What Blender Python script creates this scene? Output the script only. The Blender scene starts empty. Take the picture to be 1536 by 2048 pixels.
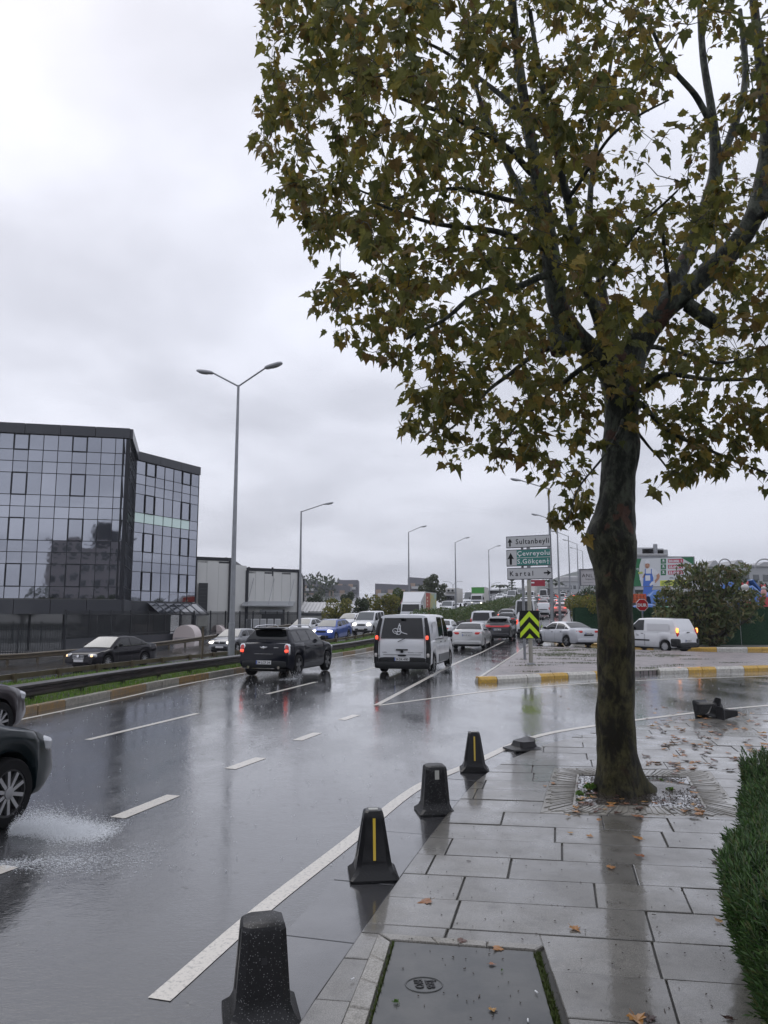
import bpy, bmesh, math, random
from mathutils import Vector, Matrix, noise as mn

random.seed(7)
scene = bpy.context.scene
COL = scene.collection
R = math.radians

# ------------------------------------------------------------------ camera
F, VH, H = 1500.0, 1230.0, 1.95          # focal length in px of the 1536x2048 photo, horizon row, eye height
TH = math.atan((VH - 1024) / F)
CT, ST = math.cos(TH), math.sin(TH)
cam = bpy.data.cameras.new('camera')
cam.sensor_fit = 'VERTICAL'; cam.sensor_height = 36.0
cam.lens = F / 2048 * 36.0
cam.clip_start = 0.05; cam.clip_end = 6000
camo = bpy.data.objects.new('camera', cam); COL.objects.link(camo)
camo.location = (0, 0, H); camo.rotation_euler = (R(90) + TH, 0, 0)
scene.camera = camo

# ------------------------------------------------------------------ light
SUN_EL, SUN_AZ = 48.0, -35.0             # azimuth from +Y towards +X
w = bpy.data.worlds.new('World'); scene.world = w; w.use_nodes = True
nt = w.node_tree; N = nt.nodes; L = nt.links; N.clear()
def nn(t, **k):
    n = N.new(t)
    for a, b in k.items(): setattr(n, a, b)
    return n
sky = nn('ShaderNodeTexSky', sky_type='NISHITA', sun_disc=False)
sky.sun_elevation = R(SUN_EL); sky.sun_rotation = R(SUN_AZ); sky.dust_density = 4.0
tc = nn('ShaderNodeTexCoord')
sep = nn('ShaderNodeSeparateXYZ'); L.new(tc.outputs['Generated'], sep.inputs[0])
mz = nn('ShaderNodeMath', operation='MAXIMUM'); L.new(sep.outputs['Z'], mz.inputs[0]); mz.inputs[1].default_value = 0.0
az = nn('ShaderNodeMath', operation='ADD'); L.new(mz.outputs[0], az.inputs[0]); az.inputs[1].default_value = 0.22
dx = nn('ShaderNodeMath', operation='DIVIDE'); L.new(sep.outputs['X'], dx.inputs[0]); L.new(az.outputs[0], dx.inputs[1])
dy = nn('ShaderNodeMath', operation='DIVIDE'); L.new(sep.outputs['Y'], dy.inputs[0]); L.new(az.outputs[0], dy.inputs[1])
cb = nn('ShaderNodeCombineXYZ'); L.new(dx.outputs[0], cb.inputs[0]); L.new(dy.outputs[0], cb.inputs[1])
n1 = nn('ShaderNodeTexNoise'); n1.inputs['Scale'].default_value = 1.15; n1.inputs['Detail'].default_value = 6; n1.inputs['Roughness'].default_value = 0.48; n1.inputs['Distortion'].default_value = 0.15
L.new(cb.outputs[0], n1.inputs['Vector'])
cr = nn('ShaderNodeValToRGB'); L.new(n1.outputs['Fac'], cr.inputs[0])
cr.color_ramp.interpolation = 'EASE'
cr.color_ramp.elements[0].position = 0.36; cr.color_ramp.elements[0].color = (0.60, 0.62, 0.705, 1)
cr.color_ramp.elements[1].position = 0.62; cr.color_ramp.elements[1].color = (0.86, 0.885, 0.99, 1)
# clouds thicken and darken towards the horizon
hz = nn('ShaderNodeMapRange'); L.new(mz.outputs[0], hz.inputs[0])
hz.inputs[1].default_value = 0.0; hz.inputs[2].default_value = 0.62; hz.inputs[3].default_value = 0.86; hz.inputs[4].default_value = 1.05
mul = nn('ShaderNodeVectorMath', operation='SCALE'); L.new(cr.outputs[0], mul.inputs[0]); L.new(hz.outputs[0], mul.inputs['Scale'])
bgs = nn('ShaderNodeBackground'); L.new(sky.outputs[0], bgs.inputs[0]); bgs.inputs[1].default_value = 0.08
bgc = nn('ShaderNodeBackground'); L.new(mul.outputs[0], bgc.inputs[0]); bgc.inputs[1].default_value = 1.0
mx = nn('ShaderNodeMixShader'); mx.inputs[0].default_value = 0.93
L.new(bgs.outputs[0], mx.inputs[1]); L.new(bgc.outputs[0], mx.inputs[2])
wo = nn('ShaderNodeOutputWorld'); L.new(mx.outputs[0], wo.inputs[0])

sd = bpy.data.lights.new('sun', 'SUN'); sd.energy = 0.5; sd.angle = R(40); sd.color = (1, 0.97, 0.93)
so = bpy.data.objects.new('sun', sd); COL.objects.link(so)
sv = Vector((math.sin(R(SUN_AZ)) * math.cos(R(SUN_EL)), math.cos(R(SUN_AZ)) * math.cos(R(SUN_EL)), math.sin(R(SUN_EL))))
so.rotation_euler = (-sv).to_track_quat('-Z', 'Y').to_euler(); so.location = sv * 60

scene.view_settings.view_transform = 'Standard'; scene.view_settings.look = 'None'
scene.view_settings.exposure = 0.25; scene.view_settings.gamma = 1.0
scene.cycles.max_bounces = 6; scene.cycles.transparent_max_bounces = 12
scene.cycles.caustics_reflective = False; scene.cycles.caustics_refractive = False
scene.cycles.use_denoising = True

# ------------------------------------------------------------------ measuring helpers (photo pixel -> place)
def ray(u, v):
    x = (u - 768) / F; y = (1024 - v) / F
    return x, CT - y * ST, ST + y * CT
def G(u, v, z=0.0):
    a, b, d = ray(u, v); t = (z - H) / d
    return Vector((a * t, b * t, z))
def at(u, v, Y):
    a, b, d = ray(u, v); t = Y / b
    return Vector((a * t, Y, H + d * t))

def smooth(a, b, x):
    t = max(0.0, min(1.0, (x - a) / (b - a))); return t * t * (3 - 2 * t)
def interp(pts, x):
    if x <= pts[0][0]:
        a, b = pts[0], pts[1]
    elif x >= pts[-1][0]:
        a, b = pts[-2], pts[-1]
    else:
        for a, b in zip(pts, pts[1:]):
            if a[0] <= x <= b[0]: break
    return a[1] + (b[1] - a[1]) * (x - a[0]) / (b[0] - a[0])
ZP = [(-400, 0), (40, 0), (50, .15), (60, .42), (80, 1.0), (100, 1.7), (130, 3.0), (170, 4.9), (220, 7.2), (300, 10.4), (450, 15), (1400, 18), (3000, 18)]
def zprof(y): return interp(ZP, y)
K1 = [(-20, -13.8), (0, -10.0), (10, -8.15), (15.3, -7.09), (17.3, -6.75), (21.2, -6.2), (26.6, -5.0), (37.5, -2.0), (70, 6.9), (118, 20), (205, 42), (320, 72), (400, 92)]
def k1(y): return interp(K1, y)
def gz(x, y):
    d = 0.5 * smooth(4.4, 6.6, k1(y) - x) * (1 - smooth(48, 78, y))
    return zprof(y) - d

# ------------------------------------------------------------------ mesh helpers
class MB:
    def __init__(s): s.v = []; s.f = []; s.m = []
    def add(s, vs, fs, mi=0):
        o = len(s.v); s.v.extend([tuple(p) for p in vs])
        for f in fs: s.f.append([i + o for i in f]); s.m.append(mi)
    def box(s, c, d, rz=0.0, mi=0, rx=0.0, ry=0.0, cham=0.0):
        M = Matrix.Translation(c) @ Matrix.Rotation(rz, 4, 'Z') @ Matrix.Rotation(ry, 4, 'Y') @ Matrix.Rotation(rx, 4, 'X')
        x, y, z = d[0] / 2, d[1] / 2, d[2] / 2
        if cham:
            c_ = cham
            ring = lambda h, k: [(x - k, y - c_ - 0, h), (x - c_, y - k, h), (-x + c_, y - k, h), (-x + k, y - c_, h), (-x + k, -y + c_, h), (-x + c_, -y + k, h), (x - c_, -y + k, h), (x - k, -y + c_, h)]
            vs = ring(-z, c_ * .7) + ring(-z + c_, 0) + ring(z - c_, 0) + ring(z, c_ * .7)
            fs = [list(range(7, -1, -1)), list(range(24, 32))]
            for k in range(3):
                for i in range(8):
                    j = (i + 1) % 8; fs.append([k * 8 + i, k * 8 + j, k * 8 + 8 + j, k * 8 + 8 + i])
        else:
            vs = [(a, b, c2) for c2 in (-z, z) for a, b in ((-x, -y), (x, -y), (x, y), (-x, y))]
            fs = [(3, 2, 1, 0), (4, 5, 6, 7), (0, 1, 5, 4), (1, 2, 6, 5), (2, 3, 7, 6), (3, 0, 4, 7)]
        s.add([M @ Vector(p) for p in vs], fs, mi); return s
    def bar(s, a, b, wd, ht, mi=0):
        a = Vector(a); b = Vector(b); d = b - a
        q = d.to_track_quat('Y', 'Z')
        vs = []
        for p in (a, b):
            for x, z in ((-wd / 2, -ht / 2), (wd / 2, -ht / 2), (wd / 2, ht / 2), (-wd / 2, ht / 2)): vs.append(p + q @ Vector((x, 0, z)))
        s.add(vs, [(0, 1, 2, 3), (7, 6, 5, 4), (0, 4, 5, 1), (1, 5, 6, 2), (2, 6, 7, 3), (3, 7, 4, 0)], mi); return s
    def tube(s, pts, rad, n=10, mi=0, cap=True, fn=None):
        pts = [Vector(p) for p in pts]
        if not hasattr(rad, '__len__'): rad = [rad] * len(pts)
        t0 = (pts[1] - pts[0]).normalized()
        u = t0.orthogonal().normalized(); vs = []
        for i, p in enumerate(pts):
            t = (pts[min(i + 1, len(pts) - 1)] - pts[max(i - 1, 0)]).normalized()
            u = (u - t * u.dot(t)); u = u.normalized() if u.length > 1e-6 else t.orthogonal().normalized()
            w_ = t.cross(u)
            for k in range(n):
                a = 2 * math.pi * k / n
                d = u * math.cos(a) + w_ * math.sin(a)
                r = rad[i]
                if fn: r *= fn(p, d, a, i)
                vs.append(p + d * r)
        fs = []
        for i in range(len(pts) - 1):
            for k in range(n):
                j = (k + 1) % n
                fs.append((i * n + k, i * n + j, i * n + n + j, i * n + n + k))
        if cap: fs.append(list(range(n - 1, -1, -1))); fs.append(list(range((len(pts) - 1) * n, len(pts) * n)))
        s.add(vs, fs, mi); return s
    def lathe(s, prof, n=20, M=None, mi=0):
        M = M or Matrix.Identity(4); vs = []; fs = []
        for r, z in prof:
            for k in range(n):
                a = 2 * math.pi * k / n
                vs.append(M @ Vector((r * math.cos(a), r * math.sin(a), z)))
        for i in range(len(prof) - 1):
            for k in range(n):
                j = (k + 1) % n; fs.append((i * n + k, i * n + j, i * n + n + j, i * n + n + k))
        fs.append(list(range(n - 1, -1, -1))); fs.append(list(range((len(prof) - 1) * n, len(prof) * n)))
        s.add(vs, fs, mi); return s
    def prism(s, poly, z0, z1, mi=0, inset=0.0):
        n = len(poly)
        zz = z0 if hasattr(z0, '__call__') else (lambda x, y: z0)
        zt = z1 if hasattr(z1, '__call__') else (lambda x, y: z1)
        c = Vector((sum(p[0] for p in poly) / n, sum(p[1] for p in poly) / n))
        top = []
        if inset:
            lo = [(p[0], p[1], zt(p[0], p[1]) - inset) for p in poly]
            for p in poly:
                d = Vector((p[0], p[1])) - c; l = d.length or 1
                q = c + d * max(0, 1 - inset * 1.3 / l); top.append((q.x, q.y, zt(q.x, q.y)))
            s.add([(p[0], p[1], zz(p[0], p[1])) for p in poly] + lo + top,
                  [[i, (i + 1) % n, n + (i + 1) % n, n + i] for i in range(n)] + [[n + i, n + (i + 1) % n, 2 * n + (i + 1) % n, 2 * n + i] for i in range(n)] + [list(range(2 * n, 3 * n))], mi)
        else:
            s.add([(p[0], p[1], zz(p[0], p[1])) for p in poly] + [(p[0], p[1], zt(p[0], p[1])) for p in poly],
                  [[i, (i + 1) % n, n + (i + 1) % n, n + i] for i in range(n)] + [list(range(n, 2 * n)), list(range(n - 1, -1, -1))], mi)
        return s
    def rbox(s, c, d, e=0.45, n=10, mi=0, M=None):      # rounded box (superellipsoid)
        M = M or Matrix.Identity(4); c = Vector(c); vs = []; fs = []
        pw = lambda a: math.copysign(abs(a) ** e, a)
        nl = n // 2 + 1
        for i in range(nl + 1):
            ph = -math.pi / 2 + math.pi * i / nl
            for k in range(n):
                th_ = 2 * math.pi * (k + .5) / n
                vs.append(M @ (c + Vector((d[0] / 2 * pw(math.cos(ph)) * pw(math.cos(th_)), d[1] / 2 * pw(math.cos(ph)) * pw(math.sin(th_)), d[2] / 2 * pw(math.sin(ph))))))
        for i in range(nl):
            for k in range(n):
                j = (k + 1) % n; fs.append((i * n + k, i * n + j, i * n + n + j, i * n + n + k))
        s.add(vs, fs, mi); return s
    def mesh(s, name, mats, smooth=False, angle=38):
        me = bpy.data.meshes.new(name); me.from_pydata(s.v, [], s.f)
        for m in (mats if isinstance(mats, (list, tuple)) else [mats]): me.materials.append(m)
        if any(s.m): me.polygons.foreach_set('material_index', s.m)
        if smooth:
            me.polygons.foreach_set('use_smooth', [True] * len(s.f))
            me.update()
            try: me.set_sharp_from_angle(angle=R(angle))
            except Exception: pass
        me.update(); return me
    def build(s, name, mats, parent=None, smooth=False, angle=38):
        return obj(name, s.mesh(name, mats, smooth, angle), parent)

def obj(name, me, parent=None, loc=None):
    o = bpy.data.objects.new(name, me); COL.objects.link(o)
    if parent is not None: o.parent = parent
    if loc is not None: o.location = loc
    return o
def tag(o, label=None, cat=None, group=None, kind=None):
    if label: o['label'] = label
    if cat: o['category'] = cat
    if group: o['group'] = group
    if kind: o['kind'] = kind
    return o
def thing(name, label, cat, loc=(0, 0, 0), rz=0.0, group=None):
    o = bpy.data.objects.new(name, None); COL.objects.link(o); o.location = loc; o.rotation_euler = (0, 0, rz)
    o.empty_display_size = 0.2
    return tag(o, label, cat, group)
KIDS = {}
def kids(o): return [c for c in bpy.data.objects if c.parent == o]
def copy_tree(o, parent=None, table=None):
    if table is None:
        table = {}
        for c in bpy.data.objects:
            if c.parent: table.setdefault(c.parent.name, []).append(c)
    n_ = o.copy(); COL.objects.link(n_)
    if parent is not None: n_.parent = parent
    for c in table.get(o.name, []): copy_tree(c, n_, table)
    return n_
def pbox(name, mat, parent, c, d, rz=0.0, cham=0.0):
    return MB().box(c, d, rz, cham=cham).build(name, mat, parent)
def ubox(mat, name='unit'):
    return MB().box((0, 0, 0), (1, 1, 1)).mesh(name, mat)
def inst(name, me, parent, loc, scale, rz=0.0, rot=None):
    o = obj(name, me, parent, loc); o.scale = scale; o.rotation_euler = rot or (0, 0, rz); return o

# text as flat mesh, lying in its own XY plane, width fitted
def text_mesh(name, body, size, mat, width=None, extrude=0.0, spacing=1.0, bold=0.0):
    cu = bpy.data.curves.new(name, 'FONT'); cu.body = body; cu.size = size; cu.extrude = extrude; cu.space_character = spacing
    cu.offset = bold; cu.resolution_u = 2
    o = bpy.data.objects.new(name, cu); COL.objects.link(o)
    dg = bpy.context.evaluated_depsgraph_get(); dg.update()
    me = bpy.data.meshes.new_from_object(o.evaluated_get(dg)); me.name = name
    bpy.data.objects.remove(o); bpy.data.curves.remove(cu)
    me.materials.clear(); me.materials.append(mat)
    if width and len(me.vertices):
        xs = [v.co.x for v in me.vertices]; k = width / (max(xs) - min(xs)); x0 = min(xs)
        for v in me.vertices: v.co.x = (v.co.x - x0) * k
    return me
UP = lambda rz=0.0: Matrix.Rotation(rz, 4, 'Z') @ Matrix.Rotation(R(90), 4, 'X')   # stands text upright facing -Y, then turns it

# ------------------------------------------------------------------ materials
MATS = {}
def mat(name, col, rough=0.6, metal=0.0, coat=0.0, emit=None, es=0.0, spec=0.5, noise=None, bump=None, ior=None):
    """noise=(scale, amount, dark colour) gives blotches of another colour; bump=(scale, strength)"""
    if name in MATS: return MATS[name]
    m = bpy.data.materials.new(name); m.use_nodes = True; nt = m.node_tree; b = nt.nodes['Principled BSDF']
    b.inputs['Base Color'].default_value = (*col, 1); b.inputs['Roughness'].default_value = rough; b.inputs['Metallic'].default_value = metal
    b.inputs['Coat Weight'].default_value = coat; b.inputs['Coat Roughness'].default_value = 0.05
    b.inputs['Specular IOR Level'].default_value = spec
    if ior: b.inputs['IOR'].default_value = ior
    if emit: b.inputs['Emission Color'].default_value = (*emit, 1); b.inputs['Emission Strength'].default_value = es
    if noise or bump:
        tc = nt.nodes.new('ShaderNodeTexCoord')
    if noise:
        n = nt.nodes.new('ShaderNodeTexNoise'); n.inputs['Scale'].default_value = noise[0]; n.inputs['Detail'].default_value = 6; n.inputs['Roughness'].default_value = .6
        nt.links.new(tc.outputs['Object'], n.inputs['Vector'])
        r = nt.nodes.new('ShaderNodeMapRange'); r.inputs[1].default_value = .38; r.inputs[2].default_value = .66; r.inputs[4].default_value = noise[1]
        nt.links.new(n.outputs['Fac'], r.inputs[0])
        x = nt.nodes.new('ShaderNodeMix'); x.data_type = 'RGBA'; x.inputs[6].default_value = (*col, 1); x.inputs[7].default_value = (*noise[2], 1)
        nt.links.new(r.outputs[0], x.inputs[0]); nt.links.new(x.outputs[2], b.inputs['Base Color'])
    if bump:
        n = nt.nodes.new('ShaderNodeTexNoise'); n.inputs['Scale'].default_value = bump[0]; n.inputs['Detail'].default_value = 5
        nt.links.new(tc.outputs['Object'], n.inputs['Vector'])
        u = nt.nodes.new('ShaderNodeBump'); u.inputs['Strength'].default_value = bump[1]; u.inputs['Distance'].default_value = .02
        nt.links.new(n.outputs['Fac'], u.inputs['Height']); nt.links.new(u.outputs[0], b.inputs['Normal'])
    MATS[name] = m; return m

class NT:
    """small node graph writer"""
    def __init__(s, name):
        s.m = bpy.data.materials.new(name); s.m.use_nodes = True; s.t = s.m.node_tree; s.b = s.t.nodes['Principled BSDF']
        s.tc = s.t.nodes.new('ShaderNodeTexCoord'); s.geo = s.t.nodes.new('ShaderNodeNewGeometry')
        s.pos = s.geo.outputs['Position']; s.ob = s.tc.outputs['Object']
    def n(s, t, ins=None, **k):
        x = s.t.nodes.new(t)
        for a, v in k.items(): setattr(x, a, v)
        for a, v in (ins or {}).items(): s.set(x.inputs[a], v)
        return x
    def set(s, sock, v):
        if isinstance(v, bpy.types.NodeSocket): s.t.links.new(v, sock)
        elif isinstance(v, tuple) and len(v) == 3 and sock.type == 'RGBA': sock.default_value = (*v, 1)
        else: sock.default_value = v
    def noise(s, vec, scale, detail=4, rough=.55, dist=0.0):
        return s.n('ShaderNodeTexNoise', {'Vector': vec, 'Scale': scale, 'Detail': detail, 'Roughness': rough, 'Distortion': dist}).outputs['Fac']
    def rng(s, v, a, b, c=0.0, d=1.0): return s.n('ShaderNodeMapRange', {0: v, 1: a, 2: b, 3: c, 4: d}).outputs[0]
    def mix(s, f, a, b): return s.n('ShaderNodeMix', {0: f, 6: a, 7: b}, data_type='RGBA').outputs[2]
    def math(s, op, a, b=0.0):
        return s.n('ShaderNodeMath', {0: a, 1: b}, operation=op).outputs[0]
    def scale(s, vec, v): return s.n('ShaderNodeMapping', {'Vector': vec, 'Scale': v}).outputs[0]
    def bump(s, h, st, dist=.01, nrm=None):
        d = {'Height': h, 'Strength': st, 'Distance': dist}
        if nrm is not None: d['Normal'] = nrm
        return s.n('ShaderNodeBump', d).outputs[0]
    def out(s, **k):
        for a, v in k.items():
            s.set(s.b.inputs[{'col': 'Base Color', 'rough': 'Roughness', 'nrm': 'Normal', 'coat': 'Coat Weight', 'coatr': 'Coat Roughness', 'coatn': 'Coat Normal', 'metal': 'Metallic', 'ior': 'IOR', 'spec': 'Specular IOR Level'}[a]], v)
        return s.m

# wet asphalt: dark stone under a thin water film that ripples
g = NT('wet_asphalt')
big = g.noise(g.pos, .22, 3); agg = g.noise(g.pos, 260, 2); med = g.noise(g.scale(g.pos, (1, .35, 1)), 1.1, 4)
c = g.mix(agg, (.013, .0135, .014), (.066, .067, .068))
c = g.mix(g.rng(big, .4, .62), c, (.035, .036, .04))
film = g.rng(med, .42, .60)                                   # 1 where water stands
rip = g.noise(g.scale(g.pos, (1, 1.6, 1)), 26, 3, .6, .6); rip2 = g.noise(g.pos, 7, 2); rip3 = g.noise(g.pos, 90, 2)
rings = g.n('ShaderNodeTexVoronoi', {'Vector': g.pos, 'Scale': 5.5}, feature='F1').outputs['Distance']
ringw = g.math('MULTIPLY', g.math('SINE', g.math('MULTIPLY', rings, 190.0)), g.rng(rings, .0, .26, 1.0, 0.0))
hh = g.math('ADD', g.math('MULTIPLY', rip, .55), g.math('ADD', g.math('MULTIPLY', rip2, .8), g.math('MULTIPLY', ringw, .09)))
hh = g.math('ADD', hh, g.math('MULTIPLY', rip3, g.rng(film, 0, 1, .22, .05)))
nb = g.bump(hh, .62, .007); nbc = g.bump(hh, g.rng(film, 0, 1, .42, .16), .006)
M_ASPH = g.out(col=c, rough=g.rng(film, 0, 1, .26, .12), nrm=nb, coat=1.0, coatr=g.rng(film, 0, 1, .08, .015), coatn=nbc, ior=1.5, spec=.3)

g = NT('road_paint')
w1 = g.noise(g.pos, 38, 5, .7)
c = g.mix(g.rng(w1, .50, .70, 0, .75), (.66, .62, .55), (.16, .155, .15))
nb = g.bump(g.noise(g.pos, 60, 3), .3, .004)
M_PAINT = g.out(col=c, rough=.4, nrm=nb, coat=.5, coatr=.15)

def stone(name, a, b, wet=.5, fs=330, rough=(.42, .2), ydir=False):
    g = NT(name)
    ri = g.n('ShaderNodeObjectInfo').outputs['Random']
    sp = g.noise(g.pos, fs, 2, .7); bl = g.noise(g.pos, 2.6, 5); st = g.noise(g.pos, 11, 5)
    c = g.mix(g.rng(sp, .32, .68), a, b)
    c = g.mix(g.rng(st, .5, .72, 0, .4), c, tuple(x * .55 for x in a))
    c = g.mix(g.math('MULTIPLY', ri, .35), c, tuple(x * .6 for x in a))
    f = g.rng(bl, .40, .68)
    nb = g.bump(g.noise(g.pos, 190, 2), g.rng(f, 0, 1, .30, .10), .004)
    nb2 = g.bump(g.noise(g.pos, 30, 2), .12, .004)
    return g.out(col=c, rough=g.rng(f, 0, 1, rough[0], rough[1]), nrm=nb, coat=g.rng(f, 0, 1, wet * .85, 1.0), coatr=g.rng(f, 0, 1, .10, .04), coatn=nb2, spec=.3)
M_SLAB = stone('granite_slab', (.055, .052, .044), (.30, .285, .255), .85, 230)
M_GUT = stone('flooded_gutter_stone', (.045, .045, .048), (.08, .08, .083), 1.0, rough=(.16, .08))
M_JOINT = mat('joint_dirt', (.025, .024, .022), .5, noise=(60, .6, (.05, .045, .03)))
M_OLDST = stone('worn_white_stone', (.15, .14, .12), (.40, .38, .34), .3, 120, (.5, .4))
M_SOIL = mat('wet_soil', (.035, .028, .022), .25, noise=(30, .8, (.08, .065, .05)), bump=(40, .8), coat=.6)
M_KYEL = mat('kerb_yellow', (.62, .36, .03), .4, coat=.4, noise=(14, .55, (.22, .16, .07)), bump=(60, .4))
M_KWHI = mat('kerb_white', (.60, .58, .52), .4, coat=.4, noise=(14, .55, (.24, .22, .19)), bump=(60, .4))
M_KYOLD = mat('old_kerb_yellow', (.26, .15, .035), .4, coat=.4, noise=(9, .8, (.13, .11, .08)), bump=(60, .4))
M_KWOLD = mat('old_kerb_white', (.30, .28, .23), .4, coat=.4, noise=(9, .8, (.15, .14, .12)), bump=(60, .4))
M_CONC = mat('wet_concrete', (.24, .23, .22), .4, coat=.3, noise=(5, .6, (.15, .145, .14)), bump=(50, .3))
M_GRASSB = mat('grass_soil', (.035, .05, .018), .8, noise=(3, .7, (.05, .04, .02)), bump=(30, 1.0))
M_GROUND = mat('bare_ground', (.09, .085, .07), .95, spec=.1, noise=(.3, .7, (.05, .06, .035)), bump=(4, .5))
# block paving on the island
g = NT('block_paving')
br = g.n('ShaderNodeTexBrick', {'Vector': g.pos, 'Color1': (.36, .31, .31), 'Color2': (.24, .20, .205), 'Mortar': (.045, .05, .035), 'Scale': 1.0, 'Mortar Size': .014, 'Brick Width': .24, 'Row Height': .18, 'Bias': 0.0})
c = g.mix(g.rng(g.noise(g.pos, 1.1, 5), .5, .68, 0, .65), br.outputs['Color'], (.10, .10, .10))
nb = g.bump(g.math('MULTIPLY', br.outputs['Fac'], -1.0), .8, .006)
M_PAVER = g.out(col=c, rough=.5, nrm=nb, coat=.22, coatr=.3, coatn=nb)
M_BLACK = mat('black_rubber', (.010, .010, .011), .55, spec=.2, noise=(8, .5, (.03, .03, .03)))
M_TYRE = mat('tyre', (.008, .008, .009), .7, spec=.2)
M_STEEL = mat('galvanised_steel', (.30, .31, .33), .45, .6, noise=(3, .5, (.19, .195, .20)))
M_RAIL = mat('dark_guardrail', (.020, .018, .020), .36, .0, spec=.3, coat=.3, noise=(2.5, .7, (.06, .048, .042)), bump=(9, .15))
M_RAILY = mat('brown_guardrail', (.11, .085, .05), .45, .3, coat=.3, noise=(4, .6, (.05, .04, .03)))
M_FENCE = mat('fence_black', (.014, .016, .020), .4, .0, coat=.2, spec=.3)
M_DKCLAD = mat('dark_cladding', (.040, .043, .052), .45, .0, spec=.4, noise=(.6, .3, (.045, .047, .055)), coat=.25)
M_MULL = mat('mullion', (.018, .020, .026), .45, .0, spec=.3)
M_WPANEL = mat('white_panel', (.62, .62, .60), .5, noise=(.4, .25, (.5, .5, .49)), coat=.2)
M_CHROME = mat('chrome', (.7, .7, .72), .12, 1.0)
M_GLASSD = mat('car_glass', (.006, .007, .008), .04, spec=.5)
M_GLASSW = mat('windscreen_glass', (.05, .06, .065), .04, spec=.8, coat=.5)
M_HEAD = mat('headlight_glass', (.45, .46, .48), .1, .3, coat=1.0)
M_HEADON = mat('headlight_lit', (.8, .8, .75), .1, emit=(1, .93, .80), es=2.5)
M_HEADW = mat('headlight_lit_amber', (.8, .6, .4), .1, emit=(1, .62, .30), es=1.4)
M_TAIL = mat('taillight_red', (.32, .012, .012), .12, coat=1.0, emit=(1, .03, .02), es=.10)
M_TAILON = mat('taillight_lit', (.5, .03, .02), .12, coat=1.0, emit=(1, .10, .05), es=1.2)
M_AMBERON = mat('indicator_lit', (.6, .2, .03), .12, coat=1.0, emit=(1, .33, .06), es=2.6)
M_WHITEL = mat('reversing_lens', (.5, .48, .45), .12, coat=1.0)
M_PLATE = mat('number_plate', (.68, .68, .68), .35)
M_PBLUE = mat('plate_blue', (.03, .08, .35), .35)
M_INK = mat('black_ink', (.012, .012, .014), .5)
M_PLAST = mat('black_plastic', (.011, .012, .013), .45, spec=.3)
def paint(name, col, metal=0.0, rough=.28): return mat(name, col, rough, metal, coat=.8 if max(col) > .03 else .5, spec=.15 if max(col) > .03 else .05, noise=(1.6, .12, tuple(x * .8 for x in col)))
P_WHITE = paint('paint_white', (.68, .69, .71)); P_SILV = paint('paint_silver', (.46, .46, .46), .55)
P_BLACKM = paint('paint_black', (.003, .004, .010)); P_DKGREY = paint('paint_dark_grey', (.040, .040, .046), .2)
P_GREY = paint('paint_grey', (.16, .165, .175), .5); P_BLUE = paint('paint_blue', (.05, .10, .36), .3)
P_BLKRED = paint('paint_black_plum', (.006, .005, .009)); P_TEAL = paint('paint_black_green', (.005, .011, .014))
P_RED = paint('paint_red', (.30, .02, .02)); P_GREEN = paint('paint_green', (.04, .25, .05)); P_GREYW = paint('paint_pearl', (.56, .57, .60), .2)
P_BROWN = paint('paint_plum_grey', (.05, .040, .046), .3)

# ================================================================== ground and roads
def grid_strip(name, left, right, ys, mat_, dz=0.0, n=1, zf=gz, parent=None, kind='structure', smooth=True):
    """sheet between the lines x=left(y) and x=right(y)"""
    mb = MB(); vs = []; fs = []
    for y in ys:
        a, b = left(y), right(y)
        for k in range(n + 1):
            x = a + (b - a) * k / n; vs.append((x, y, zf(x, y) + dz))
    for i in range(len(ys) - 1):
        for k in range(n):
            o = i * (n + 1) + k; fs.append((o, o + 1, o + n + 2, o + n + 1))
    mb.add(vs, fs); o = mb.build(name, mat_, parent, smooth)
    if kind: o['kind'] = kind
    return o
def ylist(a, b, near=1.0, far=6.0):
    ys = []; y = a
    while y < b:
        ys.append(y); y += near if y < 90 else far
    ys.append(b); return ys

grid_strip('ground', lambda y: -700 if y < 400 else -1600, lambda y: 700 if y < 400 else 1900, [-120, -40, 0] + list(range(10, 300, 10)) + [320, 360, 400, 401, 600, 900, 1400, 2600], M_GROUND, -.62, 40, zf=lambda x, y: zprof(y))
grid_strip('road', lambda y: -62, lambda y: 75 + max(0, y - 120) * .3, ylist(-14, 330), M_ASPH, 0, 130)

# paint: polylines on the road
def ribbon(mb, pts, wd, dz=.004, z=gz):
    pts = [Vector((p[0], p[1])) for p in pts]; vs = []
    for i, p in enumerate(pts):
        t = (pts[min(i + 1, len(pts) - 1)] - pts[max(i - 1, 0)]).normalized(); n_ = Vector((-t.y, t.x)) * wd / 2
        for q in (p + n_, p - n_): vs.append((q.x, q.y, z(q.x, q.y) + dz))
    mb.add(vs, [(2 * i, 2 * i + 1, 2 * i + 3, 2 * i + 2) for i in range(len(pts) - 1)])
def catmull(p, k=6):
    p = [Vector(q) for q in p]; p = [p[0] * 2 - p[1]] + p + [p[-1] * 2 - p[-2]]; out = []
    for i in range(1, len(p) - 2):
        for j in range(k):
            t = j / k; a, b, c, d = p[i - 1], p[i], p[i + 1], p[i + 2]
            out.append(.5 * ((2 * b) + (c - a) * t + (2 * a - 5 * b + 4 * c - d) * t * t + (3 * b - a - 3 * c + d) * t * t * t))
    out.append(p[-2]); return out
def px(*uv): return [G(u, v).to_2d() for u, v in uv]
marks = thing('road_markings', 'worn white lines painted on the wet asphalt', 'road marking'); marks['kind'] = 'structure'
del marks['category']
def mark(name, pts, wd, sm=True):
    mb = MB(); ribbon(mb, catmull(pts) if sm else pts, wd); return mb.build(name, M_PAINT, marks)
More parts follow.
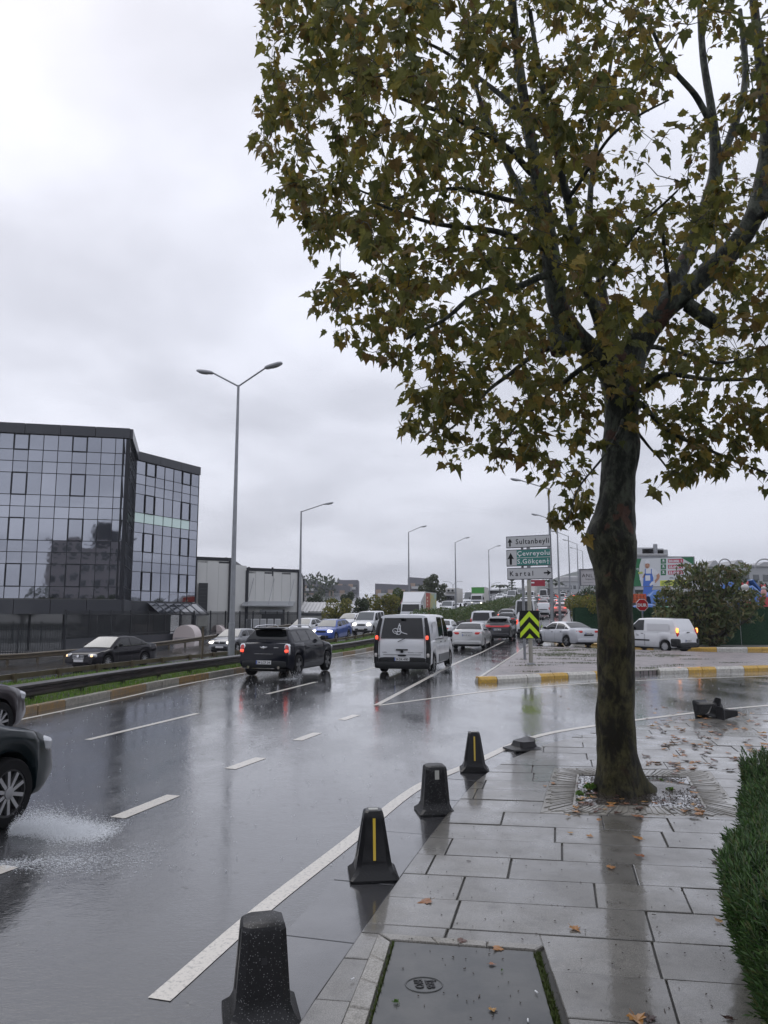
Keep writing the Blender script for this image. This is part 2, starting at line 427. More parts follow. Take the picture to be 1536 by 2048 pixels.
edge = px((318, 2000), (530, 1815), (690, 1690), (835, 1575), (950, 1525), (1065, 1475), (1200, 1450), (1420, 1422), (1536, 1411), (1700, 1398))
mark('edge_line', edge, .13)
mark('gore_line', [G(750, 1412).to_2d(), Vector((2.7, 30.1)), Vector((5.0, 39.5)), Vector((8.0, 51)), Vector((20.2, 96)), Vector((40, 168))], .13)
mark('gore_line', px((750, 1412), (1000, 1380), (1190, 1366), (1330, 1359), (1536, 1352), (1800, 1340)), .12)
for a, b, wd in (((-60, 1763), (22, 1733), .16), ((235, 1636), (347, 1591), .17), ((460, 1538), (522, 1516), .17), ((594, 1481), (635, 1466), .17), ((683, 1440), (713, 1430), .17)):
    mark('lane_dash', px(a, b), wd, False)
d2 = Vector((.262, 1))
for a, b in (((175, 1480), (395, 1427)), ((535, 1388), (632, 1364))): mark('lane_dash', px(a, b), .12, False)
for y in (26.0, 33.0, 40.0, 47, 54, 61, 68, 75, 82, 89, 96, 103, 110):
    x = -2.9 + (y - 19.1) * .268
    mark('lane_dash', [Vector((x + .268 * t, y + t)) for t in (0, 1.7, 3.4)], .12, False)
mark('kerbside_line', [Vector((k1(y) + .42, y)) for y in [12, 14, 16, 18, 20, 22, 24, 27, 31, 36, 44, 55, 70, 90]], .10)
mark('far_side_line', [Vector((k1(y) - 5.1, y)) for y in [14, 18, 22, 27, 31, 36, 44, 55, 70, 90]], .10)
for y in range(20, 110, 7): mark('lane_dash', [Vector((k1(y + t) - 8.6, y + t)) for t in (0, 1.7, 3.4)], .12, False)

# ---- grass median between the two guardrails
med = grid_strip('grass_median', lambda y: k1(y) - 4.2, lambda y: k1(y) - .17, ylist(2, 320), M_GRASSB, .10, 6)
def blades(name, n, pick, h, mats, wd=.012, lean=.5):
    mb = MB()
    for _ in range(n):
        x, y, z = pick(); a = random.uniform(0, 6.28); hh = h * random.uniform(.4, 1.2); dx, dy = math.cos(a), math.sin(a)
        l = random.uniform(.1, lean) * hh
        mb.add([(x - dy * wd, y + dx * wd, z), (x + dy * wd, y - dx * wd, z), (x + dx * l * .4 + dy * wd * .7, y + dy * l * .4 - dx * wd * .7, z + hh * .6), (x + dx * l, y + dy * l, z + hh)], [(0, 1, 2), (0, 2, 3)])
    return mb.build(name, mats)
def leafmat(name, cols, trans=.25, rough=.45, spec=.4):
    """leaf colours picked per leaf; light also passes through"""
    g = NT(name)
    r = g.math('FRACT', g.math('ADD', g.geo.outputs['Random Per Island'], g.n('ShaderNodeObjectInfo').outputs['Random']))
    cr = g.n('ShaderNodeValToRGB'); g.set(cr.inputs[0], r); e = cr.color_ramp.elements
    e[0].position = 0; e[0].color = (*cols[0], 1); e[1].position = 1; e[1].color = (*cols[-1], 1)
    for i, c_ in enumerate(cols[1:-1]): x = e.new((i + 1) / (len(cols) - 1)); x.color = (*c_, 1)
    c_ = g.mix(g.rng(g.noise(g.pos, 55, 3), .4, .7, 0, .35), cr.outputs[0], tuple(v * .6 for v in cols[0]))
    g.out(col=c_, rough=rough, spec=spec)
    tr = g.n('ShaderNodeBsdfTranslucent', {'Color': c_}); ms = g.n('ShaderNodeMixShader', {0: trans})
    o = g.t.nodes['Material Output']; g.t.links.new(g.b.outputs[0], ms.inputs[1]); g.t.links.new(tr.outputs[0], ms.inputs[2]); g.t.links.new(ms.outputs[0], o.inputs[0])
    return g.m
L_GRASS = leafmat('grass_blade', [(.08, .18, .02), (.14, .28, .035), (.19, .32, .055), (.26, .28, .09)], .4)
def pm():
    y = 12 + 48 * random.random() ** 1.5; t = random.random(); x = k1(y) - .2 - 3.8 * t
    return x, y, gz(x, y) + .09
tag(blades('grass', 42000, pm, .11, L_GRASS, .009), 'short wet green grass growing on the median between the guardrails', 'grass', kind='stuff')

# ---- kerb stones along the median
kerb = thing('kerb', None, None); kerb['kind'] = 'structure'
y = 9.0; i = 0; far = MB()
while y < 120:
    a = Vector((k1(y), y)); b = Vector((k1(y + .93), y + .93)); n_ = Vector((-(b - a).y, (b - a).x)).normalized() * .16
    poly = [a, b, b + n_, a + n_]; j = random.uniform(-.008, .008)
    poly = [(p.x + j, p.y) for p in reversed(poly)] if False else [(p.x + j, p.y) for p in poly]
    zt = lambda x, y_: gz(x, y_) + .14
    m = (M_KWOLD, M_KWOLD, M_KYOLD, M_KYOLD)[i % 4]
    if y < 75: MB().prism(poly, -.1 if y < 42 else (lambda x, y_: gz(x, y_) - .1), zt, inset=.02).build('kerb_stone', m, kerb)
    else: far.prism(poly, lambda x, y_: gz(x, y_) - .1, zt)
    y += .95; i += 1
o = far.build('kerb_stone', M_KWOLD, kerb); o['kind'] = 'stuff'

# ---- guardrails
WB = [(-.035, -.155), (.035, -.11), (.035, -.06), (-.03, -.02), (-.03, .02), (.035, .06), (.035, .11), (-.035, .155)]
def guardrail(label, line, h, mt, step=4.0, post=2.0, box=False, side=1):
    root = thing('guardrail', label, 'guardrail', group='guardrails along the road')
    pts = line
    d = [0]
    for a, b in zip(pts, pts[1:]): d.append(d[-1] + (Vector(b) - Vector(a)).length)
    def P(s):
        for i in range(len(pts) - 1):
            if s <= d[i + 1] + 1e-6:
                a, b = Vector(pts[i]), Vector(pts[i + 1]); t = (s - d[i]) / (d[i + 1] - d[i]); return a.lerp(b, t), (b - a).normalized()
        return Vector(pts[-1]), (Vector(pts[-1]) - Vector(pts[-2])).normalized()
    s = 0.0; T = d[-1]
    while s < T - .5:
        e = min(T, s + step); mb = MB(); vs = []; K = 3
        prof = WB if not box else [(-.04, -.07), (.04, -.07), (.04, .07), (-.04, .07)]
        for k in range(K):
            p, t = P(s + (e - s - .01) * k / (K - 1)); n_ = Vector((t.y, -t.x)) * side; z = gz(p.x, p.y) + h - .155
            ii = [(q[0], q[1]) for q in prof]
            if not box: ii = ii + [(q[0] - .006, q[1]) for q in reversed(prof)]
            for ox, oz in ii: vs.append((p.x + n_.x * ox, p.y + n_.y * ox, z + oz))
        m_ = len(ii); fs = [[k * m_ + q, k * m_ + (q + 1) % m_, (k + 1) * m_ + (q + 1) % m_, (k + 1) * m_ + q] for k in range(K - 1) for q in range(m_)]
        fs += [list(range(m_ - 1, -1, -1)), list(range((K - 1) * m_, K * m_))]
        mb.add(vs, fs)
        if not box:     # lap bolts at the joint
            p, t = P(e - .15); n_ = Vector((t.y, -t.x)) * side; z = gz(p.x, p.y) + h - .155
            for oz in (-.085, .085): mb.box((p.x + n_.x * .042, p.y + n_.y * .042, z + oz), (.03, .03, .02), math.atan2(n_.y, n_.x))
        mb.build('beam', mt, root); s = e
    s = 1.0; pm_ = MB().box((0, 0, 0), (.09, .12, 1)).mesh('post', mt)
    while s < T:
        p, t = P(s); n_ = Vector((t.y, -t.x)) * side; z0 = gz(p.x, p.y)
        o = inst('post', pm_, root, (p.x - n_.x * .11, p.y - n_.y * .11, z0 + (h - .08) / 2), (1, 1, h - .04), math.atan2(n_.y, n_.x))
        s += post
    return root
ysr = [4, 8, 12, 16, 20, 24, 28, 33, 38, 45, 55, 65, 80, 95, 110, 130, 160, 200]
guardrail('dark steel guardrail with a low beam beside the kerb, nearest one', [(k1(y) - .75, y) for y in ysr], .50, M_RAIL)
guardrail('thin rusty brown guardrail at the back of the grass median', [(k1(y) - 3.95, y) for y in [10, 16, 20, 24, 28, 33, 38, 45, 55, 65]], .44, M_RAILY, box=True, side=-1)
r3 = [(-20.6, 36.5), (-19.1, 39.5), (-16.8, 46), (-14.2, 54), (-10.5, 66), (-5, 80)]
guardrail('brown guardrail on the far side of the opposite carriageway', r3, .47, M_RAILY)

# ---- pavement in the foreground ---------------------------------------------------------
CURB = [Vector(p) for p in ((-1.35, -1.0), (-.9, 1.6), (-.4, 3.91), (-.12, 5.0), (.32, 6.65), (1.13, 9.25), (1.88, 10.72), (2.85, 12.1), (3.95, 13.1), (5.92, 14.4), (8.5, 15.4), (12, 16.2), (18, 17.0), (26, 17.4))]
CURB = catmull(CURB, 3)
def clip_in(poly, a, b):          # keep what lies right of a->b
    out = []; n_ = len(poly)
    f = lambda p: (b.x - a.x) * (p.y - a.y) - (b.y - a.y) * (p.x - a.x)
    for i in range(n_):
        p, q = poly[i], poly[(i + 1) % n_]; fp, fq = f(p), f(q)
        if fp <= 0: out.append(p)
        if (fp < 0 < fq) or (fq < 0 < fp): out.append(p.lerp(q, fp / (fp - fq)))
    return out
def clip_curb(poly, off=0.0):
    for a, b in zip(CURB, CURB[1:]):
        d = (b - a).normalized(); n_ = Vector((d.y, -d.x)) * off
        poly = clip_in(poly, a + n_, b + n_)
        if len(poly) < 3: return []
    return poly
def subtract(poly, hole):         # hole is counter-clockwise and convex
    out = []; cur = poly; n_ = len(hole)
    for i in range(n_):
        a, b = hole[i], hole[(i + 1) % n_]
        o = clip_in(cur, a, b)                       # outside of this edge
        if len(o) >= 3: out.append(o)
        cur = clip_in(cur, b, a)
        if len(cur) < 3: return [poly]           # does not touch the hole
    return out if area(cur) > 1e-5 else [poly]
def area(p): return abs(sum(p[i].x * p[(i + 1) % len(p)].y - p[(i + 1) % len(p)].x * p[i].y for i in range(len(p)))) / 2
PIT = [Vector(p) for p in ((1.52, 7.62), (3.42, 7.44), (4.02, 9.62), (2.14, 9.80))]      # ccw
HATCH = [G(u, v, .05).to_2d() for u, v in ((690, 2080), (1093, 2080), (1088, 1882), (755, 1862))]
HATCH = [Vector((-.22, 3.7)), Vector((.86, 3.62))] + [G(1087, 1890, .05).to_2d(), G(757, 1865, .05).to_2d()]
pave = thing('pavement', None, None); pave['kind'] = 'structure'
base = [Vector(p) for p in ((-3, -2), (26, -2), (26, 19), (-3, 19))]
MB().prism(clip_curb(base, .01), -.1, .030).build('bedding', M_JOINT, pave)
ANG = R(-8.5); ex = Vector((math.cos(ANG), math.sin(ANG))); ey = Vector((math.sin(R(13)), math.cos(R(13))))
org = G(790, 1795, .04).to_2d(); rest = MB(); ns = 0
def seen(p):
    c = sum((Vector(q) for q in p), Vector((0, 0))) / len(p)
    return c.y > 3.4 and -.52 < c.x / c.y < .56
row = -16; rowh = .475
while row < 34:
    x = -9 + random.uniform(0, .8)
    while x < 26:
        l = random.choice((.60, .92, .92, 1.2)); g_ = .006
        a = org + ey * (row * rowh) + ex * x
        poly = [a + ex * g_ + ey * g_, a + ex * (l - g_) + ey * g_, a + ex * (l - g_) + ey * (rowh - g_), a + ex * g_ + ey * (rowh - g_)]
        x += l
        poly = clip_curb(poly, .02)
        if len(poly) < 3 or area(poly) < .01: continue
        ps = [poly]
        for hl in (PIT, HATCH):
            nx = []
            for q in ps: nx += subtract(q, hl)
            ps = nx
        for q in ps:
            if area(q) < .012: continue
            tz = .045 + random.uniform(-.0035, .0035); tx, ty = random.uniform(-.004, .004), random.uniform(-.004, .004); c = q[0].copy()
            zf = (lambda tz, tx, ty, c: (lambda X, Y: tz + (X - c.x) * tx + (Y - c.y) * ty))(tz, tx, ty, c)
            if seen(q) and ns < 290: MB().prism(q, 0.0, zf, inset=.004).build('slab', M_SLAB, pave); ns += 1
            else: rest.prism(q, 0.0, zf)
    row += 1
o = rest.build('slab', M_SLAB, pave); o['kind'] = 'stuff'
# flooded gutter stones between slabs and road
s = 0.0; cl = [0]
for a, b in zip(CURB, CURB[1:]): cl.append(cl[-1] + (b - a).length)
def CP(s):
    for i in range(len(CURB) - 1):
        if s <= cl[i + 1]:
            t = (s - cl[i]) / (cl[i + 1] - cl[i]); d = (CURB[i + 1] - CURB[i]).normalized(); return CURB[i].lerp(CURB[i + 1], t), Vector((-d.y, d.x))
    d = (CURB[-1] - CURB[-2]).normalized(); return CURB[-1], Vector((-d.y, d.x))
while s < cl[-1] - 1:
    l = random.choice((1.0, 1.15, 1.3)); (a, na), (m1, nm), (b, nb_) = CP(s + .004), CP(s + l / 2), CP(s + l - .004)
    w_ = interp([(0, .46), (8.2, .46), (10, .30), (13, .22), (60, .2)], a.y)
    MB().prism([b, m1, a, a + na * w_, m1 + nm * w_, b + nb_ * w_][::-1], -.05, .010 + random.uniform(-.001, .003), inset=.003).build('gutter_stone', M_GUT, pave)
    s += l

# tree pit: frame of worn white stones with cut grooves, wet soil inside
pit = thing('tree_pit', None, None); pit['kind'] = 'structure'
MB().prism(PIT, -.02, .034).build('bedding', M_JOINT, pit)
pc = sum(PIT, Vector((0, 0))) / 4
inner = [pc + (p - pc) * .66 for p in PIT]
mb = MB(); K = 18; vs = []
for j in range(K + 1):
    for i2 in range(K + 1):
        a = inner[0].lerp(inner[1], i2 / K); b = inner[3].lerp(inner[2], i2 / K); p = a.lerp(b, j / K)
        vs.append((p.x, p.y, .033 + .016 * mn.noise(Vector((p.x * 3, p.y * 3, 1))) + .05 * math.exp(-((p.x - 3.05) ** 2 + (p.y - 8.75) ** 2) / .10)))
mb.add(vs, [(j * (K + 1) + i2, j * (K + 1) + i2 + 1, (j + 1) * (K + 1) + i2 + 1, (j + 1) * (K + 1) + i2) for j in range(K) for i2 in range(K)])
mb.build('soil', M_SOIL, pit, True)
MB().prism([pc + (p - pc) * .675 for p in PIT], .028, .036).build('puddle', mat('puddle_water', (.05, .045, .04), .02, coat=1.0, bump=(30, .08)), pit)
for k in range(4):
    A, B = PIT[k], PIT[(k + 1) % 4]; a, b = inner[k], inner[(k + 1) % 4]
    nst = 3
    for q in range(nst):
        t0, t1 = q / nst + .004, (q + 1) / nst - .004
        o0, o1, i1, i0 = A.lerp(B, t0), A.lerp(B, t1), a.lerp(b, t1), a.lerp(b, t0)
        mb = MB(); mb.prism([o0, o1, i1, i0], .0, .044)
        nr = 10
        for r_ in range(nr):       # ribs left standing between the grooves, fanning towards the trunk
            u0, u1 = (r_ + random.uniform(.02, .10)) / nr, (r_ + random.uniform(.72, .98)) / nr
            poly = [o0.lerp(o1, u0).lerp(i0.lerp(i1, u0), random.uniform(.02, .3)), o0.lerp(o1, u1).lerp(i0.lerp(i1, u1), random.uniform(.02, .3)), i0.lerp(i1, u1 - .03).lerp(o0.lerp(o1, u1), .08 + .1 * random.random()), i0.lerp(i1, u0 + .03).lerp(o0.lerp(o1, u0), .08)]
            mb.prism(poly, .044, .051 + random.uniform(-.003, .003))
        mb.build('pit_stone', M_OLDST, pit)

# hatch: worn stone frame round a dark wet lid
hat = thing('utility_hatch', 'dark wet steel access hatch in a worn stone frame, lettered lid', 'hatch')
h0, h1, h2, h3 = HATCH
MB().prism(HATCH, 0, .022).build('bedding', M_JOINT, hat)
li = [h0.lerp(h1, .13).lerp(h3.lerp(h2, .13), .0), h0.lerp(h1, .93), h3.lerp(h2, .93).lerp(h0.lerp(h1, .93), .085), h3.lerp(h2, .115).lerp(h0.lerp(h1, .115), .085)]
g = NT('hatch_steel'); sc_ = g.noise(g.pos, 3.5, 4); 
nb = g.bump(g.noise(g.pos, 45, 3), .12, .004)
M_LID = g.out(col=g.mix(g.rng(sc_, .4, .65), (.035, .038, .038), (.07, .07, .066)), rough=.4, nrm=nb, spec=.25, coat=.55, coatr=.14, coatn=g.bump(g.noise(g.pos, 12, 3), .10, .004))
MB().prism(li, 0, .046, inset=.003).build('lid', M_LID, hat)
def frame_piece(a, b, c, d, n_, name='frame_stone'):
    for q in range(n_):
        t0, t1 = q / n_ + .003, (q + 1) / n_ - .003
        MB().prism([a.lerp(b, t0), a.lerp(b, t1), d.lerp(c, t1), d.lerp(c, t0)], 0, .048 + random.uniform(-.003, .003), inset=.006).build(name, M_OLDST, hat)
frame_piece(h0, h3, li[3] - (li[2] - li[3]) * .03, li[0] - (li[1] - li[0]) * .03, 4)
frame_piece(h3, h2, li[2] + (h2 - li[2]) * .25, li[3] + (h3 - li[3]) * .25, 3)
L_MOSS = leafmat('moss', [(.04, .07, .01), (.08, .11, .02), (.06, .055, .03)], .2)
def pmoss():
    t = random.random(); s_ = random.random() ** .7
    if random.random() < .8: p = li[1].lerp(li[2], t) + (h1 - li[1]) * s_ * .45
    else: p = li[0].lerp(li[3], t) - (li[1] - li[0]) * .012 * s_
    return p.x, p.y, .03
o = blades('moss', 2000, pmoss, .028, L_MOSS, .004, .8); o.parent = hat; o['kind'] = 'stuff'
# embossed ring and letters on the lid
cen = G(848, 1968, .05); cen.z = .0475
ring = MB(); R0 = .095; K = 40
vs = []
for k in range(K):
    a = 2 * math.pi * k / K
    for r_, z in ((R0 - .004, 0), (R0 - .001, .003), (R0 + .002, .003), (R0 + .005, 0)): vs.append((cen.x + r_ * math.cos(a), cen.y + r_ * .85 * math.sin(a), cen.z + z))
ring.add(vs, [(4 * k + j, 4 * ((k + 1) % K) + j, 4 * ((k + 1) % K) + j + 1, 4 * k + j + 1) for k in range(K) for j in range(3)])
ring.build('embossed_ring', M_LID, hat)
for body, off in (('İBB', .024), ('F/O', -.034)):
    me = text_mesh('lettering', body, .062, M_INK, .088, .002, bold=.0012)
    o = obj('lettering', me, hat); q = Matrix.Rotation(R(-83), 4, 'Z')
    o.matrix_world = Matrix.Translation(cen + Vector((off - .018, .045, .001))) @ q

# ---- paved island with painted kerb stones
ISL = [Vector(p) for p in ((2.73, 22.3), (3.45, 22.52), (4.9, 23.5), (6.75, 24.45), (9.2, 25.75), (11.2, 26.5), (13.7, 27.3), (18, 28.3), (26, 29.6), (26, 34.6), (20, 36.2), (16, 38.0), (12, 41.6), (9.2, 44.6), (8.5, 45.2))]
isl = thing('traffic_island', None, None); isl['kind'] = 'structure'
MB().prism(ISL, -.05, .125).build('paving', M_PAVER, isl)
def kerb_run(pts, wd, h, mats, parent, l=.62, skip=None, name='kerb_stone', flip=1, zb=-.1, lean=.0):
    pts = [Vector(p) for p in pts]; d = [0]
    for a, b in zip(pts, pts[1:]): d.append(d[-1] + (b - a).length)
    def P(s):
        for i in range(len(pts) - 1):
            if s <= d[i + 1] + 1e-9:
                t = (pts[i + 1] - pts[i]).normalized(); return pts[i] + t * (s - d[i]), Vector((t.y, -t.x)) * flip
        t = (pts[-1] - pts[-2]).normalized(); return pts[-1], Vector((t.y, -t.x)) * flip
    s = 0; k = 0
    while s < d[-1] - .2:
        e = min(s + l, d[-1]); (a, na), (b, nb_) = P(s + .006), P(e - .008)
        if not (skip and skip(a)):
            m = mats[k % len(mats)]; j = random.uniform(-.012, .012)
            out = [a + na * (wd * .5 + j), b + nb_ * (wd * .5 + j)]; inn = [b - nb_ * wd * .5, a - na * wd * .5]
            mb = MB(); z = gz(a.x, a.y); n0 = (na + nb_) / 2
            o2 = [p - n0 * .07 for p in out]          # sloping face
            q = [(*out[0], zb), (*out[1], zb), (*inn[0], zb), (*inn[1], zb), (*out[0], z + h * .55), (*out[1], z + h * .55), (*o2[0], z + h), (*o2[1], z + h), (*inn[0], z + h), (*inn[1], z + h)]
            mb.add(q, [(0, 1, 5, 4), (4, 5, 7, 6), (6, 7, 8, 9), (2, 3, 9, 8), (0, 4, 6, 9, 3), (1, 2, 8, 7, 5)])
            mb.build(name, m, parent)
        s = e; k += 1
kerb_run(ISL[:5], .30, .17, (M_KYEL, M_KWHI, M_KWHI, M_KWHI, M_KYEL, M_KYEL, M_KWHI, M_KWHI, M_KYEL, M_KYEL), isl, .56, skip=lambda p: p.x > 7.0)
kerb_run(ISL[4:9], .30, .17, (M_KWHI, M_KWHI, M_KYEL, M_KYEL), isl, .60)
kerb_run([ISL[-1], ISL[0]], .16, .145, (M_KWHI,), isl, .9)
# dropped kerb with ribbed tactile strip
tb = MB()
for k in range(34):
    t = k / 33; p = Vector((7.05, 24.62)).lerp(Vector((9.1, 25.68)), t); tb.box((p.x, p.y, .133), (.032, .26, .02), R(25))
tb.build('tactile_ribs', M_KWHI, isl)
L_WEED = leafmat('weed', [(.04, .08, .02), (.08, .12, .03), (.11, .12, .05)], .2)
cl_ = [(random.uniform(4, 14), random.uniform(24, 43)) for _ in range(60)] + [(random.uniform(6.5, 13), random.uniform(34, 43)) for _ in range(60)]
def pw():
    while True:
        c = random.choice(cl_); x = random.gauss(c[0], .35); y = random.gauss(c[1], .10)
        if x > 2.9 + (y - 22) * .262 and y > 22.6 + (x - 2.7) * .55 and y < 45 - (x - 8.7) * .9: return x, y, .12
tag(blades('weeds', 9000, pw, .055, L_WEED, .008, .9), 'small green weeds growing in the joints of the paved island', 'weeds', kind='stuff')
# far kerb of the side road and pavement strip in front of the green fence
k2 = thing('kerb', None, None); k2['kind'] = 'structure'
kerb_run([(11.0, 52.6), (12.0, 49.5), (13.2, 46.6), (15.2, 43.8), (17.0, 42.3), (19.5, 42.2), (24, 42.6), (34, 43.2)], .26, .15, (M_KWHI, M_KWHI, M_KYEL, M_KYEL), k2, .85)
kx = lambda y: 2.73 + .2715 * (y - 22.3)
kerb_run([(kx(y) + .1, y) for y in (52.6, 60, 70, 80, 95, 110, 130, 160)], .2, .15, (M_KWHI, M_CONC), k2, 1.6, zb=-.2, flip=-1)
grid_strip('sidewalk', lambda y: kx(y) + .2, lambda y: kx(y) + 5.0, ylist(52.6, 300), M_CONC, .14, 2)
MB().prism([(12.15, 49.6), (13.4, 46.8), (15.4, 44.0), (17.1, 42.55), (19.5, 42.4), (24, 42.8), (34, 43.4), (34, 47), (20, 46.5), (15, 51), (11.2, 52.5)], -.05, .135).build('sidewalk', M_CONC)['kind'] = 'structure'
# opposite side: verge and pavement behind the far guardrail
MB().prism([(-40, 30), (-24, 33), (-20.9, 37), (-19.6, 39.6), (-17.2, 46), (-14.6, 54), (-11, 66), (-5.6, 80), (-12, 92), (-60, 92), (-60, 30)], -1.0, -.36).build('sidewalk', M_CONC)['kind'] = 'structure'

# ================================================================== vehicles
SPECS = {
 'sedan':  dict(L=4.60, W=1.80, H=1.46, r=.325, fo=.90, ro=1.02, zb=.22, belt=[(0, .56), (.06, .66), (.25, .75), (.7, .84), (1.2, .92), (2.6, .97), (3.7, 1.02), (4.3, 1.05), (4.54, 1.02), (4.60, .90)], gh=(1.10, 1.98, 3.15, 3.98), wins=[(1.55, 2.52), (2.60, 3.38), (3.44, 3.78)], wr=.60),
 'hatch':  dict(L=4.05, W=1.74, H=1.46, r=.315, fo=.74, ro=.74, zb=.22, belt=[(0, .56), (.06, .68), (.25, .79), (.7, .90), (1.05, .96), (2.6, 1.0), (3.5, 1.05), (3.85, 1.06), (4.0, .98), (4.05, .85)], gh=(.95, 1.78, 3.30, 3.86), wins=[(1.42, 2.30), (2.38, 3.08), (3.14, 3.5)], wr=.60),
 'suv':    dict(L=4.38, W=1.82, H=1.60, r=.345, fo=.86, ro=.84, zb=.27, belt=[(0, .62), (.06, .78), (.22, .92), (.7, 1.01), (1.05, 1.06), (2.6, 1.10), (3.7, 1.16), (4.2, 1.16), (4.33, 1.06), (4.38, .90)], gh=(.95, 1.74, 3.50, 4.14), wins=[(1.40, 2.30), (2.38, 3.15), (3.22, 3.72)], wr=.62),
 'mini':   dict(L=4.10, W=1.79, H=1.54, r=.345, fo=.76, ro=.76, zb=.24, belt=[(0, .58), (.05, .74), (.18, .90), (.6, 1.0), (1.15, 1.05), (2.6, 1.07), (3.6, 1.07), (3.92, 1.07), (4.05, .98), (4.10, .84)], gh=(1.12, 1.60, 3.62, 3.93), wins=[(1.40, 2.22), (2.29, 3.0), (3.07, 3.56)], wr=.64),
 'van':    dict(L=4.78, W=1.90, H=1.98, r=.335, fo=.82, ro=.86, zb=.27, belt=[(0, .58), (.06, .76), (.22, .90), (.7, 1.06), (1.0, 1.12), (2.6, 1.14), (4.4, 1.14), (4.70, 1.14), (4.76, 1.1), (4.78, .9)], gh=(.72, 1.62, 4.56, 4.73), wins=[(1.18, 2.02), (2.15, 3.0)], wr=.72),
 'courier':dict(L=4.16, W=1.77, H=1.78, r=.31, fo=.82, ro=.82, zb=.24, belt=[(0, .56), (.06, .70), (.22, .84), (.7, .98), (1.05, 1.06), (2.6, 1.08), (3.6, 1.08), (4.06, 1.08), (4.13, 1.0), (4.16, .85)], gh=(.90, 1.68, 3.78, 4.10), wins=[(1.28, 2.05)], wr=.70),
 'combi':  dict(L=4.40, W=1.82, H=1.82, r=.33, fo=.82, ro=.80, zb=.25, belt=[(0, .58), (.06, .74), (.22, .90), (.7, 1.02), (1.05, 1.08), (2.6, 1.10), (3.8, 1.10), (4.28, 1.10), (4.36, 1.0), (4.40, .85)], gh=(.90, 1.68, 4.05, 4.34), wins=[(1.30, 2.10), (2.2, 3.05), (3.15, 3.85)], wr=.70),
 'minibus':dict(L=5.90, W=2.02, H=2.62, r=.36, fo=.95, ro=1.1, zb=.30, belt=[(0, .62), (.06, .82), (.22, .98), (.7, 1.16), (1.0, 1.22), (2.6, 1.24), (5.4, 1.24), (5.80, 1.24), (5.88, 1.1), (5.90, .9)], gh=(.70, 1.75, 5.70, 5.84), wins=[(1.25, 2.0), (2.15, 3.2), (3.3, 4.4), (4.5, 5.4)], wr=.74),
}
def catint(pts, x):      # smooth interpolation of a profile
    n_ = len(pts)
    if x <= pts[0][0]: return pts[0][1]
    if x >= pts[-1][0]: return pts[-1][1]
    for i in range(n_ - 1):
        if pts[i][0] <= x <= pts[i + 1][0]: break
    x0, y0 = pts[i]; x1, y1 = pts[i + 1]; h = x1 - x0
    sl = lambda j: (pts[j + 1][1] - pts[j][1]) / (pts[j + 1][0] - pts[j][0])
    def tan(j):
        if j == 0: return sl(0)
        if j == n_ - 1: return sl(n_ - 2)
        a, b = sl(j - 1), sl(j)
        return 0 if a * b <= 0 else 2 * a * b / (a + b)
    t = (x - x0) / h; m0, m1 = tan(i) * h, tan(i + 1) * h
    return (2 * t ** 3 - 3 * t * t + 1) * y0 + (t ** 3 - 2 * t * t + t) * m0 + (-2 * t ** 3 + 3 * t * t) * y1 + (t ** 3 - t * t) * m1

class CarShape:
    def __init__(s, key):
        d = SPECS[key]; s.__dict__.update(d); s.d = d; s.key = key
        s.wf, s.wb = s.fo, s.L - s.ro; s.R = s.r + .055
        s.a, s.b, s.c, s.e = s.gh
    def belt_z(s, x): return catint(s.belt, x)
    def hw(s, x):
        k = 1.0
        if x < .7: k -= .17 * (1 - x / .7) ** 2.4
        if x > s.L - .5: k -= .075 * (1 - (s.L - x) / .5) ** 2.2
        return s.W / 2 * k
    def roof_z(s, x):
        zr = s.H
        if x <= s.b: t = max(0, (x - s.a) / (s.b - s.a)); z0 = s.belt_z(s.a); return z0 + (zr - .035 - z0) * (t ** .92)
        if x >= s.c: t = max(0, (s.e - x) / (s.e - s.c)); z0 = s.belt_z(s.e); return z0 + (zr - .05 - z0) * (t ** .85)
        m = (x - s.b) / (s.c - s.b); return zr - .035 * (1 - m) ** 3 - .05 * m ** 3 + .0 * m
    def ghw(s, x, z):
        zb = s.belt_z(min(max(x, s.a), s.e)); t = (z - zb) / (s.H - zb); t = max(0, min(1, t))
        van = s.key in ('van', 'courier', 'minibus', 'combi')
        base = s.hw(x) * (.965 if van else .93)
        return base - (s.W / 2) * ((.10 if van else .29 if s.key == 'mini' else .235) * t + .03 * t * t)
    def wx(s, x): return s.L / 2 - x          # distance from the nose -> local y
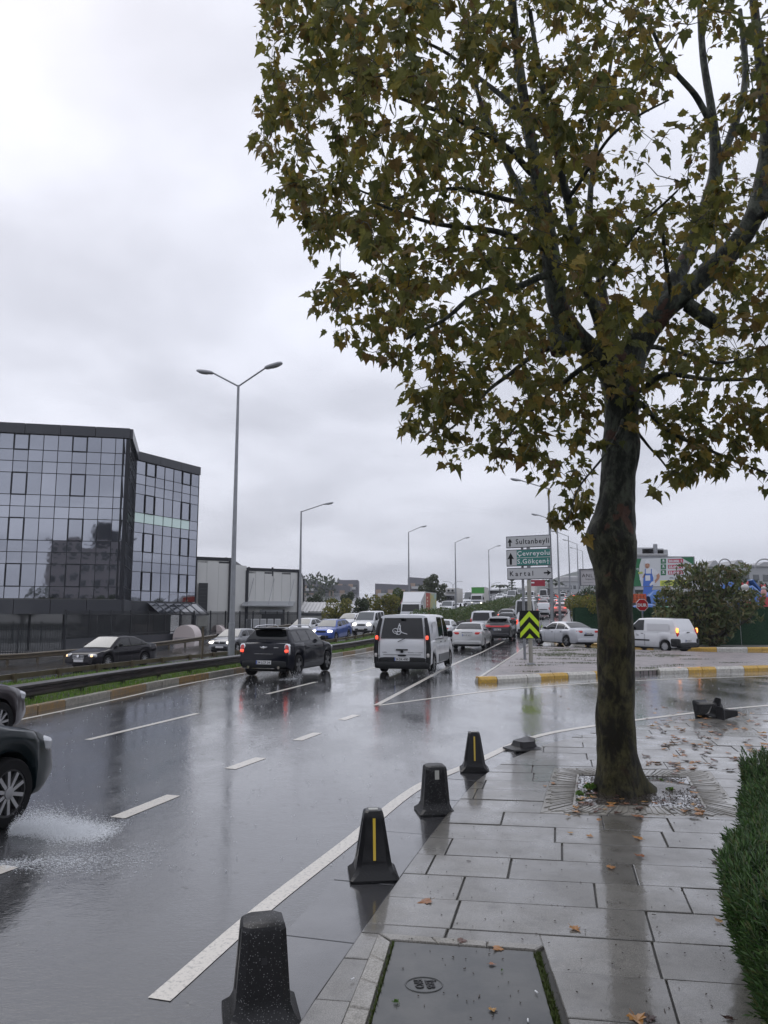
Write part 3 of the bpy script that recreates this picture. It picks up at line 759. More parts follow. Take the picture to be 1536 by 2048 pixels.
def car_body(S):
    mb = MB(); xs = []
    x = 0
    base = [0, .015, .04, .08, .14, .22, .32, .45]
    xs = list(base) + [S.L - q for q in base]
    x = .6
    while x < S.L - .5: xs.append(x); x += .16
    for wc in (S.wf, S.wb):
        for k in range(13):
            a = math.pi * k / 12; xs.append(wc - S.R * math.cos(a))
        xs += [wc - S.R - .004, wc + S.R + .004]
    xs = sorted(q for q in xs if 0 <= q <= S.L)
    q = [xs[0]]
    for v in xs[1:]:
        if v - q[-1] > .003: q.append(v)
    xs = q; n_ = 0; rings = []
    for x in xs:
        zt = S.belt_z(x); zb = S.zb
        if x < .2: zb += .07 * (1 - x / .2)
        if x > S.L - .25: zb += .10 * (1 - (S.L - x) / .25)
        for wc in (S.wf, S.wb):
            if abs(x - wc) <= S.R + 1e-6: zb = max(zb, S.r + math.sqrt(max(0, S.R ** 2 - (x - wc) ** 2)))
        h = S.hw(x); dz = zt - zb; f = S.wx(x)
        R_ = [(0, zb), (h * .55, zb), (h * .93, zb), (h * .985, zb + min(.07, dz * .3)), (h, zb + dz * .42), (h * .995, zb + dz * .66), (h * .975, zb + dz * .86), (h * .93, zt - .012), (h * .80, zt + .012), (h * .42, zt + .028), (0, zt + .034)]
        ring = [(px_, f, pz) for px_, pz in R_] + [(-px_, f, pz) for px_, pz in R_[-2:0:-1]]
        rings.append(ring)
    n_ = len(rings[0]); vs = [p for r_ in rings for p in r_]
    fs = [(i * n_ + k, i * n_ + (k + 1) % n_, (i + 1) * n_ + (k + 1) % n_, (i + 1) * n_ + k) for i in range(len(rings) - 1) for k in range(n_)]
    fs += [list(range(n_ - 1, -1, -1)), list(range((len(rings) - 1) * n_, len(rings) * n_))]
    mb.add(vs, fs)
    # greenhouse
    xs = [S.a, S.a + .06] + [S.a + (S.b - S.a) * t for t in (.25, .45, .65, .82, .93, 1.0)] + [S.b + (S.c - S.b) * t for t in (.12, .3, .5, .7, .88, 1.0)] + [S.c + (S.e - S.c) * t for t in (.12, .3, .5, .7, .88, 1.0)]
    rings = []
    for x in xs:
        zt = S.roof_z(x); zb = S.belt_z(x) - .05; f = S.wx(x); u = S.ghw(x, zb + .05); v = S.ghw(x, zt - .05)
        R_ = [(u, zb), (S.ghw(x, zb + (zt - zb) * .5), zb + (zt - zb) * .5), (v, max(zb, zt - .07)), (v - .035, max(zb, zt - .025)), (v - .11, zt), (v * .45, zt + .014), (0, zt + .018)]
        rings.append([(p, f, z) for p, z in R_] + [(-p, f, z) for p, z in R_[-2::-1]])
    n_ = len(rings[0])
    mb.add([p for r_ in rings for p in r_], [(i * n_ + k, i * n_ + k + 1, (i + 1) * n_ + k + 1, (i + 1) * n_ + k) for i in range(len(rings) - 1) for k in range(n_ - 1)] + [list(range(n_ - 1, -1, -1)), list(range((len(rings) - 1) * n_, len(rings) * n_))])
    return mb.mesh('body', P_WHITE, True, 40)
def side_win(S, x0, x1, sgn):
    mb = MB(); n_ = 6; vs = []; ins = .055
    for k in range(n_ + 1):
        x = x0 + (x1 - x0) * k / n_
        zb = S.belt_z(x) + .035; zt = S.roof_z(x) - .095
        zt = max(zt, zb + .012)
        for j in range(4):
            z = zb + (zt - zb) * j / 3; w_ = S.ghw(x, z)
            # follow the straight-sided section
            zz = S.roof_z(x); b_ = S.belt_z(x) - .05; u = S.ghw(x, b_ + .05); m_ = S.ghw(x, b_ + (zz - b_) * .5); v = S.ghw(x, zz - .05); t = (z - b_) / max(.01, zz - b_)
            tv = (zz - .07 - b_) / max(.01, zz - b_)
            w_ = u + (m_ - u) * t / .5 if t < .5 else m_ + (v - m_) * (t - .5) / max(.01, tv - .5)
            vs.append((sgn * (w_ + .007), S.wx(x), z))
    mb.add(vs, [(k * 4 + j, k * 4 + j + 1, k * 4 + j + 5, k * 4 + j + 4) for k in range(n_) for j in range(3)])
    return mb
def slope_win(S, x0, x1, f0, f1, up=.012):
    """front or rear screen laid on the sloping end of the cabin, between fractions f0..f1 of the slope"""
    mb = MB(); vs = []; n_ = 6; m_ = 6
    for k in range(n_ + 1):
        t = f0 + (f1 - f0) * k / n_; x = x0 + (x1 - x0) * t; z = S.roof_z(x)
        dxs = -1 if x0 < x1 else 1
        for j in range(m_ + 1):
            q = j / m_ * 2 - 1; w_ = S.ghw(x, z - .05) - .095
            vs.append((q * w_, S.wx(x + dxs * up * .7), z + .016 * (1 - q * q) + up * .8 + .004))
    mb.add(vs, [(k * (m_ + 1) + j, k * (m_ + 1) + j + 1, (k + 1) * (m_ + 1) + j + 1, (k + 1) * (m_ + 1) + j) for k in range(n_) for j in range(m_)])
    return mb
def wheel_meshes(r, style):
    key = (r, style)
    if key in WH: return WH[key]
    M = Matrix.Rotation(R(90), 4, 'Y'); w_ = .105
    ty = MB().lathe([(r * .66, -w_), (r * .9, -w_), (r * .985, -w_ * .8), (r, -w_ * .4), (r, w_ * .4), (r * .985, w_ * .8), (r * .93, w_), (r * .68, w_ * .98), (r * .66, w_ * .6)], 28, M).mesh('tyre', M_TYRE, True, 50)
    mb = MB(); mb.lathe([(r * .68, w_ * .2), (r * .68, w_ * .92), (r * .62, w_ * .90), (r * .60, w_ * .35), (r * .1, w_ * .30)], 28, M, 1)
    ns = {'five': 5, 'ten': 10, 'steel': 12}[style]
    for k in range(ns):
        a = 2 * math.pi * k / ns
        R_ = Matrix.Rotation(a, 4, 'X')
        wd = {'five': .060, 'ten': .03, 'steel': .05}[style]
        poly = [(-wd * .55, .04), (wd * .55, .04), (wd * 1.0 if style == 'five' else wd * .6, r * .64), (-wd * 1.0 if style == 'five' else -wd * .6, r * .64)]
        vs = [R_ @ Vector((x_, p, q)) for x_ in (w_ * .62, w_ * .90) for p, q in poly]
        mb.add(vs, [(0, 1, 2, 3), (7, 6, 5, 4), (0, 4, 5, 1), (1, 5, 6, 2), (2, 6, 7, 3), (3, 7, 4, 0)], 0)
    mb.lathe([(.055, w_ * .5), (.055, w_ * .98), (.03, w_ * 1.04)], 12, M, 0)
    rim = mb.mesh('rim', [mat('alloy', (.33, .33, .34), .3, .8) if style != 'steel' else mat('steel_rim', (.42, .42, .43), .4, .5), mat('rim_shadow', (.05, .05, .052), .5, .5)], True, 30)
    WH[key] = (ty, rim); return WH[key]
WH = {}; CM = {}
def cached(key, fn):
    if key not in CM: CM[key] = fn()
    return CM[key]
def car(kind, name, label, pos, head, col, cat='car', group='cars in the traffic', lod=1, brake=False, head_on=False, rim='five', steer=0, plate=None, name_extra=None, trim=None, amber=False):
    """kind of body; pos (x, y) of its centre; head in degrees clockwise from straight ahead"""
    S = CarShape(kind); z0 = (gz(*pos)); dy = 1.5; c_ = math.cos(R(head)); s_ = math.sin(R(head))
    zf = gz(pos[0] + s_ * dy, pos[1] + c_ * dy); zb_ = gz(pos[0] - s_ * dy, pos[1] - c_ * dy)
    root = thing(name, label, cat, (pos[0], pos[1], (zf + zb_) / 2 + .002), -R(head), group)
    root.rotation_euler = (math.atan2(zf - zb_, 2 * dy), 0, -R(head)); root.rotation_mode = 'XYZ'
    me = cached(('body', kind), lambda: car_body(S)); o = obj('body', me, root)
    def recol(o, m): o.material_slots[0].link = 'OBJECT'; o.material_slots[0].material = m
    recol(o, col)
    for sg in (-1, 1):
        for i, (x0, x1) in enumerate(S.wins):
            x0 = max(x0, S.a + .28)
            obj('side_window', cached(('win', kind, i, sg), lambda: side_win(S, x0, x1, sg).mesh('side_window', M_GLASSD, False)), root)
    obj('windscreen', cached(('ws', kind), lambda: slope_win(S, S.a, S.b, .06, .95).mesh('windscreen', M_GLASSW, True)), root)
    boxy = kind in ('van', 'minibus', 'courier', 'combi')
    if not boxy:
        obj('rear_window', cached(('rw', kind), lambda: slope_win(S, S.e, S.c, .14, .92).mesh('rear_window', M_GLASSD, True)), root)
    else:
        def rw():
            zb = S.belt_z(S.e) + .04; zt = S.H - .13; vs = []
            mb = MB(); n_, m_ = 4, 6
            for k in range(n_ + 1):
                t = k / n_; z = zb + (zt - zb) * t
                # invert roof_z on the rear slope
                lo, hi = S.c, S.e
                for _ in range(24):
                    mid = (lo + hi) / 2
                    if S.roof_z(mid) > z: lo = mid
                    else: hi = mid
                for j in range(m_ + 1):
                    q = j / m_ * 2 - 1; vs.append((q * (S.ghw(S.e, z) - .115), S.wx(lo) - .030 , z))
            mb.add(vs, [(k * (m_ + 1) + j, k * (m_ + 1) + j + 1, (k + 1) * (m_ + 1) + j + 1, (k + 1) * (m_ + 1) + j) for k in range(n_) for j in range(m_)])
            return mb.mesh('rear_window', M_GLASSD, True)
        if kind != 'courier': obj('rear_window', cached(('rwb', kind), rw), root)
    # wheels
    ty, rm = wheel_meshes(S.r, rim)
    for sg in (-1, 1):
        for i, wc in enumerate((S.wf, S.wb)):
            wt = obj('wheel', ty, root, (sg * (S.W / 2 - .115), S.wx(wc), S.r)); 
            wt.rotation_euler = (random.uniform(0, 1), 0, (0 if sg > 0 else math.pi) + (R(steer) if i == 0 else 0))
            if lod: obj('rim', rm, wt)
    # dark floor that closes the wheel arches
    obj('underbody', cached(('ub', kind), lambda: MB().box((0, 0, S.r * 1.05), (S.W * .70, S.L * .86, S.r * 1.1)).box((0, 0, S.zb + .04), (S.W * .9, (S.wb - S.wf) - 2 * S.R, .08)).mesh('underbody', M_PLAST)), root)
    # lights
    vert = boxy
    yF, yR = S.wx(0), S.wx(S.L)
    hm = M_HEADON if head_on else M_HEAD
    hz_ = S.belt_z(.22) - .10
    for sg in (-1, 1):
        hl = obj('headlight', cached(('hl', kind, hm.name), lambda: MB().rbox((0, 0, 0), (.40, .30, .17 if not boxy else .24), .6, 12).mesh('headlight', [hm], True)), root, (sg * (S.W / 2 * .70), yF - .17, hz_)); hl.rotation_euler = (R(-14), 0, -sg * R(26))
        tl_m = M_TAILON if brake else M_TAIL
        if amber and sg == 1: tl_m = M_AMBERON
        if kind == 'mini': dim = (.16, .16, .34); p = (sg * (S.W / 2 - .13), yR + .075, .86)
        elif vert: dim = (.13, .14, .42); p = (sg * (S.W / 2 - .105), yR + .085, 1.02)
        elif kind == 'sedan': dim = (.42, .20, .15); p = (sg * (S.W / 2 - .27), yR + .085, .90)
        else: dim = (.40, .22, .17); p = (sg * (S.W / 2 - .26), yR + .10, S.belt_z(S.L * .9) - .14)
        tl = obj('taillight', cached(('tl', kind, tl_m.name, 0), lambda: MB().rbox((0, 0, 0), dim, .55, 12).mesh('taillight', [tl_m], True)), root, p); tl.rotation_euler = (0, 0, sg * R(12))
    tr = trim or M_PLAST
    # bumpers / sills / grille
    obj('rear_bumper', cached(('rb', kind, tr.name), lambda: MB().rbox((0, yR + .10, S.zb + .17), (S.W * .90, .26, .24), .35, 16).mesh('rear_bumper', tr, True)), root)
    obj('front_bumper', cached(('fb', kind, tr.name), lambda: MB().rbox((0, yF - .12, S.zb + .15), (S.W * .78, .26, .20), .35, 16).mesh('front_bumper', tr, True)), root)
    obj('grille', cached(('gr', kind), lambda: MB().rbox((0, yF - .03, hz_ - .02), (S.W * .42, .10, .12), .4, 14).mesh('grille', M_PLAST, True)), root)
    for sg in (-1, 1):
        x = S.a + (S.b - S.a) * .62; z = S.belt_z(x) + .12
        obj('mirror', cached(('mi', kind, sg), lambda: MB().rbox((sg * (S.W / 2 + .06), S.wx(x), z), (.20, .11, .15 if not boxy else .24), .6, 10).mesh('mirror', M_PLAST if (boxy or kind != 'sedan') else M_PLAST, True)), root)
        if lod:
            for hx in ((S.b + .30, S.b + 1.15) if kind not in ('courier', 'minibus') else (S.b + .28,)):
                zz = S.belt_z(hx) - .13
                obj('door_handle', cached(('dh', kind), lambda: MB().rbox((0, 0, 0), (.035, .17, .03), .6, 8).mesh('door_handle', M_PLAST, True)), root, (sg * (S.hw(hx) * .992 + .004), S.wx(hx), zz))
            # door seams
            for dx_ in ((S.wins[0][0] + .02, S.wins[0][1] + .04, (S.wins[1][1] + .03) if len(S.wins) > 1 else S.wins[0][1] + .08)):
                zb = S.zb + .07
                if abs(dx_ - S.wb) < S.R + .02: zb = S.r + S.R + .01
                if abs(dx_ - S.wf) < S.R + .02: zb = S.r + S.R + .01
                zt = S.belt_z(dx_) - .02
                def seam():
                    mb = MB(); vs = []
                    for k in range(6):
                        z = zb + (zt - zb) * k / 5; dz = S.belt_z(dx_) - S.zb; t = (z - S.zb) / dz; h = S.hw(dx_)
                        q = interp([(0, .985), (.42, 1), (.66, .995), (.86, .975), (1, .93)], t) * h + .0025
                        vs += [(sg * q, S.wx(dx_) - .006, z), (sg * q, S.wx(dx_) + .006, z)]
                    mb.add(vs, [(2 * k, 2 * k + 1, 2 * k + 3, 2 * k + 2) for k in range(5)]); return mb.mesh('door_seam', M_INK)
                obj('door_seam', cached(('sm', kind, round(dx_, 2), sg), seam), root)
    if not boxy and kind != 'mini': pz = .78 if kind != 'sedan' else .80
    elif kind == 'mini': pz = .47
    else: pz = .62 if kind != 'van' else .49
    pl = obj('number_plate', cached(('pl',), lambda: MB().box((0, 0, 0), (.52, .02, .115)).mesh('number_plate', M_PLATE)), root, (0, yR - .022, pz))
    obj('plate_band', cached(('pb',), lambda: MB().box((-.24, -.012, 0), (.035, .004, .11)).mesh('plate_band', M_PBLUE)), pl)
    if plate:
        t = obj('lettering', text_mesh('lettering', plate, .105, M_INK, .43, bold=.002), pl, (-.205, -.0125, -.038)); t.rotation_euler = (R(90), 0, 0)
    obj('number_plate', cached(('pl',), None), root, (0, yF + .012, S.zb + .20))
    if lod:
        x = (S.c + S.e) / 2
        if kind in ('suv', 'mini', 'combi', 'hatch'):
            wiper = obj('wiper', cached(('wp', kind), lambda: MB().bar((0, 0, 0), (-.34, .0, .05), .012, .02).mesh('wiper', M_INK)), root, (.05, yR + (.03 if kind != 'mini' else .0) + (.0), S.belt_z(S.e) + .06))
    return root, S
HD = 15.2
# ---- the dark small estate-like car in the left lane
root, S = car('mini', 'compact_car', 'black compact car with roof rails, round-ended red taillights and chrome winged badge', (-3.2, 26.0), 16.5, P_BLACKM, brake=False, rim='five', plate='34 LCF 34')
yR = S.wx(S.L)
for sg in (-1, 1):
    MB().tube([(sg * .60, S.wx(1.75), 1.53), (sg * .605, S.wx(1.95), 1.60), (sg * .61, S.wx(2.7), 1.615), (sg * .605, S.wx(3.4), 1.59), (sg * .60, S.wx(3.6), 1.52)], .018, 8).build('roof_rail', M_CHROME, root, True)
    # chrome surround and lit band of the taillight
    MB().rbox((sg * (S.W / 2 - .13), yR + .085, .86), (.20, .15, .385), .55, 14).build('taillight_surround', M_CHROME, root, True)
    MB().rbox((sg * (S.W / 2 - .13), yR + .0, .83), (.13, .06, .09), .6, 10).build('brake_lamp', M_TAILON, root, True)
    e = MB().lathe([(.045, 0), (.045, .10), (.036, .10), (.034, .02)], 14, Matrix.Translation((sg * .52, yR - .05, .32)) @ Matrix.Rotation(R(-90), 4, 'X')).build('exhaust_pipe', M_CHROME, root, True)
MB().rbox((0, S.wx(3.78), 1.525), (1.12, .34, .06), .5, 14).build('roof_spoiler', P_BLACKM, root, True)
MB().box((0, yR - .03, .735), (.62, .012, .012)).build('chrome_strip', M_CHROME, root)
MB().rbox((0, yR + .0, .285), (.78, .10, .028), .5, 12).build('diffuser_strip', M_CHROME, root, True)
bd = MB().lathe([(.043, 0), (.043, .014), (.032, .018)], 18, Matrix.Translation((0, yR - .035, .93)) @ Matrix.Rotation(R(90), 4, 'X'))
for sg in (-1, 1):
    for k in range(3): bd.box((sg * (.085 - .008 * k), yR - .042, .955 - .017 * k), (.10 - .03 * k, .01, .012))
bd.build('winged_badge', M_CHROME, root, True)
MB().box((.42, yR - .02, .93), (.16, .01, .018)).build('badge_strip', M_CHROME, root)
MB().box((0, yR + .12, 1.06), (1.5, .02, .014)).build('chrome_beltline', M_CHROME, root)

# ---- white passenger van in the middle lane
root, S = car('van', 'passenger_van', 'white passenger van with black rear corner pillars and a script sticker on its rear window', (1.22, 27.75), 15.0, P_WHITE, cat='van', group='vans in the traffic', rim='ten', plate='34 DK 4085')
yR = S.wx(S.L)
for sg in (-1, 1):
    mb = MB(); mb.tube([(sg * .885, yR + .02, .34), (sg * .90, yR + .02, .8), (sg * .885, yR + .03, 1.15), (sg * .845, yR + .09, 1.5), (sg * .775, yR + .18, 1.84)], [.085, .085, .08, .075, .055], 10); mb.build('corner_pillar', M_PLAST, root, True)
    MB().rbox((sg * .865, yR - .035, 1.20), (.10, .08, .14), .6, 10).build('lit_tail_lamp', M_TAILON, root, True)
    MB().rbox((sg * .895, yR - .045, .62), (.10, .06, .14), .6, 10).build('reversing_lamp', M_WHITEL, root, True)
MB().rbox((0, yR + .06, .29), (1.90, .30, .24), .3, 18).build('rear_bumper', M_PLAST, root, True)
MB().rbox((0, yR + .045, 1.83), (.20, .10, .05), .6, 10).build('high_brake_lamp', M_PLAST, root, True)
MB().tube([(-.02, yR - .02, .79), (-.20, yR - .025, .80), (.20, yR - .025, .80)], .022, 8).rbox((0, yR - .02, .745), (.10, .06, .09), .6, 8).build('tailgate_handle', M_PLAST, root, True)
MB().rbox((0, yR - .01, .615), (.30, .07, .06), .6, 10).build('plate_lamp', M_PLAST, root, True)
MB().box((0, yR - .008, .64), (1.30, .012, .02)).build('tailgate_crease', mat('seam_grey', (.32, .32, .33), .5), root)
MB().bar((.10, yR - .02, 1.17), (-.14, yR - .035, 1.06), .02, .02).build('wiper', M_PLAST, root)
for zz, xx in ((.55, 0), ):
    for sg in (-1, 1): MB().box((sg * .775, yR - .004, 1.05), (.010, .012, 1.0)).build('tailgate_seam', M_INK, root)
t = obj('lettering', text_mesh('lettering', 'OPEL', .055, M_INK, .17), root, (-.68, yR - .014, .69)); t.rotation_euler = (R(90), 0, 0)
t = obj('lettering', text_mesh('lettering', 'VIVARO 1.9 CDTI', .05, M_INK, .50), root, (.20, yR - .014, .69)); t.rotation_euler = (R(90), 0, 0)
t = obj('lettering', text_mesh('lettering', 'ecoline', .04, M_INK, .20), root, (.36, yR - .014, .50)); t.rotation_euler = (R(90), 0, 0)
st = MB(); 
M_STK = mat('white_sticker', (.75, .76, .78), .5)
cx_, cz_ = -.13, 1.40; yy = yR + .055
def stroke(pts, r_=.012):
    p3 = catmull([Vector(p) for p in pts], 5); st.tube([(cx_ + p.x, yy + .0 + (.1 * (p.y)), cz_ + p.y) for p in p3], r_, 5)
stroke([(-.02, -.07), (-.16, -.05), (-.20, .05), (-.10, .10), (-.03, .04), (-.08, -.02), (-.14, .02)]); stroke([(-.04, .08), (.02, .20), (.03, .27), (.06, .12), (.10, -.02), (.30, -.09)])
stroke([(-.02, .06), (.01, .22)]); stroke([(.03, .05), (.07, .2)]); stroke([(-.08, -.09), (.02, -.10), (.08, -.03), (-.02, .0), (-.06, -.05)]); stroke([(.0, -.02), (.06, .05), (.02, .1)])
st.build('script_sticker', M_STK, root)
for sg in (-1, 1):
    MB().box((sg * .915, S.wx(2.9), 1.12), (.012, 1.5, .035)).build('sliding_rail', M_INK, root)
    MB().box((sg * .955, S.wx(2.2), .46), (.014, 1.9, .26)).build('sill_cladding', mat('cladding_grey', (.13, .135, .14), .5), root)
    MB().box((sg * .9, S.wx(3.75), 1.46), (.012, .62, .52)).build('side_panel', P_WHITE, root)

# ---- silver saloon, dark crossover and what queues before them
root, S = car('sedan', 'sedan_car', 'silver saloon car with wide rear screen, right behind the white passenger van', (5.2, 44.6), 14.5, P_SILV, plate='34 NP 3419', trim=P_SILV)
yR = S.wx(S.L)
MB().box((0, yR - .02, .94), (.62, .02, .03)).build('chrome_strip', M_CHROME, root)
MB().box((0, yR + .0, .42), (1.35, .03, .02)).build('bumper_strip', M_CHROME, root)
MB().rbox((0, yR + .05, .27), (1.5, .16, .1), .5, 12).build('lower_bumper', M_PLAST, root, True)
root, S = car('suv', 'crossover_car', 'dark grey crossover car with a red light bar across its tail', (8.25, 53.6), 15, P_DKGREY, plate='34 EML 29', trim=P_DKGREY)
yR = S.wx(S.L)
MB().rbox((0, yR + .03, .99), (1.62, .12, .10), .4, 16).build('light_bar', mat('light_bar_red', (.5, .02, .03), .15, coat=1, emit=(1, .05, .06), es=.12), root, True)
MB().rbox((0, S.wx(3.75), 1.50), (1.2, .40, .05), .5, 14).build('roof_spoiler', P_DKGREY, root, True)
car('sedan', 'sedan_car', 'white saloon car half hidden on the left behind the white passenger van', (4.1, 52.0), 15, P_WHITE, trim=P_WHITE)
root, S = car('combi', 'estate_van', 'white family van with roof bars ahead of the silver saloon', (8.3, 62.5), 15, P_WHITE, trim=P_WHITE, cat='car')
for sg in (-1, 1): MB().bar((sg * .66, S.wx(1.8), S.H + .04), (sg * .66, S.wx(3.9), S.H + .03), .03, .04).build('roof_bar', M_PLAST, root)
car('suv', 'suv_car', 'dark brown off-road car with glowing brake lights high up the queue', (13.1, 80), 15, P_BROWN, brake=True)
car('hatch', 'hatchback_car', 'dark hatchback between the grey crossover and the brown off-road car', (11.6, 71), 15, P_DKGREY)
car('minibus', 'minibus', 'tall white minibus in the right lane behind the black and lime chevron sign', (14.1, 74.5), 15, P_WHITE, cat='minibus', group='vans in the traffic')
car('minibus', 'minibus', 'second white minibus farther up, higher than the one behind the chevron sign', (18.9, 99), 15, P_WHITE, cat='minibus', group='vans in the traffic', brake=True)
root, S = car('combi', 'panel_van', 'low white van with lime and red stripes, half hidden by the chevron sign', (11.6, 60.3), 15, P_WHITE, cat='van', group='vans in the traffic', brake=True)
MB().box((.925, 0, .62), (.012, 2.2, .18)).build('stripe', mat('lime_stripe', (.45, .62, .05), .4), root)
root, S = car('courier', 'panel_van', 'small white panel van with windowless rear doors in front of the chevron sign pole', (21.8, 103), 15, P_WHITE, cat='van', group='vans in the traffic')
MB().box((0, S.wx(S.L) - .02, .95), (1.1, .02, .09)).build('handle_bar', M_PLAST, root)
car('suv', 'suv_car', 'pale red and white car beside the small windowless van', (25.0, 107), 15, paint('paint_pale_red', (.55, .28, .27)), brake=True)
car('suv', 'suv_car', 'rosy brown off-road car ahead of the small windowless van', (27.0, 128), 15, paint('paint_rose', (.36, .22, .22)))
car('hatch', 'hatchback_car', 'dark hatchback left of the rosy brown off-road car', (30.8, 140), 15, P_DKGREY, lod=0)
car('suv', 'suv_car', 'white off-road car with dark rear window past the pale red car', (30.3, 129), 15, P_WHITE, brake=True)
car('sedan', 'sedan_car', 'white saloon car braking at the right kerb uphill', (38.5, 158), 15, P_WHITE, brake=True, lod=0)
car('suv', 'suv_car', 'dark wine red car beside the lamp post near the hill top', (48.5, 190), 15, paint('paint_wine', (.09, .02, .03)), brake=True, lod=0)
car('suv', 'suv_car', 'white off-road car at the very top of the queue, by the hedge', (52.8, 196), 15, P_WHITE, lod=0)
cols = [P_WHITE, P_SILV, P_DKGREY, P_GREYW, P_WHITE, P_RED, P_BLACKM]
kinds = ['suv', 'sedan', 'hatch', 'combi', 'minibus']
KN = ['off-road car', 'saloon', 'hatchback', 'family van', 'minibus']; CN = ['white', 'silver', 'dark grey', 'pearl', 'white', 'red', 'black']
ORD = 'first second third fourth fifth sixth seventh eighth ninth tenth eleventh twelfth thirteenth fourteenth'.split()
random.seed(21)
for i, (x, y) in enumerate(((33.2, 148), (35.9, 168), (32.0, 158), (41.5, 176), (38.6, 182), (43.5, 186), (45, 200), (41.0, 196), (50.5, 212), (47, 214), (54.5, 222), (51.0, 232), (58, 238), (55, 250))):
    car(kinds[i % 5], 'queued_car', 'tiny %s %s far up the queue driving away, %s from its foot' % (CN[i % 7], KN[i % 5], ORD[i]), (x, y), 15, cols[i % 7], lod=0, group='tiny cars far up the hill driving away', brake=random.random() < .5)

# ---- turning and side road vehicles
root, S = car('sedan', 'sedan_car', 'pearl white saloon car turning out of the side road left of the big tree', (11.1, 46.9), -25, P_GREYW, trim=P_GREYW, plate='34 HL 558', steer=8)
yR = S.wx(S.L)
MB().box((0, yR - .015, .70), (.7, .02, .1)).build('plate_recess', M_PLAST, root)
root, S = car('courier', 'panel_van', 'small white panel van with black lower rear corner right of the big tree', (14.75, 41.5), -34, P_WHITE, cat='van', group='vans in the traffic', rim='steel', plate='34 TLA 77')
yR = S.wx(S.L)
for sg in (-1, 1):
    MB().rbox((sg * .80, yR + .20, .52), (.22, .52, .42), .35, 12).build('corner_cladding', M_PLAST, root, True)
    MB().rbox((sg * .835, yR + .055, 1.15), (.12, .12, .26), .6, 10).build('lit_tail_lamp', M_AMBERON, root, True)
    MB().box((sg * .895, S.wx(1.85), .60), (.016, 1.15, .07)).build('rubbing_strip', M_PLAST, root)
    mb = MB(); vs = []
    MB().box((sg * .862, S.wx(2.95), 1.30), (.010, 1.35, .36), cham=.004).build('side_panel', P_WHITE, root)
MB().rbox((0, yR + .03, .38), (1.74, .26, .26), .3, 16).build('rear_bumper', M_PLAST, root, True)
MB().box((0, yR - .012, 1.05), (.22, .02, .04)).build('handle', M_PLAST, root)
t = obj('lettering', text_mesh('lettering', 'TA', .16, M_INK, .2), root, (-.895, S.wx(1.55), .80)); t.rotation_euler = (R(90), 0, R(-90))
car('sedan', 'sedan_car', 'dark saloon car whose roof shows between the big tree and the white panel van', (15.9, 46.3), -75, P_BLACKM)

# ---- near cars cut by the left edge of the picture
root, S = car('hatch', 'hatchback_car', 'black green car entering at the left edge, nearest car, front wheel in spray', (-4.62, 6.20), 15.0, P_TEAL, head_on=False, rim='ten', group='cars cut by the left edge')
car('hatch', 'hatchback_car', 'plum grey car at the left edge just beyond the nearest car', (-6.98, 10.7), 13.0, P_BROWN, rim='ten', group='cars cut by the left edge')

# ---- oncoming traffic on the opposite carriageway
OG = 'cars coming down the opposite carriageway'
root, S = car('sedan', 'sedan_car', 'black saloon car with amber lit headlights coming towards the left', (-12.95, 36.4), 199, P_BLKRED, group=OG, rim='ten', trim=P_BLKRED)
yF = S.wx(0)
for k in range(3): MB().box((0, yF + .025, .52 + .06 * k), (.62, .02, .014)).build('grille_bar', M_CHROME, root)
MB().lathe([(.06, 0), (.06, .02)], 16, Matrix.Translation((0, yF + .05, .62)) @ Matrix.Rotation(R(-90), 4, 'X')).build('round_badge', M_CHROME, root, True)
for sg in (-1, 1): MB().rbox((sg * .66, yF - .06, .63), (.14, .12, .11), .7, 10).build('lit_lamp', M_HEADW, root, True)
for sg in (-1, 1): MB().bar((sg * .845, S.wx(1.5), .99), (sg * .845, S.wx(3.8), 1.06), .015, .015).build('chrome_strip', M_CHROME, root)
root, S = car('hatch', 'hatchback_car', 'grey hatchback with white headlights passing behind the tall lamp post', (-9.45, 48.4), 197, P_GREY, group=OG, head_on=True)
MB().rbox((0, S.wx(0) + .03, .70), (.10, .04, .15), .9, 8).build('diamond_badge', M_CHROME, root)
root, S = car('suv', 'suv_car', 'blue crossover car with white headlights behind the guardrail', (-4.0, 58.6), 198, P_BLUE, group=OG, head_on=True)
for sg in (-1, 1): MB().bar((sg * .62, S.wx(1.8), S.H + .02), (sg * .62, S.wx(3.5), S.H + .01), .03, .04).build('roof_bar', M_CHROME, root)
car('sedan', 'sedan_car', 'white saloon car hidden behind the blue crossover', (-6.4, 62.6), 198, P_WHITE, group=OG, head_on=True)
car('combi', 'estate_van', 'white family van with round headlights right of the blue crossover', (-1.3, 66.6), 197, P_WHITE, group=OG, head_on=True)
car('hatch', 'hatchback_car', 'white hatchback between the blue crossover and the white family van', (-3.1, 70.5), 197, P_WHITE, group=OG)
car('combi', 'estate_van', 'small white van behind the printed box truck', (9.4, 111), 195, P_WHITE, group=OG)
car('sedan', 'sedan_car', 'pale silver car low in front of the green truck', (13.3, 114), 195, P_SILV, group=OG, lod=0)
car('minibus', 'minibus', 'white minibus between the refrigerated truck and the green truck', (16.8, 147), 195, P_WHITE, cat='minibus', group=OG, lod=0)
car('minibus', 'minibus', 'white minibus right of the green truck above the hedge', (28.2, 166), 195, P_WHITE, cat='minibus', group=OG, lod=0)
car('combi', 'estate_van', 'white van just below the minibus right of the green truck', (25.5, 152), 195, P_WHITE, group=OG, lod=0)
car('hatch', 'hatchback_car', 'silver car right beside the green truck', (22.6, 148), 195, P_SILV, group=OG, lod=0)
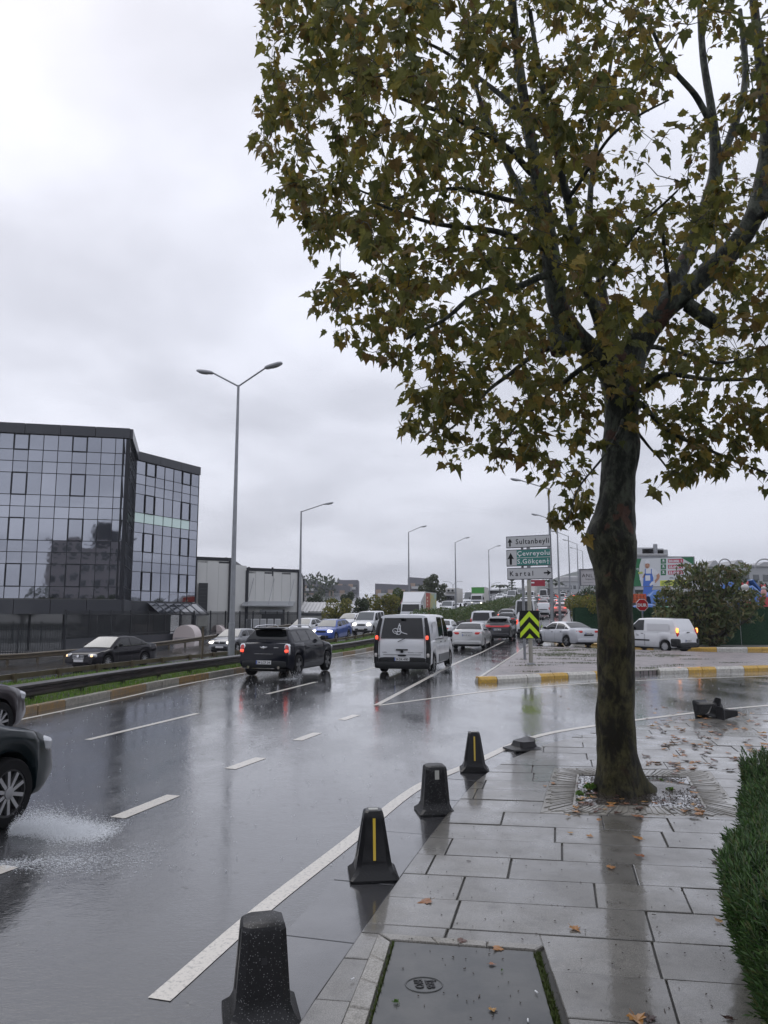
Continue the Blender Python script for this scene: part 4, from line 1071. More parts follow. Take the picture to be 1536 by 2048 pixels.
for i, (x, y) in enumerate(((31.2, 178), (29.2, 190), (35, 192), (33.5, 206), (39.0, 208), (37.2, 222), (42.6, 224), (41.3, 238), (22.2, 165), (20.2, 180), (46.5, 246))):
    car(kinds[(i * 3 + 3) % 5], 'oncoming_car', 'tiny %s %s coming down the far opposite carriageway, %s in line' % (['white', 'white', 'silver', 'white', 'pearl'][i % 5], KN[(i * 3 + 3) % 5], ORD[i]), (x, y), 195, [P_WHITE, P_WHITE, P_SILV, P_WHITE, P_GREYW][i % 5], lod=0, group='tiny cars coming down from the hill')

def truck(label, pos, head, boxcol, cabcol, front=None, side=None, hb=3.3, wb=2.3, lb=5.2, deflect=True, lit=False, fridge=False):
    z = gz(*pos); root = thing('box_truck', label, 'truck', (pos[0], pos[1], z), -R(head), 'box trucks on the opposite carriageway')
    yF = (lb + 1.9) / 2
    # cab: profiled side outline
    prof = [(0, .45), (0, 1.15), (.06, 1.35), (.28, 2.12), (.45, 2.25), (1.55, 2.28), (1.65, 2.1), (1.65, .45)]
    mb = MB(); n_ = len(prof); hwc = wb / 2 * .90
    vs = [(sx * (hwc - (.06 if z_ > 1.3 else 0)), yF - y_, z_) for sx in (-1, 1) for y_, z_ in prof]
    mb.add(vs, [[i, (i + 1) % n_, n_ + (i + 1) % n_, n_ + i] for i in range(n_)] + [list(range(n_ - 1, -1, -1)), list(range(n_, 2 * n_))])
    mb.build('cab', cabcol, root)
    MB().add([(-hwc + .14, yF - .045, 1.37), (hwc - .14, yF - .045, 1.37), (hwc - .2, yF - .262, 2.08), (-hwc + .2, yF - .262, 2.08)], [(0, 1, 2, 3)]) if False else None
    m2 = MB(); m2.add([(-hwc + .14, yF - .050, 1.38), (hwc - .14, yF - .050, 1.38), (hwc - .2, yF - .245, 2.06), (-hwc + .2, yF - .245, 2.06)], [(0, 1, 2, 3)]); m2.build('windscreen', M_GLASSD, root)
    for sg in (-1, 1):
        m2 = MB(); q = sg * (hwc + .004); q2 = sg * (hwc - .04)
        m2.add([(q, yF - .35, 1.35), (q, yF - 1.2, 1.35), (q2, yF - 1.2, 2.02), (q2, yF - .48, 2.02)], [(0, 1, 2, 3)]); m2.build('side_window', M_GLASSD, root)
        MB().rbox((sg * (hwc + .16), yF - .12, 1.6), (.20, .10, .42), .6, 8).build('mirror', M_PLAST, root, True)
        MB().rbox((sg * hwc * .78, yF + .01, .78), (.32, .08, .18), .6, 10).build('headlight', M_HEADON if lit else M_HEAD, root, True)
        for wy in (yF - .85, -yF + 1.3): MB().lathe([(.25, -.14), (.40, -.12), (.42, -.05), (.42, .05), (.40, .12), (.25, .14)], 18, Matrix.Translation((sg * (wb / 2 - .22), wy, .42)) @ Matrix.Rotation(R(90), 4, 'Y')).build('wheel', M_TYRE, root, True)
    MB().rbox((0, yF - .03, .55), (hwc * 2, .25, .32), .35, 12).build('bumper', cabcol, root, True)
    MB().box((0, yF + .0, 1.02), (hwc * 1.3, .02, .16)).build('grille', M_PLAST, root)
    yb = yF - 1.75
    MB().box((0, yb - lb / 2, (.95 + hb) / 2), (wb, lb, hb - .95), cham=.03).build('cargo_box', boxcol, root)
    MB().box((0, yb - lb / 2, .72), (.8, lb + .2, .22)).build('chassis', M_PLAST, root)
    for sg in (-1, 1): MB().box((sg * (wb / 2 + .004), yb - lb / 2, hb - .02), (.02, lb, .05)).build('edge_rail', M_STEEL, root)
    if deflect:
        a = [(-hwc * .9, yF - .55, 2.29), (hwc * .9, yF - .55, 2.29), (wb / 2 * .96, yb + .02, hb - .05), (-wb / 2 * .96, yb + .02, hb - .05), (hwc * .9, yb + .02, 2.29), (-hwc * .9, yb + .02, 2.29)]
        m2 = MB(); m2.add(a, [(0, 1, 2, 3), (1, 4, 2), (0, 3, 5), (0, 5, 4, 1), (5, 3, 2, 4)]); m2.build('wind_deflector', cabcol, root)
    if front: MB().box((0, yb + .02, hb - .55), (wb * .98, .02, 1.06)).build('front_panel', front, root)
    if fridge:
        MB().box((0, yb + .16, hb - .48), (1.5, .34, .62), cham=.05).build('refrigeration_unit', M_CONC if False else mat('fridge_grey', (.45, .45, .44), .5), root)
        for sg in (-1, 1): MB().lathe([(.2, 0), (.2, .02)], 16, Matrix.Translation((sg * .35, yb + .34, hb - .45)) @ Matrix.Rotation(R(-90), 4, 'X')).build('fan_grille', M_PLAST, root)
    if side: side(root, wb / 2, yb, lb, hb)
    return root
def ad_side(root, hx, yb, lb, hb):
    # local +X is on the right of the truck's own heading; the printed side that faces the camera is its left side
    x = -hx - .012
    def pl(nm, y0, y1, z0, z1, m, sg=-1):
        MB().box((sg * (hx + .014), (y0 + y1) / 2, (z0 + z1) / 2), (.01, abs(y1 - y0), z1 - z0)).build(nm, m, root)
    for sg in (-1, 1):
        pl('printed_panel', yb - .15, yb - 2.0, 1.1, hb - .12, mat('print_red', (.42, .05, .03), .4), sg)
        pl('printed_panel', yb - 2.02, yb - lb + .1, 1.1, hb - .12, mat('print_scene', (.25, .45, .52), .4, noise=(1.3, 1.0, (.50, .42, .06))), sg)
        m = MB(); 
        for k in range(5): m.box((sg * (hx + .022), yb - .7 - .07 * (k % 2), 1.35 + .35 * k), (.006, .5, .20))
        m.build('printed_motif', mat('print_cream', (.7, .55, .4), .4), root)
truck('white box truck with a colourful printed side, nearest truck coming down', (3.55, 77.5), 196, mat('truck_white', (.62, .60, .57), .4, coat=.4), P_WHITE, side=ad_side, hb=3.35)
truck('white refrigerated truck with a cooling unit over its cab', (12.2, 133.5), 196, mat('truck_white', (.6, .6, .6), .4), P_GREY, hb=3.45, deflect=False, fridge=True)
truck('white truck with a green front above its cab and lit headlamps', (17.1, 135), 196, mat('truck_white', (.6, .6, .6), .4), P_WHITE, front=mat('truck_green', (.06, .27, .05), .4), hb=3.6, deflect=False, lit=True)
truck('white box truck far up the hill behind the red sign', (33.5, 172), 196, mat('truck_white', (.6, .6, .6), .4), P_WHITE, hb=3.5, deflect=False)

# ================================================================== lamps, signs
M_LAMPG = mat('lamp_shell', (.42, .43, .45), .35, .2, coat=.3); M_LENS = mat('lamp_lens', (.25, .26, .27), .15, coat=1)
def street_lamp(label, x, y, h, arms, group='tall street lamps', r0=.12, r1=.055, armlen=1.7, rise=.62, kink=True, scale=1.0):
    z = gz(x, y); t = thing('street_lamp', label, 'street lamp', (x, y, z), 0, group)
    mb = MB(); mb.box((0, 0, .03), (.4, .4, .06)); mb.tube([(0, 0, 0), (0, 0, h * .13), (0, 0, h * .13 + .02), (0, 0, h)], [r0 * 1.25, r0 * 1.2, r0, r1], 12); mb.build('pole', M_STEEL, t, True)
    MB().box((0, -r0 * 1.2, 1.0), (.12, .02, .4)).build('service_door', M_STEEL, t)
    for a in arms:
        d = Vector((math.sin(R(a)), math.cos(R(a)), 0)); e = d * armlen + Vector((0, 0, h + rise))
        MB().tube([(0, 0, h - .05), e], r1 * .7, 8).build('arm', M_STEEL, t, True)
        M = Matrix.Translation(e + d * .32 * scale + Vector((0, 0, .06))) @ d.to_track_quat('Y', 'Z').to_matrix().to_4x4() @ Matrix.Rotation(R(12), 4, 'X')
        hd = MB().rbox((0, 0, 0), (.32 * scale, .80 * scale, .15 * scale), .65, 16, 0, M).build('lamp_head', M_LAMPG, t, True)
        MB().rbox((0, .06, -.05 * scale), (.24 * scale, .50 * scale, .12 * scale), .8, 14, 0, M).build('lens', M_LENS, hd, True)
    return t
street_lamp('tall double armed street lamp standing in the grass median, nearest lamp', -6.62, 33.0, 12.30, (105, -75), armlen=1.35, rise=.72, scale=1.1)
street_lamp('single armed street lamp in front of the white warehouse', -6.35, 57, 9.9, (75,), armlen=1.8)
street_lamp('single armed street lamp left of the leafy tree over the box truck', 2.9, 88, 10.4, (80,), armlen=1.5)
street_lamp('single armed street lamp right of the leafy tree', 9.9, 104, 10.1, (80,), armlen=1.4)
street_lamp('single armed street lamp above the green truck', 17.2, 123, 9.9, (80,), armlen=1.4)
street_lamp('tall single armed lamp rising behind the town direction signs', 11.45, 51.5, 10.5, (-80,), r0=.13, armlen=1.9, scale=1.0)
street_lamp('short armed lamp right behind the direction signs, partly hidden by leaves', 17.2, 74, 10.4, (-80,), armlen=1.8)
street_lamp('slim lamp right of the direction signs on the right kerb', 24.2, 98, 10.6, (-80,), armlen=1.6)
street_lamp('slim lamp right of the signs with its arm over the white panel van', 31.5, 122, 10.8, (-80,), armlen=1.6)
street_lamp('slim lamp left of the pale shop board', 40.3, 152, 10.8, (-80,), armlen=1.8)
def curved_lamp(x, y, h, sides, label):
    z = gz(x, y); t = thing('street_lamp', label, 'street lamp', (x, y, z), 0, 'far curved street lamps')
    MB().tube([(0, 0, 0), (0, 0, h * .7)], [.14, .09], 8).build('pole', M_STEEL, t, True)
    for s_ in sides: MB().tube([(0, 0, h * .7), (s_ * .5, 0, h * .88), (s_ * 1.6, 0, h * .98), (s_ * 3.2, 0, h)], [.08, .06, .06, .09], 6).build('arm', M_STEEL, t, True)
curved_lamp(22.9, 250, 4.6, (-1, 1), 'far lamp with two curved arms behind the refrigerated truck')
curved_lamp(35.5, 250, 4.2, (1,), 'far lamp with one curved arm left of the steel arches')

M_SGREY = mat('sign_face', (.48, .485, .49), .35, coat=.3); M_SEDGE = mat('sign_edge', (.13, .135, .15), .4, .3)
M_SGREEN = mat('sign_green', (.010, .17, .14), .35, coat=.3); M_SWHITE = mat('sign_white', (.72, .73, .74), .35)
M_SBLACK = mat('sign_black', (.008, .008, .009), .45, spec=.2); M_LIME = mat('sign_lime', (.52, .74, .015), .4, coat=.3)
sg_ = thing('direction_sign', 'three stacked town direction signs on grey poles above the island', 'road sign', (0, 0, 0))
PL = Vector((5.06, 31.4, 0)); yaw = R(-27)
ux = Vector((math.cos(yaw), math.sin(yaw), 0))
def sgn_at(u, v):
    """meets the sign plane through PL"""
    a, b, d = ray(u, v); dr = Vector((a, b, d)); n_ = Vector((-ux.y, ux.x, 0)); t = (PL - Vector((0, 0, H))).dot(n_) / dr.dot(n_)
    return Vector((0, 0, H)) + dr * t
SW = (sgn_at(1103, 1110) - sgn_at(1013, 1115)).to_2d().length; xL = sgn_at(1013, 1115)
def panel(zc, h, x0=0.0, w_=None):
    w_ = w_ or SW; c = xL.copy(); c.z = 0; c = c + ux * (x0 + w_ / 2)
    p = MB().box((0, 0, 0), (w_, .04, h), cham=.012).build('panel', M_SEDGE, sg_); p.matrix_world = Matrix.Translation((c.x, c.y, zc)) @ Matrix.Rotation(yaw, 4, 'Z')
    f_ = MB().box((0, -.022, 0), (w_ - .07, .008, h - .07)).build('face', M_SGREY, p)
    return p
def ptext(p, body, size, x, z, wd, m=M_SBLACK, y=-.029, name='lettering', sp=1.15, bold=.004):
    o = obj(name, text_mesh(name, body, size, m, wd, spacing=sp, bold=bold), p, (x, y, z)); o.rotation_euler = (R(90), 0, 0); return o
def parrow(p, cx, cz, s, rot=0, m=M_SBLACK, y=-.0285, ww=.5):
    poly = [(-.10, -.5), (.10, -.5), (.10, .0), (ww * .62, -.04), (0, .5), (-ww * .62, -.04), (-.10, .0)]
    c_, s_ = math.cos(rot), math.sin(rot)
    mb = MB(); mb.add([(cx + s * (a * c_ - b * s_), y, cz + s * (a * s_ + b * c_)) for a, b in poly], [(0, 1, 2, 6), (2, 3, 4), (2, 4, 6), (6, 4, 5)]); return mb.build('arrow', m, p)
def zc_at(v, u=1058): return sgn_at(u, v).z
z1, z2, z3 = zc_at(1083), zc_at(1115), zc_at(1147)
hA = sgn_at(1058, 1071).z - sgn_at(1058, 1095).z; hB = sgn_at(1058, 1098).z - sgn_at(1058, 1132).z; hC = sgn_at(1058, 1135).z - sgn_at(1058, 1159).z
p = panel(z1, hA); parrow(p, -SW / 2 + .17, -.01, .34); ptext(p, 'Sultanbeyli', .30, -SW / 2 + .42, -.09, SW - .50)
p = panel(z2, hB); parrow(p, -SW / 2 + .19, -.03, .50, ww=.46)
for zz, tx, w_, ext in ((.165, 'Çevreyolu', SW - .54, 0), (-.165, 'S.Gökçen', SW - .72, 1)):
    q = MB().box((.20, -.028, zz), (SW - .50, .006, .305)).build('green_field', M_SGREEN, p)
    o = obj('lettering', text_mesh('lettering', tx, .27, M_SWHITE, w_, spacing=1.1, bold=.003), q, (-SW / 2 + .47, -.0325, zz - .08)); o.rotation_euler = (R(90), 0, 0)
    if ext:
        mb = MB(); X = SW / 2 - .15; Z = zz; y_ = -.0325
        mb.box((X, y_, Z + .0), (.022, .002, .22)); mb.add([(X - .09, y_, Z - .03), (X, y_, Z + .03), (X + .09, y_, Z - .03), (X, y_, Z - .0)], [(0, 1, 3), (3, 1, 2)]); mb.add([(X - .04, y_, Z - .11), (X, y_, Z - .08), (X + .04, y_, Z - .11)], [(0, 1, 2)])
        mb.build('aeroplane_symbol', M_SWHITE, q)
p = panel(z3, hC, .02); parrow(p, SW / 2 - .20, 0.01, .30, R(-90), ww=.62); ptext(p, 'Kartal', .28, -SW / 2 + .12, -.09, SW * .52, sp=1.5)
def post(u, vb, r, top, m, dy=0.0):
    b = sgn_at(u, 1150) + Vector((0, dy, 0)); MB().tube([(b.x, b.y, .11), (b.x, b.y, top)], r, 12).build('pole', m, sg_, True)
M_POST = mat('beige_post', (.33, .32, .27), .4, .2, coat=.3, noise=(5, .5, (.22, .21, .18)))
bp = sgn_at(1059, 1150) + Vector((0, -.12, 0))
MB().tube([(bp.x, bp.y + .22, .11), (bp.x, bp.y + .22, z1 + .2)], .075, 12).build('pole', M_STEEL, sg_, True)
b2 = sgn_at(1096, 1150) + Vector((0, .12, 0)); b3 = sgn_at(1050, 1150) + Vector((0, .5, 0))
MB().tube([(b3.x, b3.y, .11), (b3.x, b3.y, z1)], .055, 12).build('pole', M_STEEL, sg_, True)
for zz in (z1 - hA / 2 - .03, z2 - hB / 2 - .03):
    for u in (1058, 1099):
        q = sgn_at(u, 1150); MB().box((q.x, q.y + .03, zz), (.10, .05, .05), yaw).build('bracket', M_STEEL, sg_)
ch = thing('chevron_sign', 'black sign with bright lime chevrons pointing up, on its own beige post', 'road sign', (0, 0, 0))
q = G(1062, 1329, .125); cpost = Vector((q.x, q.y, .125))
MB().tube([(q.x, q.y, .12), (q.x, q.y, at(1062, 1160, q.y).z)], .075, 14).build('pole', M_POST, ch, True)
MB().lathe([(.15, 0), (.14, .05), (.08, .07)], 16, Matrix.Translation((q.x, q.y, .12))).build('base_plate', M_STEEL, ch, True)
cw = (1077.5 - 1040.5) / F * q.y * 1.03; zt_, zb_ = at(1059, 1221, q.y - .1).z, at(1059, 1277, q.y - .1).z; chh = zt_ - zb_
pn = MB().box((0, 0, 0), (cw, .03, chh), cham=.01).build('panel', M_SBLACK, ch); cx0 = at(1059, 1250, q.y - .1).x; pn.location = (cx0, q.y - .1, (zt_ + zb_) / 2); pn.rotation_euler = (0, 0, R(-6))
def chev(z0, th_, name='chevron'):
    mb = MB(); w2 = cw / 2 - .012; s_ = w2 * 1.12; y_ = -.0175; lo = -chh / 2 + .012; hi = chh / 2 - .012
    pts_l = [(-w2, z0 - s_), (0, z0), (0, z0 - th_), (-w2, z0 - s_ - th_)]
    for m_ in (1, -1):
        poly = [(m_ * a, min(hi, max(lo, b))) for a, b in pts_l]
        if z0 - s_ < lo:      # bottom chevron is cut off by the edge
            t = (z0 - lo) / s_; t2 = max(0, (z0 - th_ - lo) / s_)
            poly = [(-m_ * 0 + m_ * -w2 * t, lo), (0, z0), (0, max(lo, z0 - th_)), (m_ * -w2 * t2, lo)]
        mb.add([(a, y_, b) for a, b in poly], [(0, 1, 2, 3)])
    mb.build(name, M_LIME, pn)
chev(chh / 2 - .02, chh * .20); chev(chh / 2 - .02 - chh * .405, chh * .20); chev(chh / 2 - .02 - chh * .81, chh * .3)
# small red board hung lower behind the direction signs
rb = thing('direction_board', 'small red direction board on a post behind the lowest town sign', 'road sign')
q = at(1072, 1166, 44); MB().box((q.x, 44, q.z), (1.05, .04, .36)).build('panel', mat('board_red', (.30, .02, .04), .4), rb)
MB().box((q.x - .25, 43.97, q.z + .02), (.3, .004, .08)).build('printed_line', M_SWHITE, rb)
MB().tube([(q.x - .75, 44.1, 0), (q.x - .75, 44.1, q.z + .3)], .06, 10).build('pole', M_STEEL, rb, True)
# stop sign
ss = thing('stop_sign', 'red octagonal stop sign lettered DUR in front of the green fence', 'road sign')
q = at(1284, 1210, 47.0); r_ = .40
me_ = MB(); me_.lathe([(r_, 0), (r_, .03)], 8, Matrix.Translation((q.x, q.y, q.z)) @ Matrix.Rotation(R(90), 4, 'X') @ Matrix.Rotation(R(22.5), 4, 'Z')); me_.build('rim', M_SWHITE, ss)
MB().lathe([(r_ * .91, 0), (r_ * .91, .006)], 8, Matrix.Translation((q.x, q.y - .031, q.z)) @ Matrix.Rotation(R(90), 4, 'X') @ Matrix.Rotation(R(22.5), 4, 'Z')).build('red_face', mat('stop_red', (.42, .012, .02), .35, coat=.3), ss)
o = obj('lettering', text_mesh('lettering', 'DUR', .27, M_SWHITE, .58, bold=.012), ss, (q.x - .29, q.y - .039, q.z - .10)); o.rotation_euler = (R(90), 0, 0)
MB().tube([(q.x, q.y + .04, .1), (q.x, q.y + .04, q.z)], .035, 10).build('pole', M_STEEL, ss, True)
# warning triangle at the bushes
ws = thing('warning_sign', 'small triangular warning sign beside the printed box truck', 'road sign'); q = at(809, 1199, 76)
mb = MB(); mb.lathe([(.55, 0), (.55, .03)], 3, Matrix.Translation((q.x, q.y, q.z - .15)) @ Matrix.Rotation(R(90), 4, 'X') @ Matrix.Rotation(R(90), 4, 'Z')); mb.build('panel', mat('sign_pale_red', (.4, .2, .2), .5), ws)
MB().lathe([(.40, 0), (.40, .006)], 3, Matrix.Translation((q.x, q.y - .031, q.z - .15)) @ Matrix.Rotation(R(90), 4, 'X') @ Matrix.Rotation(R(90), 4, 'Z')).build('white_face', M_SGREY, ws)
MB().tube([(q.x, q.y + .05, .4), (q.x, q.y + .05, q.z + .1)], .04, 8).build('pole', M_STEEL, ws, True)
# thin brown pole with a grey box on the median (left of the tall lamp)
bp_ = thing('signal_box_pole', 'grey weathered cabinet on a thin brown pole in the grass median', 'roadside cabinet'); q = G(404, 1322, 0.0); q = Vector((k1(27.5) - 3.3, 27.5, 0)); q.x = at(404, 1322, 27.5).x
zt = at(404, 1232, 27.5).z; zb = at(404, 1253, 27.5).z
MB().tube([(q.x, 27.5, -.2), (q.x, 27.5, zt)], .045, 8).build('pole', M_RAILY, bp_, True)
MB().box((q.x, 27.42, (zt + zb) / 2), (.36, .12, zt - zb), cham=.01).build('cabinet', mat('weathered_grey', (.20, .20, .19), .6, noise=(4, .7, (.11, .11, .10))), bp_)

# ================================================================== buildings on the left
g = NT('mirror_glass')
nb = g.bump(g.noise(g.scale(g.ob, (1.0, 1.0, 1.0)), .9, 2), .06, .05)
c = g.mix(g.math('MULTIPLY', g.n('ShaderNodeObjectInfo').outputs['Random'], 1.0), (.36, .375, .42), (.30, .315, .355))
M_MIRROR = g.out(col=c, rough=.03, metal=1.0, nrm=nb)
g.b.inputs['Coat Weight'].default_value = .0
def M4(o_, e1, e2): return o_
gb = thing('glass_office_building', 'dark glass curtain wall office block at the left edge with a stepped second wing', 'building')
pane_me = MB().box((0, 0, 0), (1, .03, 1)).mesh('pane', M_MIRROR); mull_me = MB().box((0, 0, 0), (1, 1, 1)).mesh('mullion', M_MULL)
def facade(p0, p1, z0, cols, rows, open_cols=(), lit=0):
    """p0->p1 left to right as seen from outside; rows are heights from the bottom"""
    p0, p1 = Vector(p0), Vector(p1); d = p1 - p0; T = d.length; d.normalize(); n_ = Vector((d.y, -d.x)); a = math.atan2(d.y, d.x); cw_ = T / cols
    z = z0; H_ = sum(rows)
    for ri, h in enumerate(rows):
        for ci in range(cols):
            c = p0 + d * (cw_ * (ci + .5))
            o = inst('pane', pane_me, gb, (c.x, c.y, z + h / 2), (cw_ - .05, 1, h - .05), 0, (R(random.uniform(-.25, .25)), 0, a + R(random.uniform(-.22, .22))))
            if lit and ri == lit and ci < 6: o.material_slots[0].link = 'OBJECT'; o.material_slots[0].material = mat('daylight_glow_pane', (.30, .36, .37), .1, emit=(.55, .72, .72), es=.28)  # daylight seen through the far windows, put in as a faint pane glow
            if h > 1.0 and ci in open_cols and ri % 3 == 1:      # opening lights framed proud
                for sx_, sz_, lx, lz in ((0, 1, cw_, .085), (0, -1, cw_, .085), (1, 0, .085, h), (-1, 0, .085, h)):
                    q = c + d * (sx_ * cw_ / 2) + n_ * .07
                    inst('window_frame', mull_me, gb, (q.x, q.y, z + h / 2 + sz_ * h / 2), (lx + .0, .06, lz), a)
        z += h
        q = (p0 + p1) / 2 + n_ * .012; inst('transom', mull_me, gb, (q.x, q.y, z), (T, .07, .045), a)
    for ci in range(cols + 1):
        q = p0 + d * (cw_ * ci) + n_ * .014; inst('mullion', mull_me, gb, (q.x, q.y, z0 + H_ / 2), (.042, .075, H_), a)
    q = (p0 + p1) / 2 - n_ * .35; inst('backing_wall', mull_me, gb, (q.x, q.y, z0 + H_ / 2), (T, .3, H_), a)
A0 = Vector((-19.05, 55.0)); A1 = Vector((-27.9, 53.08)); dA = (A1 - A0).normalized(); A1 = A0 + dA * 17.0
B0 = Vector((-21.1, 62.8)); B1 = Vector((-17.5, 69.85))
ZB0, ZB1 = 1.95 + .0015 * 55, 1.95 + .0210 * 55; ZT = 1.95 + .2378 * 55; ZR = 1.95 + .2518 * 55
rows = []; hs = (ZT - ZB1)
rel = [.93, 1.78, .90, 1.0] ; 
unit = hs / (.95 + 4 * (1.75 + .93 + .93) - .30)
rows = [.95] + [1.75, .93, .93] * 3 + [1.25]
rows = [r_ * hs / sum(rows) for r_ in rows]
rB = rows
facade(A1, A0, ZB1, 17, rows, (1, 5, 9, 13))
facade(A0, B0, ZB1, 7, rows)
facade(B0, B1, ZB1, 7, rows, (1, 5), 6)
B2 = B1 + Vector((-9, 5)); 
def wallseg(name, a, b, z0, z1, m, out=.0, th=.25, parent=gb):
    a, b = Vector(a), Vector(b); d = (b - a).normalized(); n_ = Vector((d.y, -d.x)); c = (a + b) / 2 + n_ * (out - th / 2)
    return MB().box((c.x, c.y, (z0 + z1) / 2), ((b - a).length, th, z1 - z0), math.atan2(d.y, d.x)).build(name, m, parent)
for a, b in ((A1, A0), (A0, B0), (B0, B1)):
    a_, b_ = Vector(a), Vector(b); ln = (b_ - a_).length; k = max(1, round(ln / 2.4))
    for q in range(k):
        wallseg('cladding_panel', a_.lerp(b_, q / k + .0012), a_.lerp(b_, (q + 1) / k - .0012), ZB0, ZB1 - .03, M_DKCLAD, .16 + .004 * (q % 2))
        wallseg('parapet_panel', a_.lerp(b_, q / k + .0012), a_.lerp(b_, (q + 1) / k - .0012), ZT + .03, ZR + .003 * (q % 2), M_DKCLAD, .20 + .004 * (q % 2))
wallseg('corner_post', A0 + dA * .25, A0, ZB1, ZT, M_MULL, .13, .3)
MB().prism([A1, A0, B0, B1, B2, A1 + Vector((2, 22))][::-1], ZR - .4, ZR - .05).build('roof', M_DKCLAD, gb)
MB().prism([p + Vector((0, 0)) for p in [A1, A0, B0, B1, B2, A1 + Vector((2, 22))]][::-1], ZB0 + .05, ZB1 - .1).build('floor_slab', M_DKCLAD, gb)
wallseg('gable_wall', B1, B2, ZB0, ZT + .1, M_WPANEL, -.01, .3)
wallseg('gable_parapet', B1, B2, ZT + .1, ZR, M_DKCLAD, .2, .3)
# recessed ground floor, dark shopfront panes
gf = [A1 + Vector((0, 3)), A0 + Vector((-2.5, 2.0)), B0 + Vector((-1.5, 1.0)), B1 + Vector((-2.2, .2))]
for a, b in zip(gf, gf[1:]):
    k = max(2, round((b - a).length / 2.6))
    for q in range(k): wallseg('shopfront_pane', a.lerp(b, q / k + .006), a.lerp(b, (q + 1) / k - .006), -.45, ZB0 + .03, M_GLASSW, 0, .08)
    wallseg('shopfront_wall', a, b, -.5, ZB0, M_MULL, -.12, .2)
# slanted canopy over the entrance of the second wing
ca, cbb = B0.lerp(B1, .22), B0.lerp(B1, 1.0); n_ = Vector(((B1 - B0).normalized().y, -(B1 - B0).normalized().x))
mb = MB(); zc0 = ZB1 - .15
mb.add([(ca.x + n_.x * .25, ca.y + n_.y * .25, zc0), (cbb.x + n_.x * .25, cbb.y + n_.y * .25, zc0), (cbb.x + n_.x * 1.7, cbb.y + n_.y * 1.7, zc0 - .95), (ca.x + n_.x * 1.7, ca.y + n_.y * 1.7, zc0 - .95), (ca.x + n_.x * .25, ca.y + n_.y * .25, zc0 - .06), (cbb.x + n_.x * .25, cbb.y + n_.y * .25, zc0 - .06), (cbb.x + n_.x * 1.7, cbb.y + n_.y * 1.7, zc0 - 1.01), (ca.x + n_.x * 1.7, ca.y + n_.y * 1.7, zc0 - 1.01)], [(0, 1, 2, 3), (7, 6, 5, 4), (2, 6, 7, 3), (1, 5, 6, 2), (0, 3, 7, 4)])
mb.build('canopy', mat('canopy_glass', (.03, .035, .045), .1, coat=1), gb)
for k in range(7):
    a = ca.lerp(cbb, k / 6); MB().bar((a.x + n_.x * .25, a.y + n_.y * .25, zc0 + .03), (a.x + n_.x * 1.72, a.y + n_.y * 1.72, zc0 - .93), .05, .05).build('canopy_rib', M_STEEL, gb)
# a traffic light glows green behind the glass corner: mirrored lamp stands beside the fence
# fences
def picket_fence(label, a, b, zfun, h, nmax=300, sp=.16, wall=0.0, mt=M_FENCE, group='dark steel fences in front of the office building'):
    a, b = Vector(a), Vector(b); d = (b - a); T = d.length; d.normalize(); an = math.atan2(d.y, d.x)
    t = thing('picket_fence', label, 'fence', group=group)
    pk = MB().box((0, 0, 0), (.030, .030, 1)).mesh('picket', mt); n_ = min(nmax, int(T / sp)); sp = T / n_
    if wall:
        k = max(1, round(T / 3))
        for q in range(k):
            c = a.lerp(b, (q + .5) / k); z = zfun(c); MB().box((c.x, c.y, z + wall / 2 - .1), (T / k - .01, .25, wall + .2), an).build('wall_base', M_DKCLAD, t)
    for i in range(n_ + 1):
        p = a + d * sp * i; z = zfun(p) + wall; inst('picket', pk, t, (p.x, p.y, z + h / 2), (1, 1, h), an)
    k = max(1, round(T / 2.6)); pt = MB().box((0, 0, 0), (.09, .09, 1)).mesh('post', mt)
    for q in range(k + 1):
        p = a.lerp(b, q / k); z = zfun(p) + wall; inst('post', pt, t, (p.x, p.y, z + h / 2), (1, 1, h + .12), an)
    for q in range(k):
        p0, p1 = a.lerp(b, q / k), a.lerp(b, (q + 1) / k); z0, z1 = zfun(p0) + wall, zfun(p1) + wall
        for zz in (.18, h - .22): MB().bar((p0.x, p0.y, z0 + zz), (p1.x, p1.y, z1 + zz), .035, .05).build('rail', mt, t)
    return t
zz0 = lambda p: -.38
picket_fence('dark picket fence at the left edge in front of the black saloon car', (-31, 41.5), (-19.0, 45.2), zz0, 1.72, sp=.13)
picket_fence('longer dark picket fence on a low wall under the glass building', (-19.6, 46.6), (-16.2, 64.5), zz0, 1.75, wall=.85, sp=.12)
picket_fence('dark picket fence on a low wall in front of the white warehouse', (-16.2, 64.6), (-9.5, 84), zz0, 1.9, wall=.75, sp=.13)
# curved white shelters glimpsed behind the fence
for i, (u0, u1, Y) in enumerate(((345, 391, 60.0), (418, 447, 68))):
    x0, x1 = at(u0, 1270, Y).x, at(u1, 1270, Y).x; zt = at(370, 1250, Y).z; K = 10
    t = thing('dome_shelter', ('pale arched shelter behind the fence right of the black saloon car', 'pale arched shelter behind the fence left of the tall lamp post')[i], 'shelter')
    mb = MB(); vs = []
    for k in range(K + 1):
        a = math.pi * k / K; x = (x0 + x1) / 2 + (x1 - x0) / 2 * math.cos(a); z = -.4 + (zt + .4) * math.sin(a) ** .6
        vs += [(x, Y, z), (x, Y + 2.2, z)]
    mb.add(vs, [(2 * k, 2 * k + 1, 2 * k + 3, 2 * k + 2) for k in range(K)] + [[2 * k for k in range(K, -1, -1)]]); mb.build('shell', mat('shelter_white', (.62, .54, .52), .5), t, True)
    MB().box(((x0 + x1) / 2, Y - .02, -.05), ((x1 - x0) * .8, .03, .5)).build('front_panel', mat('shelter_panel', (.45, .40, .40), .5), t)
